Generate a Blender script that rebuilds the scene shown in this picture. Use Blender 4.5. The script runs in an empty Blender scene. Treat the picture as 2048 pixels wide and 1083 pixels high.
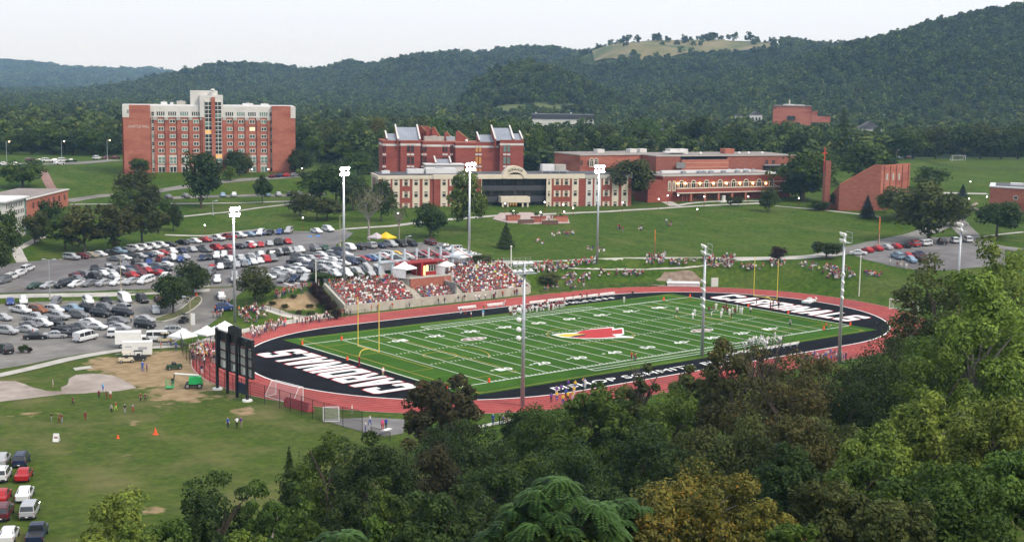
import bpy, bmesh, math, random
import numpy as np
from mathutils import Vector, Matrix
R = math.radians
random.seed(7); rng = np.random.default_rng(7)
scene = bpy.context.scene
COL = scene.collection

# ------------------------------------------------------------------ camera
CAM = np.array([-135.902, -186.895, 51.957])
YAW, PITCH, ROLL, FPX = .894831, -.135317, .0129443, 2756.7
_f = np.array([math.cos(PITCH)*math.cos(YAW), math.cos(PITCH)*math.sin(YAW), math.sin(PITCH)])
_r = np.array([math.sin(YAW), -math.cos(YAW), 0.0]); _u = np.cross(_r, _f)
_r, _u = _r*math.cos(ROLL)+_u*math.sin(ROLL), -_r*math.sin(ROLL)+_u*math.cos(ROLL)
cd = bpy.data.cameras.new('camera'); cam = bpy.data.objects.new('camera', cd); COL.objects.link(cam)
cd.sensor_width = 36; cd.lens = FPX/2048*36; cd.clip_start = .5; cd.clip_end = 20000
cam.matrix_world = Matrix(((_r[0], _u[0], -_f[0], CAM[0]), (_r[1], _u[1], -_f[1], CAM[1]), (_r[2], _u[2], -_f[2], CAM[2]), (0, 0, 0, 1)))
scene.camera = cam

# ------------------------------------------------------------------ world, sun, exposure
SUN_EL, SUN_AZ = 46, 286          # degrees; azimuth of the sun, counter-clockwise from +X
w = bpy.data.worlds.new('World'); scene.world = w; w.use_nodes = True
nt = w.node_tree; nt.nodes.clear()
sky = nt.nodes.new('ShaderNodeTexSky'); sky.sky_type = 'NISHITA'; sky.sun_disc = False
sky.sun_elevation = R(SUN_EL); sky.sun_rotation = R(90-SUN_AZ); sky.air_density = 1.0; sky.dust_density = 4.0; sky.ozone_density = 1.0
b1 = nt.nodes.new('ShaderNodeBackground'); b1.inputs[1].default_value = .07
nt.links.new(sky.outputs[0], b1.inputs[0])
b2 = nt.nodes.new('ShaderNodeBackground'); b2.inputs[0].default_value = (.84, .895, 1.0, 1); b2.inputs[1].default_value = .67   # the high overcast veil
add = nt.nodes.new('ShaderNodeMixShader'); add.inputs[0].default_value = .80
nt.links.new(b1.outputs[0], add.inputs[1]); nt.links.new(b2.outputs[0], add.inputs[2])
wo = nt.nodes.new('ShaderNodeOutputWorld'); nt.links.new(add.outputs[0], wo.inputs[0])
sl = bpy.data.lights.new('sun', 'SUN'); sl.energy = 1.5; sl.angle = R(22); sl.color = (1, .92, .80)
sun = bpy.data.objects.new('sun', sl); COL.objects.link(sun)
_sd = Vector((math.cos(R(SUN_EL))*math.cos(R(SUN_AZ)), math.cos(R(SUN_EL))*math.sin(R(SUN_AZ)), math.sin(R(SUN_EL))))
sun.rotation_euler = _sd.to_track_quat('Z', 'Y').to_euler()
scene.view_settings.view_transform = 'Standard'; scene.view_settings.look = 'None'
scene.view_settings.exposure = 1.0; scene.view_settings.gamma = 1.0; scene.view_settings.use_curve_mapping = False
cy_ = scene.cycles
cy_.use_denoising = True; cy_.max_bounces = 5; cy_.diffuse_bounces = 3; cy_.glossy_bounces = 2; cy_.transmission_bounces = 2
cy_.transparent_max_bounces = 10; cy_.volume_bounces = 2; cy_.caustics_reflective = False; cy_.caustics_refractive = False

# ------------------------------------------------------------------ helpers: materials
MATS = {}
def mat(name, col, col2=None, scale=.5, rough=.8, metal=0.0, spec=.3, emit=0.0, detail=4, stretch=None, lo=.35, hi=.65, alpha=None, transl=0.0, col3=None, scale3=.05):
    """a procedural material: base colour mottled by noise in world space"""
    if name in MATS: return MATS[name]
    m = bpy.data.materials.new(name); m.use_nodes = True; n = m.node_tree; L = n.links
    bs = n.nodes['Principled BSDF']
    bs.inputs['Roughness'].default_value = rough; bs.inputs['Metallic'].default_value = metal
    bs.inputs['Specular IOR Level'].default_value = spec
    c = (*col, 1); bs.inputs['Base Color'].default_value = c
    out = None
    if col2 is not None:
        g = n.nodes.new('ShaderNodeNewGeometry'); v = g.outputs['Position']
        if stretch:
            mp = n.nodes.new('ShaderNodeMapping'); mp.inputs['Scale'].default_value = stretch; L.new(v, mp.inputs[0]); v = mp.outputs[0]
        t = n.nodes.new('ShaderNodeTexNoise'); t.inputs['Scale'].default_value = scale; t.inputs['Detail'].default_value = detail; L.new(v, t.inputs['Vector'])
        r_ = n.nodes.new('ShaderNodeValToRGB'); e = r_.color_ramp.elements
        e[0].position = lo; e[0].color = c; e[1].position = hi; e[1].color = (*col2, 1)
        L.new(t.outputs[0], r_.inputs[0]); out = r_.outputs[0]
        if col3 is not None:
            t3 = n.nodes.new('ShaderNodeTexNoise'); t3.inputs['Scale'].default_value = scale3; t3.inputs['Detail'].default_value = 3; L.new(v, t3.inputs['Vector'])
            r3 = n.nodes.new('ShaderNodeValToRGB'); r3.color_ramp.elements[0].position = .48; r3.color_ramp.elements[1].position = .68
            L.new(t3.outputs[0], r3.inputs[0])
            mx = n.nodes.new('ShaderNodeMix'); mx.data_type = 'RGBA'; L.new(r3.outputs[0], mx.inputs[0]); L.new(out, mx.inputs[6]); mx.inputs[7].default_value = (*col3, 1); out = mx.outputs[2]
        L.new(out, bs.inputs['Base Color'])
    if emit:
        bs.inputs['Emission Color'].default_value = c; bs.inputs['Emission Strength'].default_value = emit
    if alpha is not None or transl:
        o = n.nodes['Material Output']; mix = n.nodes.new('ShaderNodeMixShader')
        if transl:
            tr = n.nodes.new('ShaderNodeBsdfTranslucent'); tr.inputs[0].default_value = c
            if out is not None: L.new(out, tr.inputs[0])
            mix.inputs[0].default_value = transl; L.new(bs.outputs[0], mix.inputs[1]); L.new(tr.outputs[0], mix.inputs[2])
        else:
            tr = n.nodes.new('ShaderNodeBsdfTransparent'); mix.inputs[0].default_value = alpha
            L.new(tr.outputs[0], mix.inputs[1]); L.new(bs.outputs[0], mix.inputs[2])
        L.new(mix.outputs[0], o.inputs[0])
    MATS[name] = m
    return m
def bump(m, scale, strength, dist=.1):
    n = m.node_tree; bs = n.nodes['Principled BSDF']
    g = n.nodes.new('ShaderNodeNewGeometry'); t = n.nodes.new('ShaderNodeTexNoise'); t.inputs['Scale'].default_value = scale; t.inputs['Detail'].default_value = 5
    b = n.nodes.new('ShaderNodeBump'); b.inputs['Strength'].default_value = strength; b.inputs['Distance'].default_value = dist
    n.links.new(g.outputs['Position'], t.inputs['Vector']); n.links.new(t.outputs[0], b.inputs['Height']); n.links.new(b.outputs[0], bs.inputs['Normal'])
    return m

# ------------------------------------------------------------------ helpers: meshes
class MB:
    """collects faces and links them as ONE mesh object"""
    def __init__(s): s.v = []; s.f = []; s.mi = []; s.cur = 0
    def face(s, pts):
        k = len(s.v); s.v.extend([tuple(map(float, p)) for p in pts]); s.f.append(tuple(range(k, k+len(pts)))); s.mi.append(s.cur); return s
    def hexa(s, b, t):
        k = len(s.v); s.v.extend([tuple(map(float, p)) for p in list(b)+list(t)]); n = len(b)
        s.f.append(tuple(k+i for i in reversed(range(n)))); s.f.append(tuple(k+n+i for i in range(n))); s.mi += [s.cur]*2
        for i in range(n):
            j = (i+1) % n; s.f.append((k+i, k+j, k+n+j, k+n+i)); s.mi.append(s.cur)
        return s
    def box(s, x0, x1, y0, y1, z0, z1):
        return s.hexa([(x0, y0, z0), (x1, y0, z0), (x1, y1, z0), (x0, y1, z0)], [(x0, y0, z1), (x1, y0, z1), (x1, y1, z1), (x0, y1, z1)])
    def prism(s, poly, z0, z1): return s.hexa([(x, y, z0) for x, y in poly], [(x, y, z1) for x, y in poly])
    def wallprism(s, poly, y0, y1):   # polygon in x,z extruded along y
        return s.hexa([(x, y0, z) for x, z in reversed(poly)], [(x, y1, z) for x, z in reversed(poly)])
    def tube(s, p, q, r0, r1=None, n=6, cap=True):
        r1 = r0 if r1 is None else r1; p = Vector(p); q = Vector(q); a = (q-p); 
        if a.length < 1e-6: return s
        a.normalize(); x = a.orthogonal().normalized(); y = a.cross(x); k = len(s.v)
        for c, rr in ((p, r0), (q, r1)):
            for i in range(n): t = 2*math.pi*i/n; s.v.append(tuple(c+x*math.cos(t)*rr+y*math.sin(t)*rr))
        for i in range(n): j = (i+1) % n; s.f.append((k+i, k+j, k+n+j, k+n+i)); s.mi.append(s.cur)
        if cap:
            s.f.append(tuple(k+i for i in reversed(range(n)))); s.f.append(tuple(k+n+i for i in range(n))); s.mi += [s.cur]*2
        return s
    def path(s, pts, r, n=6):
        for a, b in zip(pts[:-1], pts[1:]): s.tube(a, b, r, r, n)
        return s
    def lathe(s, prof, c=(0, 0, 0), n=12):
        k = len(s.v)
        for rr, z in prof:
            for i in range(n): t = 2*math.pi*i/n; s.v.append((c[0]+rr*math.cos(t), c[1]+rr*math.sin(t), c[2]+z))
        for a in range(len(prof)-1):
            for i in range(n): j = (i+1) % n; s.f.append((k+a*n+i, k+a*n+j, k+(a+1)*n+j, k+(a+1)*n+i)); s.mi.append(s.cur)
        return s
    def ball(s, c, r, n=8, m=5, sz=1.0):
        return s.lathe([(max(r*math.sin(math.pi*i/m), 1e-3), -r*sz*math.cos(math.pi*i/m)) for i in range(m+1)], c, n)
    def mesh(s, name, mats):
        me = bpy.data.meshes.new(name); me.from_pydata(s.v, [], s.f)
        for m in (mats if isinstance(mats, (list, tuple)) else [mats]): me.materials.append(m)
        if any(s.mi): me.polygons.foreach_set('material_index', s.mi)
        me.update(); return me
    def build(s, name, mats, parent=None, loc=None, rz=0, smooth=False, bev=0):
        me = s.mesh(name, mats)
        if smooth: me.shade_smooth()
        return link(name, me, parent, loc, rz)
def link(name, me, parent=None, loc=None, rz=0):
    o = bpy.data.objects.new(name, me); COL.objects.link(o)
    if parent: o.parent = parent
    if loc is not None: o.location = [float(c) for c in loc]
    if rz: o.rotation_euler[2] = rz
    return o
def tag(o, label, cat, group=None, kind=None):
    o['label'] = label; o['category'] = cat
    if group: o['group'] = group
    if kind: o['kind'] = kind
    return o
def thing(name, label, cat, loc=(0, 0, 0), rz=0, group=None):
    o = bpy.data.objects.new(name, None); COL.objects.link(o); o.empty_display_size = .3
    o.location = [float(c) for c in loc]; o.rotation_euler[2] = rz
    return tag(o, label, cat, group)
def struct(o, label=None):
    o['kind'] = 'structure'
    if label: o['label'] = label
    return o
def copy_tree(o, parent=None):
    c = o.copy(); COL.objects.link(c); c.parent = parent
    for ch in KIDS.get(o.name) or o.children: copy_tree(ch, c)
    return c
KIDS = {}
_shop = bpy.data.scenes.new('workshop')
def baked(o):
    """the evaluated mesh of a helper object, worked out in a scratch scene"""
    _shop.collection.objects.link(o); vl = _shop.view_layers[0]; vl.update(); me = bpy.data.meshes.new_from_object(o.evaluated_get(vl.depsgraph)); bpy.data.objects.remove(o); return me
def text_mesh(txt, size, spacing=1.0, shear=0.0, offset=0.0):
    cu = bpy.data.curves.new('lettering', 'FONT'); cu.body = txt; cu.size = size; cu.align_x = 'CENTER'; cu.align_y = 'CENTER'
    cu.space_character = spacing; cu.shear = shear; cu.offset = offset; cu.resolution_u = 3
    me = baked(bpy.data.objects.new('lettering', cu)); bpy.data.curves.remove(cu)
    me.materials.clear()
    return me
ORD = ['', 'first', 'second', 'third', 'fourth', 'fifth', 'sixth', 'seventh', 'eighth', 'ninth', 'tenth', 'eleventh', 'twelfth', 'thirteenth', 'fourteenth', 'fifteenth', 'sixteenth', 'seventeenth', 'eighteenth', 'nineteenth', 'twentieth', 'twenty-first', 'twenty-second', 'twenty-third', 'twenty-fourth', 'twenty-fifth', 'twenty-sixth', 'twenty-seventh', 'twenty-eighth', 'twenty-ninth', 'thirtieth']
# ------------------------------------------------------------------ the lie of the land
def view_ray(x, y): return _f+_r*(x-1024)/FPX-_u*(y-541.5)/FPX
def at_z(x, y, z=0.0):
    d = view_ray(x, y); return CAM+d*(z-CAM[2])/d[2]
_dh = np.array([math.cos(YAW), math.sin(YAW)]); _lh = np.array([math.sin(YAW), -math.cos(YAW)])
def to_dl(x, y):
    dx = x-CAM[0]; dy = y-CAM[1]; return dx*_dh[0]+dy*_dh[1], dx*_lh[0]+dy*_lh[1]
def from_dl(d, l): return CAM[0]+_dh[0]*d+_lh[0]*l, CAM[1]+_dh[1]*d+_lh[1]*l
def sstep(a, b, x):
    t = np.clip((x-a)/(b-a), 0, 1); return t*t*(3-2*t)
# surveyed spot heights (metres above the playing field)
SPOTS = [(20, 700, 0), (150, 690, .2), (300, 690, .1), (100, 640, .6), (300, 620, 1.0), (20, 600, 1.2), (200, 597, 1.5), (330, 596, 1.9), (440, 600, 1.4), (470, 645, .3),
 (0, 545, 2.6), (120, 575, 2.4), (250, 572, 2.9), (150, 520, 4.0), (330, 545, 4.0), (340, 493, 5.4), (440, 560, 4.4), (440, 470, 7.0), (530, 500, 6.6), (560, 565, 5.6),
 (520, 458, 7.6), (600, 460, 8.6), (690, 462, 9.0), (640, 555, 6.4), (722, 500, 8.0), (760, 545, 6.7), (880, 540, 6.7), (880, 487, 8.0), (950, 515, 6.8), (1000, 530, 6.6),
 (1100, 526, 6.0), (1194, 524, 6.0), (1400, 521, 6.0), (1560, 517, 6.2), (1650, 512, 6.6), (1700, 506, 7.0), (1800, 520, 7.0), (1860, 480, 8.2), (1910, 445, 9.6), (1960, 500, 8.0),
 (700, 430, 10.2), (800, 424, 10.9), (900, 450, 9.8), (985, 428, 11), (1050, 440, 10.3), (1260, 414, 11), (1200, 470, 8.2), (1400, 470, 7.8), (1550, 460, 8.4), (1650, 470, 8.2), (1750, 440, 9.8),
 (1310, 403, 11.6), (1400, 402, 11.8), (1550, 400, 11.8), (1690, 418, 11), (1760, 434, 10.4), (1840, 420, 11), (1960, 410, 11.4), (2030, 440, 11), (1900, 395, 12.5), (2048, 360, 15), (1840, 345, 16.4), (1960, 330, 17.5), (1850, 316, 17.5), (2048, 318, 18),
 (310, 347, 16), (560, 346, 16), (240, 326, 16.6), (100, 325, 17), (10, 330, 17), (200, 350, 15.2), (150, 393, 11.4), (250, 388, 11.8), (330, 375, 13), (330, 396, 11.6), (420, 370, 13.4), (480, 392, 11.8), (570, 392, 11.8), (560, 358, 14.9), (620, 330, 15.5),
 (140, 430, 9), (30, 470, 7.4), (200, 430, 8.9), (350, 430, 9.2), (450, 430, 9.4), (560, 430, 9.9), (40, 505, 4.9), (640, 420, 10.4), (850, 335, 13), (1100, 330, 13.5), (1400, 330, 13.5)]
FIXED = [(-60, 0, 0), (-60, 60, 0), (-100, 0, 0), (-100, 60, 0), (-40, -40, 0), (-80, -60, 0), (-120, -40, 0), (-34, 24, 0), (0, -40, 0), (60, -40, 0), (110, -40, 0), (150, -30, 1), (55, -25, 0), (-70, 30, 0), (165, 20, 4), (190, -40, 5), (-150, 60, 0), (-100, 120, 1), (-140, 160, 3), (-200, 0, 0), (-90, 250, 6), (-100, 400, 14), (0, 480, 16), (150, 480, 15), (300, 350, 14), (420, 250, 16), (520, 120, 19), (400, -40, 14), (300, -100, 8), (500, 400, 14), (0, 650, 15), (250, 600, 14), (650, 300, 16), (-20, -90, 0), (-140, -90, 0), (300, 20, 10.5)]
_pts = [tuple(at_z(a, b, c)[:2])+(c,) for a, b, c in SPOTS]+FIXED
_cp = np.array(_pts, float); _S = 100.0
def _U(r2): return np.where(r2 > 1e-12, .5*r2*np.log(np.maximum(r2, 1e-12)), 0)
_n = len(_cp); _A = np.zeros((_n+3, _n+3)); _xy = _cp[:, :2]/_S
_A[:_n, :_n] = _U(((_xy[:, None]-_xy[None])**2).sum(-1))+np.eye(_n)*.004
_A[:_n, _n] = 1; _A[:_n, _n+1:] = _xy; _A[_n, :_n] = 1; _A[_n+1:, :_n] = _xy.T
_W = np.linalg.solve(_A, np.concatenate([_cp[:, 2], [0, 0, 0]]))
def spline(x, y):
    q = np.stack([x, y], -1)/_S; out = np.empty(len(x))
    for i in range(0, len(x), 20000):
        qq = q[i:i+20000]; out[i:i+20000] = _U(((qq[:, None]-_xy[None])**2).sum(-1))@_W[:_n]+_W[_n]+qq@_W[_n+1:]
    return out
def oval_dist(x, y):
    cx = np.clip(x, 17.9, 91.9); return np.hypot(x-cx, y-24.384)
# ridges: (distance, half depth, [(photo column, skyline row)], tree height)
RIDGES = [(5200, 900, [(-700, 130), (-200, 118), (0, 122), (60, 128), (150, 140), (250, 139), (300, 146), (370, 154), (450, 165), (600, 150), (900, 150), (1200, 158), (2048, 160), (2700, 160)], 12),
 (2700, 620, [(-600, 215), (0, 215), (230, 196), (310, 170), (380, 146), (470, 127), (530, 128), (600, 136), (640, 139), (700, 124), (740, 131), (800, 117), (850, 106), (900, 102), (960, 106), (1010, 98), (1100, 95), (1150, 103), (1250, 112), (1500, 130), (2048, 130), (2700, 130)], 15),
 (2100, 380, [(900, 232), (1040, 175), (1100, 128), (1150, 104), (1200, 84), (1240, 76), (1300, 70), (1400, 68), (1500, 70), (1560, 78), (1640, 88), (1750, 92), (2048, 95), (2700, 100)], 10),
 (1400, 190, [(700, 260), (820, 248), (880, 222), (920, 192), (950, 150), (1000, 126), (1040, 117), (1080, 121), (1130, 136), (1170, 156), (1230, 180), (1300, 215), (1400, 250)], 15),
 (1560, 330, [(1050, 240), (1150, 196), (1250, 176), (1330, 166), (1400, 160), (1480, 143), (1560, 120), (1640, 99), (1700, 78), (1800, 60), (1880, 38), (1950, 20), (2048, 0), (2200, -30), (2700, -60)], 15)]
def ridge_h(k, d, l):
    D, hw, prof, th = RIDGES[k]
    col = 1024+FPX*l/np.maximum(d, 50)      # the ridge line is spread over its own range of bearings
    xs = np.array([p[0] for p in prof], float); hs = np.array([CAM[2]+D*(166.1+(p[0]-1024)*.01295-p[1])/FPX-th for p in prof])
    xs = (xs-1024)/FPX*D
    h = np.interp(l, xs, hs, left=hs[0], right=hs[-1])
    t = (d-D)/hw
    return np.where(t < 0, (h-12)*np.exp(-1.15*t*t), (h-12)*np.exp(-.35*t*t))+12
_vn = rng.uniform(-1, 1, (64, 64))
def vnoise(x, y):
    xi = np.floor(x).astype(int); yi = np.floor(y).astype(int); fx = x-xi; fy = y-yi
    fx = fx*fx*(3-2*fx); fy = fy*fy*(3-2*fy); g = lambda a, b: _vn[a % 64, b % 64]
    return (g(xi, yi)*(1-fx)+g(xi+1, yi)*fx)*(1-fy)+(g(xi, yi+1)*(1-fx)+g(xi+1, yi+1)*fx)*fy
def height(x, y, nearhill=True):
    x = np.atleast_1d(np.asarray(x, float)); y = np.atleast_1d(np.asarray(y, float))
    d, l = to_dl(x, y)
    z = spline(np.clip(x, -350, 800), np.clip(y, -300, 750))
    far = sstep(640, 860, d); 
    z = z*(1-far)+far*(13+1.5*vnoise(x/180, y/180))
    off = sstep(150, 420, np.abs(l-.0*d)-d*.42)   # well outside the picture the land is plain valley
    z = z*(1-off)+off*(4+8*sstep(0, 600, d))
    s = sstep(48.8, 59, oval_dist(x, y)); z = z*s
    z = z+sstep(49, 80, oval_dist(x, y))*(.12*vnoise(x/9, y/9)+.05*vnoise(x/3.3, y/3.3))*(1-far)
    st = sstep(25.2, 26.4, x)*sstep(80.8, 79.9, x)*sstep(73.6, 74.6, y)*sstep(88.6, 87.0, y)   # cut away under the stands
    z = z*(1-st)+st*np.minimum(z, np.maximum(-.2, (y-77)*.36-.6))
    hh = np.full_like(z, -50.0)
    for k in range(len(RIDGES)):
        hk = ridge_h(k, d, l)
        amp = np.minimum(20, np.maximum(hk-14, 0)*.24)
        amp = amp*(1.15-np.exp(-4*((d-RIDGES[k][0])/RIDGES[k][1])**2)); amp = amp*1.3
        hh = np.maximum(hh, hk+amp*(vnoise(x/150+k*7, y/150)+.5*vnoise(x/60, y/60+k*5))-amp*.15)
    z = np.maximum(z, np.where(d > 800, hh, -50))
    if nearhill:
        d0 = 118+55*sstep(-25, 55, l)-34*sstep(-15, -45, l); zc = 44+4*sstep(0, 60, l)
        dd = np.hypot(d, .55*np.minimum(l, 0))
        hz = np.where(d > 0, zc*(1-np.clip(dd/d0, 0, 1))**1.0, zc)
        hz = hz*sstep(-160, -70, l)
        keep = sstep(50, 75, oval_dist(x, y))
        z = np.maximum(z, hz*keep)
    return z
def hz1(x, y): return float(height(x, y)[0])
_ts = np.concatenate([np.arange(150, 700, 2.0), np.arange(700, 6500, 12.0)])
_gd = np.arange(90.0, 720.0, 2.0); _gl = np.arange(-330.0, 330.0, 2.0)
_gX, _gY = from_dl(*[q.ravel() for q in np.meshgrid(_gd, _gl, indexing='ij')]); _gH = height(_gX, _gY, False).reshape(len(_gd), len(_gl))
def quick(x, y):
    d, l = to_dl(x, y); a = np.clip((d-90)/2, 0, len(_gd)-1.01); b = np.clip((l+330)/2, 0, len(_gl)-1.01); i = a.astype(int); j = b.astype(int); a = a-i; b = b-j
    return (_gH[i, j]*(1-a)+_gH[i+1, j]*a)*(1-b)+(_gH[i, j+1]*(1-a)+_gH[i+1, j+1]*a)*b
def P(px, py, tmin=150):
    """the point of the ground seen at a photo position"""
    d = view_ray(px, py)
    if tmin < 600:
        t_ = np.arange(tmin, 690, 1.0); q = CAM[None]+d[None]*t_[:, None]; df = q[:, 2]-quick(q[:, 0], q[:, 1]); u_ = np.where(df < 0)[0]
        if len(u_) and u_[0] > 0:
            i = u_[0]; t = t_[i-1]+df[i-1]/(df[i-1]-df[i]); p = CAM+d*t; return Vector((p[0], p[1], float(quick(p[:1], p[1:2])[0])))
    pts = CAM[None]+d[None]*_ts[:, None]
    g = height(pts[:, 0], pts[:, 1], False); under = np.where((pts[:, 2] < g) & (_ts >= tmin))[0]
    i = under[0] if len(under) else len(_ts)-1
    a, b = _ts[max(i-1, 0)], _ts[i]
    for _ in range(14):
        m = (a+b)/2; p = CAM+d*m
        if p[2] < height(p[0], p[1], False)[0]: b = m
        else: a = m
    p = CAM+d*b; return Vector((p[0], p[1], height(p[0], p[1], False)[0]))
def px_per_m(p): return FPX/float((np.array(p)-CAM)@_f)
def height_to(p, py):
    """how tall a thing standing at p must be to reach photo row py"""
    lo, hi = 0, 150
    for _ in range(40):
        m = (lo+hi)/2; q = np.array([p[0], p[1], p[2]+m])-CAM
        if 541.5-FPX*(q@_u)/(q@_f) > py: lo = m
        else: hi = m
    return lo
def mono(segs):
    out = [segs[0][0]]
    for a, b, st, gr in segs:
        s = st
        while out[-1] < b: out.append(out[-1]+s); s *= gr
    return np.array(out)
_dax = np.concatenate([-mono([(0, 500, 12, 1.15)])[::-1][:-1], mono([(0, 620, 2.6, 1.0), (620, 1100, 4, 1.01), (1100, 2800, 14, 1.0), (2800, 7500, 16, 1.05)])])
_lp = mono([(0, 210, 2.6, 1.0), (210, 420, 4, 1.04), (420, 1100, 14, 1.0), (1100, 5200, 18, 1.07)])
_lax = np.concatenate([-_lp[::-1][:-1], _lp])
DD, LL = np.meshgrid(_dax, _lax, indexing='ij')
GX, GY = from_dl(DD.ravel(), LL.ravel()); GZ = height(GX, GY)
nd, nl = DD.shape
_i = (np.arange(nd-1)[:, None]*nl+np.arange(nl-1)[None]).ravel()
gm = bpy.data.meshes.new('ground'); gm.from_pydata(np.stack([GX, GY, GZ], -1).tolist(), [], np.stack([_i, _i+1, _i+nl+1, _i+nl], -1)[:, ::-1].tolist())
gm.shade_smooth()
# worn earth: an attribute painted from named patches (photo outline -> ground), broken up by noise in the material
DIRT = [((300, 745), 95, 34, 1.0), ((395, 745), 50, 42, 1.0), ((230, 728), 70, 18, .95), ((340, 715), 60, 18, .95), ((360, 788), 70, 20, .85), ((450, 792), 50, 9, .6), ((490, 822), 30, 14, .85), ((60, 828), 90, 9, .55), ((270, 845), 60, 12, .5), ((330, 815), 60, 10, .5), ((310, 1018), 40, 10, .9), ((600, 600), 46, 22, 1.0), ((560, 606), 36, 14, 1.0), ((1600, 545), 30, 8, .6), ((1345, 545), 42, 14, 0.0), ((1665, 506), 30, 8, .55), ((130, 1030), 22, 8, .5), ((700, 845), 60, 10, .3), ((1010, 870), 30, 12, .4), ((30, 870), 60, 8, .3), ((250, 905), 80, 14, .35), ((340, 960), 60, 14, .3)]
dirt = np.zeros(len(GX))
for (px, py), rx, ry, a in DIRT:
    p = P(px, py); e1 = P(px+rx, py); e2 = P(px, py+ry)
    ax = np.array([e1.x-p.x, e1.y-p.y]); ay = np.array([e2.x-p.x, e2.y-p.y])
    Mi = np.linalg.inv(np.stack([ax, ay], 1)+np.eye(2)*1e-6); q = np.stack([GX-p.x, GY-p.y], -1)@Mi.T
    dirt = np.maximum(dirt, a*np.clip(1.35-np.hypot(q[:, 0], q[:, 1]), 0, 1)**.7)
at = gm.attributes.new('dirt', 'FLOAT', 'POINT'); at.data.foreach_set('value', dirt.astype(np.float32))
far_a = gm.attributes.new('wild', 'FLOAT', 'POINT'); _d0, _l0 = to_dl(GX, GY)
far_a.data.foreach_set('value', np.maximum(sstep(640, 760, _d0), 0).astype(np.float32))
dr = gm.attributes.new('parched', 'FLOAT', 'POINT'); dr.data.foreach_set('value', np.where((GX < -18) & (GY < 75), 1.0, .28).astype(np.float32))
def ground_material():
    m = bpy.data.materials.new('grass'); m.use_nodes = True; n = m.node_tree; L = n.links; bs = n.nodes['Principled BSDF']
    bs.inputs['Roughness'].default_value = .9; bs.inputs['Specular IOR Level'].default_value = .04
    g = n.nodes.new('ShaderNodeNewGeometry')
    def noise(sc, det=4, stretch=None):
        t = n.nodes.new('ShaderNodeTexNoise'); t.inputs['Scale'].default_value = sc; t.inputs['Detail'].default_value = det
        if stretch:
            mp = n.nodes.new('ShaderNodeMapping'); mp.inputs['Rotation'].default_value = (0, 0, stretch[0]); mp.inputs['Scale'].default_value = stretch[1]
            L.new(g.outputs['Position'], mp.inputs[0]); L.new(mp.outputs[0], t.inputs['Vector'])
        else: L.new(g.outputs['Position'], t.inputs['Vector'])
        return t.outputs[0]
    def ramp(v, a, b, c0, c1):
        r_ = n.nodes.new('ShaderNodeValToRGB'); e = r_.color_ramp.elements; e[0].position = a; e[1].position = b; e[0].color = (*c0, 1); e[1].color = (*c1, 1); L.new(v, r_.inputs[0]); return r_.outputs[0]
    def mix(f, a, b):
        x = n.nodes.new('ShaderNodeMix'); x.data_type = 'RGBA'
        for s, k in ((f, 0), (a, 6), (b, 7)):
            if isinstance(s, (tuple, float)): x.inputs[k].default_value = s if isinstance(s, float) else (*s, 1)
            else: L.new(s, x.inputs[k])
        return x.outputs[2]
    def math_(op, a, b):
        x = n.nodes.new('ShaderNodeMath'); x.operation = op
        for s, k in ((a, 0), (b, 1)):
            if isinstance(s, (float, int)): x.inputs[k].default_value = s
            else: L.new(s, x.inputs[k])
        return x.outputs[0]
    base = ramp(noise(.05, 6), .34, .66, (.028, .074, .006), (.064, .114, .012))
    fine = ramp(noise(.9, 6), .38, .66, (.017, .046, .004), (.09, .128, .017))
    mid = ramp(noise(.3, 5), .4, .62, (.025, .058, .005), (.086, .124, .017)); col = mix(.5, mix(.4, base, mid), fine)
    streak = ramp(noise(.16, 5, (YAW, (1.0, .22, 1))), .52, .72, (0, 0, 0), (1, 1, 1))
    col = mix(math_('MULTIPLY', streak, .36), col, (.14, .15, .042))
    dry = ramp(noise(.07, 7), .50, .72, (0, 0, 0), (1, 1, 1)); pa_ = n.nodes.new('ShaderNodeAttribute'); pa_.attribute_name = 'parched'; col = mix(math_('MULTIPLY', math_('MULTIPLY', dry, .8), pa_.outputs['Fac']), col, (.185, .155, .072)); col = mix(math_('MULTIPLY', math_('MULTIPLY', ramp(noise(.25, 6), .35, .65, (.25, .25, .25), (1, 1, 1)), .42), math_('SUBTRACT', pa_.outputs['Fac'], .28)), col, (.115, .10, .042))
    # mowing stripes
    mp = n.nodes.new('ShaderNodeMapping'); mp.inputs['Rotation'].default_value = (0, 0, .32); L.new(g.outputs['Position'], mp.inputs[0])
    wv = n.nodes.new('ShaderNodeTexWave'); wv.bands_direction = 'Y'; wv.inputs['Scale'].default_value = .085; wv.inputs['Distortion'].default_value = .6; wv.inputs['Detail'].default_value = 2; L.new(mp.outputs[0], wv.inputs['Vector'])
    col = mix(math_('MULTIPLY', wv.outputs['Fac'], .16), col, (.03, .062, .015))
    a = n.nodes.new('ShaderNodeAttribute'); a.attribute_name = 'dirt'
    msk = ramp(math_('ADD', a.outputs['Fac'], math_('MULTIPLY', math_('SUBTRACT', noise(.45, 7), .5), 1.1)), .48, .68, (0, 0, 0), (1, 1, 1))
    earth = ramp(noise(.5, 6), .3, .7, (.22, .15, .085), (.36, .26, .16))
    col = mix(math_('MULTIPLY', msk, .9), col, earth)
    wl = n.nodes.new('ShaderNodeAttribute'); wl.attribute_name = 'wild'
    wc = ramp(noise(.02, 4), .4, .6, (.03, .05, .014), (.06, .085, .022)); col = mix(wl.outputs['Fac'], col, wc)
    L.new(col, bs.inputs['Base Color'])
    b = n.nodes.new('ShaderNodeBump'); b.inputs['Strength'].default_value = .55; b.inputs['Distance'].default_value = .25; L.new(noise(1.6, 6), b.inputs['Height']); L.new(b.outputs[0], bs.inputs['Normal'])
    return m
gm.materials.append(ground_material())
ground = struct(link('ground', gm), 'mown grass land rising from the playing field to the wooded hills')

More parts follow.
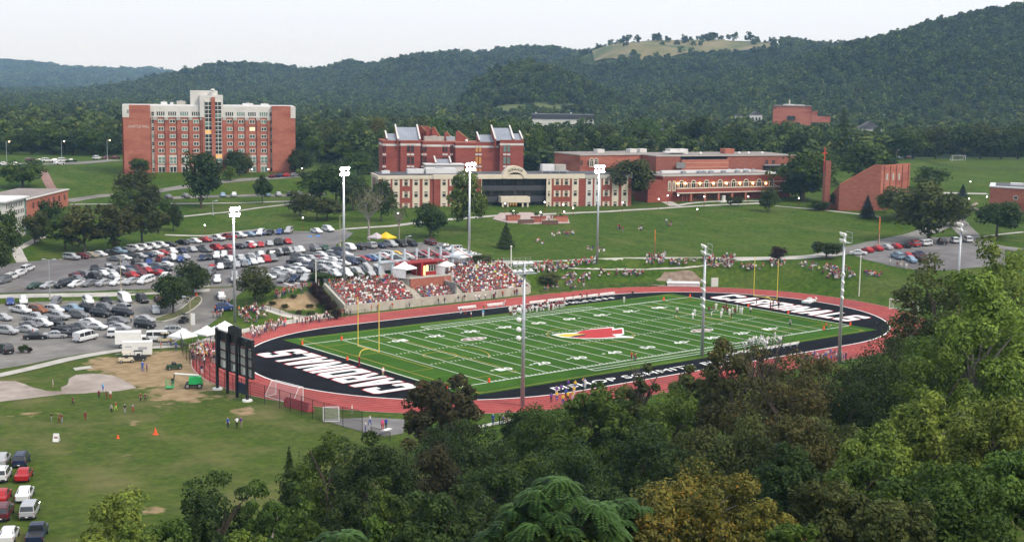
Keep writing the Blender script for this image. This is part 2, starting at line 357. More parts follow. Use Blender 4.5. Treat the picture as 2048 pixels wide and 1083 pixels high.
ASPH = bump(mat('asphalt', (.15, .142, .142), (.205, .196, .19), .22, .95, spec=.1, col3=(.115, .108, .11), scale3=.06), 4, .2, .05)
ASPH2 = mat('worn_asphalt', (.17, .163, .15), (.235, .224, .205), .3, .95, spec=.1, col3=(.135, .128, .12), scale3=.08)
CONC = mat('concrete', (.34, .32, .29), (.45, .43, .39), .35, .85)
def dense(pts, step=4.0, closed=False):
    out = []
    n = len(pts)
    for i in range(n if closed else n-1):
        a = Vector(pts[i][:2]); b = Vector(pts[(i+1) % n][:2]); k = max(1, int((b-a).length/step))
        out += [tuple(a+(b-a)*(j/k)) for j in range(k)]
    if not closed: out.append(tuple(Vector(pts[-1][:2])))
    return out
def drape(name, xy, mat_, off=.06, maxlen=4.0, label=None, parent=None):
    """an outline on the ground filled as a sheet that follows the slope"""
    bm = bmesh.new(); vs = [bm.verts.new((x, y, 0)) for x, y in dense(xy, maxlen, True)]
    es = [bm.edges.new((vs[i], vs[(i+1) % len(vs)])) for i in range(len(vs))]
    bmesh.ops.triangle_fill(bm, use_beauty=True, edges=es)
    for _ in range(7):
        lo = [e for e in bm.edges if e.calc_length() > maxlen]
        if not lo: break
        bmesh.ops.subdivide_edges(bm, edges=lo, cuts=1); bmesh.ops.triangulate(bm, faces=bm.faces[:])
    bm.verts.ensure_lookup_table(); X = np.array([v.co.x for v in bm.verts]); Y = np.array([v.co.y for v in bm.verts]); Z = height(X, Y)
    for v, z in zip(bm.verts, Z): v.co.z = z+off
    bm.normal_update()
    for f in bm.faces:
        if f.normal.z < 0: f.normal_flip()
    me = bpy.data.meshes.new(name); bm.to_mesh(me); bm.free(); me.materials.append(mat_); me.shade_smooth()
    o = link(name, me, parent)
    return o if parent else struct(o, label)
def px_poly(pts): return [(p.x, p.y) for p in (P(*q) for q in pts)]
def smooth_line(pts, n=3):
    pts = [Vector(p[:2]) for p in pts]
    for _ in range(n):
        q = [pts[0]]
        for a, b in zip(pts[:-1], pts[1:]): q += [a*.75+b*.25, a*.25+b*.75]
        q.append(pts[-1]); pts = q
    return pts
def strip(name, line, width, mat_, off=.07, label=None, parent=None, sm=2, thick=0.0):
    """a band of constant width along a line on the ground (a path, a road, a kerb)"""
    c = [Vector(p) for p in dense([tuple(p) for p in smooth_line(line, sm)], 3.0)]
    n = len(c); m = MB(); w_ = width/2; k = max(1, int(width/3)); rows = []
    for i, p in enumerate(c):
        t = (c[min(i+1, n-1)]-c[max(i-1, 0)]).normalized(); nn = Vector((-t.y, t.x))
        rows.append([p+nn*(w_*(1-2*j/k)) for j in range(k+1)])
    X = np.array([[q.x for q in rr] for rr in rows]); Y = np.array([[q.y for q in rr] for rr in rows]); Z = height(X.ravel(), Y.ravel()).reshape(X.shape)+off+thick
    for i in range(n):
        for j in range(k+1): m.v.append((X[i, j], Y[i, j], Z[i, j]))
    for i in range(n-1):
        for j in range(k): a = i*(k+1)+j; m.f.append((a, a+1, a+k+2, a+k+1)); m.mi.append(0)
    if thick:
        for j in (0, k):
            base = len(m.v)
            for i in range(n): m.v.append((X[i, j], Y[i, j], Z[i, j]-thick-.1))
            for i in range(n-1): a = i*(k+1)+j; m.f.append((a, a+k+1, base+i+1, base+i)); m.mi.append(0)
    o = m.build(name, mat_, parent, smooth=not thick)
    return o if parent else struct(o, label)
def px_line(pts): return [(p.x, p.y) for p in (P(*q) for q in pts)]

# parking lots, roads and paths
upper = drape('parking_lot', px_poly([(-60, 534), (0, 529), (60, 523), (130, 517), (240, 504), (345, 488), (400, 477), (440, 466), (520, 456), (585, 463), (640, 464), (684, 459), (706, 466), (694, 478), (672, 489), (672, 493), (690, 493), (790, 487), (880, 484), (930, 502), (960, 517), (930, 527), (880, 541), (760, 548), (660, 562), (600, 577), (560, 573), (500, 571), (440, 573), (330, 577), (230, 580), (150, 583), (60, 585), (-60, 587)]), ASPH, .05, label='asphalt upper parking lot between the lawn and the bleachers')
lower = drape('parking_lot', px_poly([(-60, 612), (0, 608), (60, 604), (200, 601), (300, 599), (345, 592), (400, 588), (420, 576), (485, 571), (488, 580), (462, 600), (440, 632), (410, 655), (372, 672), (340, 690), (270, 692), (230, 698), (160, 708), (60, 728), (0, 738), (-60, 745)]), ASPH2, .05, label='worn asphalt lower parking lot beside the scoreboard field')
drape('parking_lot', px_poly([(1688, 503), (1730, 493), (1790, 484), (1850, 474), (1905, 474), (1960, 484), (2010, 498), (2010, 530), (1900, 540), (1840, 541), (1780, 532), (1730, 519)]), ASPH, .05, label='small asphalt parking lot behind the right hand trees')
strip('road', px_line([(1640, 513), (1720, 494), (1800, 478), (1860, 462), (1900, 442), (1905, 428), (1885, 415), (1860, 400)]), 7, ASPH2, .09, 'curving campus road on the right')
strip('road', px_line([(1905, 430), (1935, 470), (1975, 492), (2040, 500)]), 6, ASPH2, .10, 'road branching behind the dark tree')
strip('road', px_line([(-30, 594), (60, 591), (150, 590), (250, 588), (330, 583), (420, 577)]), 3.6, CONC, .07, 'pale lane between the two parking lots', thick=.02)
strip('road', px_line([(132, 403), (180, 394), (240, 389), (300, 386), (350, 376), (400, 370)]), 6, ASPH2, .07, 'campus road below the tall dormitory')
strip('road', px_line([(330, 397), (420, 393), (520, 391), (600, 391), (650, 388)]), 6, ASPH2, .08, 'campus road with parked cars below the dormitory')
strip('road', px_line([(440, 364), (510, 358), (580, 355), (640, 345)]), 6, ASPH2, .08, 'dormitory access road beside the red cars')
strip('road', px_line([(-10, 328), (60, 328), (150, 328), (235, 320)]), 9, ASPH2, .08, 'parking row in front of the woods')
for nm, pts, wd, lb in [('path', [(140, 409), (230, 408), (330, 408), (450, 407), (560, 403), (610, 402)], 1.8, 'thin walk across the upper lawn'),
 ('path', [(355, 434), (430, 427), (520, 416), (610, 404)], 2.0, 'diagonal walk climbing the lawn'),
 ('path', [(330, 470), (400, 472), (440, 470)], 1.8, 'short walk to the lot corner'),
 ('path', [(28, 470), (30, 495), (45, 525)], 3.0, 'broad walk down to the left parking lot'), ('path', [(38, 497), (70, 480), (100, 470)], 2.4, 'branch walk to the brick building'),
 ('path', [(684, 459), (740, 455), (800, 451), (880, 440), (940, 436), (1000, 431)], 3.0, 'walk from the lot to the main entrance'),
 ('path', [(1005, 431), (1110, 428), (1200, 424), (1300, 418), (1400, 412), (1530, 406)], 2.6, 'walk along the front of the brick building'),
 ('path', [(1290, 392), (1330, 402), (1350, 412)], 4, 'walk to the arched dining hall'), ('path', [(1350, 412), (1400, 404), (1480, 402), (1540, 402)], 2.5, 'terrace walk by the dining hall'),
 ('path', [(1550, 412), (1620, 418), (1700, 426), (1760, 434)], 1.8, 'walk below the slanted brick hall'),
 ('path', [(900, 529), (1000, 527), (1100, 525), (1194, 523), (1300, 522), (1400, 521), (1560, 517), (1650, 511), (1700, 503)], 4.6, 'broad walk along the top of the spectator bank'),
 ('path', [(1840, 386), (1900, 386), (1975, 388)], 4, 'pale walk behind the blue spruce'), ('path', [(1925, 478), (1990, 470), (2048, 464)], 2, 'kerbed walk under the dark tree'),
 ('path', [(395, 690), (440, 672), (520, 655), (600, 640), (660, 632)], 3.2, 'walk around the left end of the track'), ('path', [(520, 615), (560, 627), (600, 636), (640, 633)], 2.2, 'ramp below the planted bank'),
 ('path', [(-30, 758), (40, 742), (120, 722), (200, 706), (270, 697), (360, 692)], 2.6, 'pale kerb walk along the lower lot')]:
    strip(nm, px_line(pts), wd, CONC, .10, lb)
strip('path', px_line([(82, 335), (90, 352), (104, 378)]), 3.4, mat('brick_path', (.2, .11, .09), (.27, .16, .13), .6), .09, 'brick steps down the dormitory lawn')
drape('forecourt', px_poly([(1000, 426), (1060, 425), (1080, 430), (1135, 434), (1140, 447), (1060, 449), (1015, 446), (985, 438)]), mat('forecourt_paving', (.34, .27, .25), (.42, .34, .31), .4), .12, label='paved forecourt below the main entrance')
# the two bare infields of the old ball diamond and the tree island
GRAV = bump(mat('infield_gravel', (.27, .225, .195), (.36, .31, .275), .35, .95, col3=(.2, .16, .13), scale3=.12), 2, .4, .1)
def wobble(pts, a=.5, step=1.6):
    d = dense(pts, step, True); return [(x+a*float(vnoise(np.array([x*.7]), np.array([y*.7]))[0]), y+a*float(vnoise(np.array([x*.7+31]), np.array([y*.7+9]))[0])) for x, y in d]
drape('infield', wobble(px_poly([(150, 750), (185, 747), (215, 748), (240, 757), (262, 766), (275, 775), (240, 781), (190, 785), (140, 788), (118, 788), (130, 770), (142, 757)])), GRAV, .04, 2.5, 'bare gravel infield beside the lower lot')
drape('infield', wobble(px_poly([(-40, 762), (0, 763), (30, 762), (60, 772), (95, 781), (130, 783), (120, 789), (70, 795), (40, 800), (0, 803), (-40, 806)])), GRAV, .045, 2.5, 'bare gravel infield cut by the left edge')
drape('path', wobble(px_poly([(144, 736), (180, 731), (186, 736), (150, 741)]), .2), CONC, .06, 2.5, 'small concrete pad in the grass')
isl = px_poly([(298, 641), (330, 630), (360, 620), (378, 604), (392, 592), (404, 595), (402, 606), (385, 620), (355, 636), (320, 645)])
ISLG = mat('island_grass', (.06, .085, .025), (.13, .12, .05), .5)
drape('island', isl, ISLG, .16, 3, 'grassy kerbed tree island in the lower lot')
strip('kerb', isl+[isl[0]], .3, CONC, .05, 'concrete kerb of the tree island', thick=.16, sm=1)
strip('kerb', px_line([(120, 519), (240, 505), (345, 489), (400, 478), (440, 467), (520, 457), (585, 464), (640, 465), (684, 460)]), .35, CONC, .03, 'kerb between the upper lot and the lawn', thick=.14)
drape('verge', px_poly([(255, 585), (310, 578), (420, 573), (470, 572), (470, 574), (420, 577), (330, 583), (260, 588)]), ISLG, .10, 3, 'grass verge above the pale lane')
# ------------------------------------------------------------------ stadium
def at_Y(px, py, Y): d = view_ray(px, py); return CAM+d*(Y-CAM[1])/d[1]
def at_X(px, py, X): d = view_ray(px, py); return CAM+d*(X-CAM[0])/d[0]
def oval(r, n=40, c0=17.9, c1=91.9, cy=24.384):
    pts = [(c1+r*math.cos(t), cy+r*math.sin(t)) for t in np.linspace(-math.pi/2, math.pi/2, n)]
    return pts+[(c0+r*math.cos(t), cy+r*math.sin(t)) for t in np.linspace(math.pi/2, 1.5*math.pi, n)]
def ring(name, r0, r1, z, m, parent=None, label=None):
    a, b = oval(r0), oval(r1); k = MB(); n = len(a)
    for i in range(n):
        j = (i+1) % n; k.face([(*a[i], z), (*b[i], z), (*b[j], z), (*a[j], z)])
    o = k.build(name, m, parent); return o if parent else struct(o, label)
def sheet(name, poly, z, m, parent=None, label=None):
    k = MB(); k.face([(x, y, z) for x, y in poly]); o = k.build(name, m, parent); return o if parent else struct(o, label)
TRACK = bump(mat('track_rubber', (.27, .045, .042), (.33, .068, .06), .35, .95, spec=.05, col3=(.225, .05, .047), scale3=.07), 6, .15, .03)
BLACKT = mat('black_surround', (.007, .007, .009), (.012, .012, .015), .3, .95, spec=.03)
TURF = bump(mat('turf', (.032, .092, .008), (.046, .112, .012), .25, .95, spec=.05, col3=(.026, .076, .006), scale3=.05), 9, .4, .05)
WHITE = mat('white_paint', (.78, .78, .76), (.68, .68, .66), .8, .7)
YELL = mat('yellow_paint', (.38, .26, .03), (.28, .21, .03), 1.0, .8)
REDP = mat('red_paint', (.42, .012, .014), (.36, .014, .014), .6, .75)
track = ring('running_track', 38.7, 48.2, .05, TRACK, label='red rubber running track around the football field')
for i in range(1, 8): ring('lane_line', 38.7+i*1.187-.03, 38.7+i*1.187+.03, .056, mat('lane_paint', (.5, .3, .28)), track)
ring('lane_line', 48.1, 48.2, .057, mat('edge_paint', (.6, .5, .48)), track)
sur = sheet('field_surround', oval(38.7), .052, BLACKT, None, 'black rubber surround between turf and track')
ring('kerb_line', 38.45, 38.8, .062, WHITE, sur)
Lf, Wf, yd = 109.728, 48.768, .9144
field = sheet('football_field', [(-.5, -6.8), (Lf+.5, -6.8), (Lf+.5, 55.6), (-.5, 55.6)], .058, TURF, None, 'green artificial turf football field')
def band(name, x0, x1, y0, y1, m=WHITE, z=.066): return sheet(name, [(x0, y0), (x1, y0), (x1, y1), (x0, y1)], z, m, field)
for x in (0, Lf): band('end_line', x-.12, x+.12, -.1, Wf+.1, WHITE, .0665)
for y in (0, Wf): band('side_line', -.1, Lf+.1, y-.12, y+.12, WHITE, .0668)
for i in range(21): x = 10*yd+i*5*yd; band('yard_line', x-.075, x+.075, 0, Wf)
k = MB()
for i in range(1, 100):
    if i % 5 == 0: continue
    x = (10+i)*yd
    for y0 in (.15, 18.29, Wf-18.29-.6, Wf-.75): k.face([(x-.09, y0, .0675), (x+.09, y0, .0675), (x+.09, y0+.62, .0675), (x-.09, y0+.62, .0675)])
hm = k.build('hash_mark', WHITE, field); hm['kind'] = 'stuff'
for y in (-1.9, -3.4): band('coach_line', 31, 79, y-.1, y+.1)
for y in (Wf+1.9, Wf+3.4): band('coach_line', 31, 79, y-.1, y+.1)
for x in (31, 79):
    for y0, y1 in ((-3.4, 0), (Wf, Wf+3.4)): band('coach_line', x-.1, x+.1, y0, y1, WHITE, .067)
def letters(parent, name, me, centre, ux, uy, w_, h_, m, z):
    """lay lettering flat: local x along ux, up along uy, scaled to w_ x h_"""
    co = np.empty(len(me.vertices)*3); me.vertices.foreach_get('co', co); co = co.reshape(-1, 3)
    mn, mx = co.min(0), co.max(0); q = (co-(mn+mx)/2)/np.maximum(mx-mn, 1e-6)
    out = np.zeros_like(co); out[:, 0] = centre[0]+q[:, 0]*w_*ux[0]+q[:, 1]*h_*uy[0]; out[:, 1] = centre[1]+q[:, 0]*w_*ux[1]+q[:, 1]*h_*uy[1]; out[:, 2] = z
    me.vertices.foreach_set('co', out.ravel()); me.materials.append(m); me.update(); return link(name, me, parent)
GLY = {'C': [[(.5, 0), (3.5, 0), (4, .5), (4, 2), (2.7, 2), (2.7, 1.3), (1.3, 1.3), (1.3, 4.7), (2.7, 4.7), (2.7, 4), (4, 4), (4, 5.5), (3.5, 6), (.5, 6), (0, 5.5), (0, .5)]],
 'A': [[(0, 0), (1.3, 0), (1.55, 1.2), (2, 1.2), (2, 2.4), (1.8, 2.4), (2, 4), (2, 6), (1.25, 6)], [(4, 0), (2.75, 6), (2, 6), (2, 4), (2.2, 2.4), (2, 2.4), (2, 1.2), (2.45, 1.2), (2.7, 0)]],
 'R': [[(0, 0), (1.3, 0), (1.3, 6), (0, 6)], [(1.3, 6), (1.3, 4.8), (2.6, 4.8), (2.6, 3.4), (1.3, 3.4), (1.3, 2.2), (1.9, 2.2), (2.7, 0), (4.1, 0), (3.2, 2.4), (4, 3), (4, 5.4), (3.4, 6)]],
 'D': [[(0, 0), (1.3, 0), (1.3, 6), (0, 6)], [(1.3, 6), (1.3, 4.7), (2.7, 4.7), (2.7, 1.3), (1.3, 1.3), (1.3, 0), (3.2, 0), (4, .8), (4, 5.2), (3.2, 6)]],
 'I': [[(0, 0), (1.4, 0), (1.4, 6), (0, 6)]], 'N': [[(0, 0), (1.3, 0), (1.3, 3.4), (2.7, 0), (4, 0), (4, 6), (2.7, 6), (2.7, 2.6), (1.3, 6), (0, 6)]], 'L': [[(0, 0), (3.6, 0), (3.6, 1.3), (1.3, 1.3), (1.3, 6), (0, 6)]],
 'S': [[(.5, 0), (3.5, 0), (4, .5), (4, 3.1), (3.5, 3.6), (1.3, 3.6), (1.3, 4.7), (2.7, 4.7), (2.7, 4.2), (4, 4.2), (4, 5.5), (3.5, 6), (.5, 6), (0, 5.5), (0, 2.9), (.5, 2.4), (2.7, 2.4), (2.7, 1.3), (1.3, 1.3), (1.3, 1.8), (0, 1.8), (0, .5)]]}
def glyph(polys, x0, grow, cx_, ux, uy, ks, kh, m, z, name):
    k = MB(); gx = max(p[0] for q in polys for p in q)
    for q in polys:
        cxg, cyg = gx/2, 3.0; pts = []
        for a, b in q: a2 = a+math.copysign(grow, a-cxg) if abs(a-cxg) > .01 else a; b2 = b+math.copysign(grow, b-cyg); X = (x0+a2)*ks; Y = (b2-3)*kh; pts.append((cx_+X*ux[0]+Y*uy[0], 24.7+X*ux[1]+Y*uy[1], z))
        k.face(pts)
    k.build(name, m, sur)
for cx_, ux, uy in ((-7.4, (0, 1), (-1, 0)), (Lf+8.2, (0, -1), (1, 0))):
    wd_ = [max(p[0] for q in GLY[c] for p in q)+.62 for c in 'CARDINALS']; x0 = -sum(wd_)/2+.31; ks = 42.5/sum(wd_)
    for c, w_ in zip('CARDINALS', wd_): glyph(GLY[c], x0, .16, cx_, ux, uy, ks, 9.2/6, REDP, .0600, 'letter_outline'); glyph(GLY[c], x0, 0, cx_, ux, uy, ks, 9.2/6, WHITE, .0640, 'end_zone_letter'); x0 += w_
letters(sur, 'sideline_lettering', text_mesh('BISHOP SCHMITT FIELD', 3, 1.05, .15, .03), (38.5, -10.7), (1, 0), (0, 1), 48, 2.3, WHITE, .064)
# the far sideline's white lettering is too small to read; keep its blocks of paint
for i in range(15):
    x = 62+i*2.15; k = MB()
    for (a, b, c, d_) in random.choice([((0, .4, 0, 2), (.4, 1.4, 1.6, 2), (.4, 1.4, .8, 1.1)), ((0, .4, 0, 2), (1.1, 1.5, 0, 2), (.4, 1.1, .8, 1.1)), ((0, 1.5, 0, .4), (0, .4, .4, 2))]): k.face([(x+a, 57.6+c, .064), (x+b, 57.6+c, .064), (x+b, 57.6+d_, .064), (x+a, 57.6+d_, .064)])
    k.build('painted_letter', WHITE, sur)
for i in range(1, 10):
    n = min(i, 10-i)*10; x = (10+i*10)*yd
    for yc, ux, uy in ((7.3, (1, 0), (0, 1)), (Wf-7.3, (-1, 0), (0, -1))):
        for dx, ch in ((-.95, str(n)[0]), (.95, '0')):
            letters(field, 'yard_number', text_mesh(ch, 2, 1, 0, .05), (x+dx*ux[0], yc), ux, uy, 1.45, 2.0, WHITE, .068)
        if n != 50:
            s = -1 if i < 5 else 1; xx = x+s*2.3; yy = yc+.2*uy[1]
            sheet('number_arrow', [(xx+s*.9, yy), (xx, yy-.35), (xx, yy+.35)][::(1 if s > 0 else 1)], .068, WHITE, field)
# soccer and lacrosse markings in yellow
def arc(name, cx_, cy_, r0, a0, a1, m, w_=.1, n=28):
    k = MB(); ts = np.linspace(R(a0), R(a1), n)
    for a, b in zip(ts[:-1], ts[1:]): k.face([(cx_+(r0-w_)*math.cos(a), cy_+(r0-w_)*math.sin(a), .0655), (cx_+(r0+w_)*math.cos(a), cy_+(r0+w_)*math.sin(a), .0655), (cx_+(r0+w_)*math.cos(b), cy_+(r0+w_)*math.sin(b), .0655), (cx_+(r0-w_)*math.cos(b), cy_+(r0-w_)*math.sin(b), .0655)])
    return k.build(name, m, field)
YZ = .0645
for s, x0 in ((1, 2.5), (-1, Lf-2.5)):
    for (a, b, c, d_) in ((0, 16.5, 4.2, 4.35), (0, 16.5, 44.4, 44.55), (16.4, 16.6, 4.2, 44.5), (0, 5.5, 15.2, 15.35), (0, 5.5, 33.4, 33.55), (5.4, 5.6, 15.2, 33.5), (0, .2, -5.8, 54.6)):
        xs = sorted((x0+s*a, x0+s*b)); sheet('yellow_line', [(xs[0], c), (xs[1], c), (xs[1], d_), (xs[0], d_)], YZ, YELL, field)
    arc('yellow_arc', x0+s*14, 24.4, 9.15, -50 if s > 0 else 130, 50 if s > 0 else 230, YELL)
    arc('yellow_arc', x0+s*13.6, 24.4, 3.2, 0, 360, YELL)
    for yy, a0 in ((-5.8, 0), (54.6, -90)): arc('yellow_arc', x0, yy, 1.0, (a0 if s > 0 else 90-a0), (a0+90 if s > 0 else 180-a0), YELL, .08, 8)
for y in (-5.8, 54.6): sheet('yellow_line', [(2.5, y-.08), (Lf-2.5, y-.08), (Lf-2.5, y+.08), (2.5, y+.08)], YZ-.001, YELL, field)
arc('yellow_arc', Lf/2, 24.4, 9.15, 0, 360, YELL, .09, 48)
# midfield emblem: a red crested bird's head with a yellow beak, outlined in white
def emblem(name, pts, m, z): return sheet(name, [tuple(at_z(1024+a/4, 560+b/4, 0)[:2]) for a, b in pts], z, m, field)
emblem('emblem_outline', [(312, 437), (420, 424), (505, 420), (560, 404), (650, 390), (795, 376), (818, 378), (812, 392), (872, 382), (890, 384), (898, 432), (880, 440), (830, 440), (975, 455), (968, 462), (830, 462), (690, 470), (560, 470), (470, 464), (395, 458)], WHITE, .0700)
emblem('emblem_head', [(508, 424), (572, 402), (660, 393), (790, 382), (805, 384), (800, 402), (880, 390), (886, 428), (800, 436), (840, 455), (690, 465), (560, 466), (480, 460), (520, 446), (560, 434)], REDP, .0716)
emblem('emblem_beak', [(345, 440), (440, 430), (590, 431), (560, 440), (480, 456), (420, 455)], mat('beak_yellow', (.62, .40, .03)), .0730)
emblem('emblem_mask', [(500, 445), (600, 430), (575, 446), (480, 459), (455, 457)], mat('mask_black', (.03, .02, .02)), .0744)
for cxy in ((31.8, 34.4), (77.9, 14.4)):
    k = MB(); k.cur = 0; k.face([(cxy[0]+3.2*math.cos(t), cxy[1]+1.5*math.sin(t), .0700) for t in np.linspace(0, 2*math.pi, 16)[:-1]])
    k.cur = 1; k.face([(cxy[0]+2.9*math.cos(t), cxy[1]+1.25*math.sin(t), .0716) for t in np.linspace(0, 2*math.pi, 16)[:-1]])
    k.cur = 2
    for x in (-1.7, -.2, 1.2): k.face([(cxy[0]+x, cxy[1]-.7, .073), (cxy[0]+x+.9, cxy[1]-.7, .073), (cxy[0]+x+.9, cxy[1]+.7, .073), (cxy[0]+x, cxy[1]+.7, .073)])
    k.build('conference_mark', [WHITE, mat('mark_maroon', (.16, .05, .06)), mat('mark_grey', (.55, .53, .5))], field)

# goal posts
YPOST = mat('post_yellow', (.72, .55, .10), (.66, .50, .08), 1, .4)
def goal_post(x, s, lab):
    t = thing('goal_post', lab, 'goal post', (x-s*2.0, 24.6, .06), 0, None)
    k = MB(); k.tube((0, 0, 0), (0, 0, 1.75), .16, .16, 10); k.build('post_pad', mat('pad_red', (.22, .015, .02), (.17, .012, .016), 2), t)
    k = MB(); k.path([(0, 0, 1.7), (s*.05, 0, 2.2), (s*.35, 0, 2.75), (s*.9, 0, 3.02), (s*2.0, 0, 3.05)], .1, 8); k.build('gooseneck', YPOST, t, smooth=True)
    k = MB(); k.tube((s*2, -3.62, 3.05), (s*2, 3.62, 3.05), .09, .09, 8); k.build('crossbar', YPOST, t)
    for y in (-3.56, 3.56): k = MB(); k.tube((s*2, y, 3.0), (s*2, y, 12.2), .085, .075, 8); k.build('upright', YPOST, t)
    return t
goal_post(0, 1, 'yellow goal post at the end nearest the scoreboard'); goal_post(Lf, -1, 'yellow goal post at the far end of the field')
# pylons
PYL = mat('pylon_orange', (.85, .10, .02), None, rough=.6)
for (x, y, lab) in [(0, Wf, 'far corner of the scoreboard end line'), (10*yd, Wf, 'far side of the near goal line'), (0, 0, 'near corner of the scoreboard end line behind the brown tree'), (10*yd, 0, 'near side of the goal line beside the brown tree'), (Lf-10*yd, Wf, 'far side of the distant goal line'), (Lf, Wf, 'farthest corner of the field'), (Lf-10*yd, 0, 'near side of the distant goal line'), (Lf, 0, 'right hand corner of the field'), (-.9, 18.3, 'behind the near end line, right of the goal post'), (-.9, 30.5, 'behind the near end line, left of the goal post'), (Lf+.9, 18.3, 'behind the distant end line, right of the goal post'), (Lf+.9, 30.5, 'behind the distant end line, left of the goal post')]:
    t = thing('pylon', 'orange foam pylon at the '+lab if 'behind the' not in lab[:10] else 'orange foam pylon '+lab, 'pylon', (x, y, .06), 0, 'end zone pylons')
    k = MB(); k.hexa([(-.16, -.16, .08), (.16, -.16, .08), (.16, .16, .08), (-.16, .16, .08)], [(-.13, -.13, .75), (.13, -.13, .75), (.13, .13, .75), (-.13, .13, .75)]); k.build('foam_body', PYL, t)
    k = MB(); k.box(-.2, .2, -.2, .2, 0, .08); k.build('weighted_base', mat('pylon_base', (.5, .07, .02)), t)

# floodlights
STEEL = mat('galvanised_steel', (.40, .43, .47), (.48, .50, .53), 2, .45, .55)
LAMPON = mat('lamp_lit', (1, .97, .88), emit=140); LAMPOFF = mat('lamp_glass', (.86, .86, .84), (.78, .78, .76), 3, .15, spec=.6)
def floodlight(base, top_py, lit, nx, nz, lab, low=None, face=None):
    h = height_to(base, top_py); t = thing('floodlight_pole', lab, 'floodlight', base, 0, 'stadium floodlights')
    aim = math.atan2(24.4-base[1], 54.9-base[0]) if face is None else face
    k = MB(); k.tube((0, 0, -.3), (0, 0, h-.5), .36, .2, 10); k.build('pole', STEEL, t, smooth=True)
    ca, sa = math.cos(aim), math.sin(aim); wd = .95; fr = MB()
    for j in range(nz): fr.tube((sa*wd*nx/2, -ca*wd*nx/2, h-.6-j*1.25), (-sa*wd*nx/2, ca*wd*nx/2, h-.6-j*1.25), .07, .07, 6)
    if not lit:
        zb = h-.9-(nz-1)*1.25; q = [(-ca*.9+sg*sa*wd*nx/2, -sa*.9-sg*ca*wd*nx/2) for sg in (-1, 1)]+[(sg*sa*wd*nx/2, -sg*ca*wd*nx/2) for sg in (1, -1)]
        fr.prism(q, zb, zb+.08)
        for (x, y) in q[:2]: fr.path([(x, y, zb), (x, y, zb+2.0)], .04, 4)
        fr.tube((*q[0], zb+2.0), (*q[1], zb+2.0), .04); fr.tube((*q[0], zb+1), (*q[1], zb+1), .04)
    fr.build('crossarm', STEEL, t)
    def lamp(c):
        k = MB(); a = Vector((ca, sa, -.55)).normalized(); c = Vector(c); x = a.orthogonal().normalized(); y = a.cross(x); rings = [(.08, -.28), (.26, -.2), (.42, .0), (.46, .12)]
        for rr, o in rings:
            for i in range(10): tt = 2*math.pi*i/10; k.v.append(tuple(c+a*o+(x*math.cos(tt)+y*math.sin(tt))*rr))
        for b in range(3):
            for i in range(10): j = (i+1) % 10; k.f.append((b*10+i, b*10+j, b*10+10+j, b*10+10+i)); k.mi.append(0)
        k.f.append(tuple(range(10))[::-1]); k.mi.append(0)
        sh = k.build('lamp_shade', LAMPOFF, t)
        g = MB(); g.face([tuple(c+a*.125+(x*math.cos(2*math.pi*i/10)+y*math.sin(2*math.pi*i/10))*.44) for i in range(10)]); g.build('lamp_lens', LAMPON if lit else LAMPOFF, sh)
    for j in range(nz):
        for i in range(nx):
            o = (i-(nx-1)/2)*wd; lamp((sa*o+ca*.35, -ca*o+sa*.35, h-.6-j*1.25))
    for (dz, side) in low or []: lamp((sa*side+ca*.2, -ca*side+sa*.2, h-dz)); 
    if low:
        for dz in sorted({d_ for d_, _ in low}): k = MB(); k.tube((sa*.7, -ca*.7, h-dz), (-sa*.7, ca*.7, h-dz), .05); k.build('lower_arm', STEEL, t)
    return t
def V(px, py, z): return at_z(px, py, z)
def onground(x, y): return (x, y, hz1(x, y))
_p2 = at_Y(688, 556, 87.0); _p3 = at_Y(938, 533, 87.0)
floodlight(tuple(P(470, 645)), 411, True, 3, 2, 'lit floodlight on the tall mast nearest the white tents', face=R(-75))
floodlight((_p2[0], 87.0, hz1(_p2[0], 87.0)), 331, True, 3, 2, 'lit floodlight rising behind the left block of bleachers', face=R(-80))
floodlight((_p3[0], 87.0, hz1(_p3[0], 87.0)), 323, True, 3, 2, 'lit floodlight rising in front of the tall green tree', face=R(-95))
floodlight(tuple(P(1194, 525)), 328, True, 3, 2, 'lit floodlight on the bank beside the lawn path', face=R(-110))
LOW = [(7.5, -.7), (7.5, .7), (9, -.7), (9, .7), (10.8, -.7), (10.8, .7), (12.2, -.7), (12.2, .7)]
LOWS = [(8, -.7), (9.6, -.7), (11.2, -.7), (12.6, -.7)]
floodlight((*at_z(1045, 812)[:2], 0), 520, False, 4, 2, 'unlit floodlight mast on the near side, closest to the scoreboard', LOWS, face=R(80))
floodlight((*at_z(1404, 712)[:2], 0), 486, False, 3, 2, 'unlit floodlight mast on the near side with lamps down both flanks', LOW, face=R(150))
floodlight((*at_z(1678, 722)[:2], 0), 462, False, 3, 2, 'unlit floodlight mast on the near side above the blue crowd', LOWS, face=R(150))
floodlight((*at_z(1912, 640)[:2], hz1(*at_z(1912, 640)[:2])), 443, False, 3, 2, 'unlit floodlight mast rising out of the right hand trees', None, face=R(150))

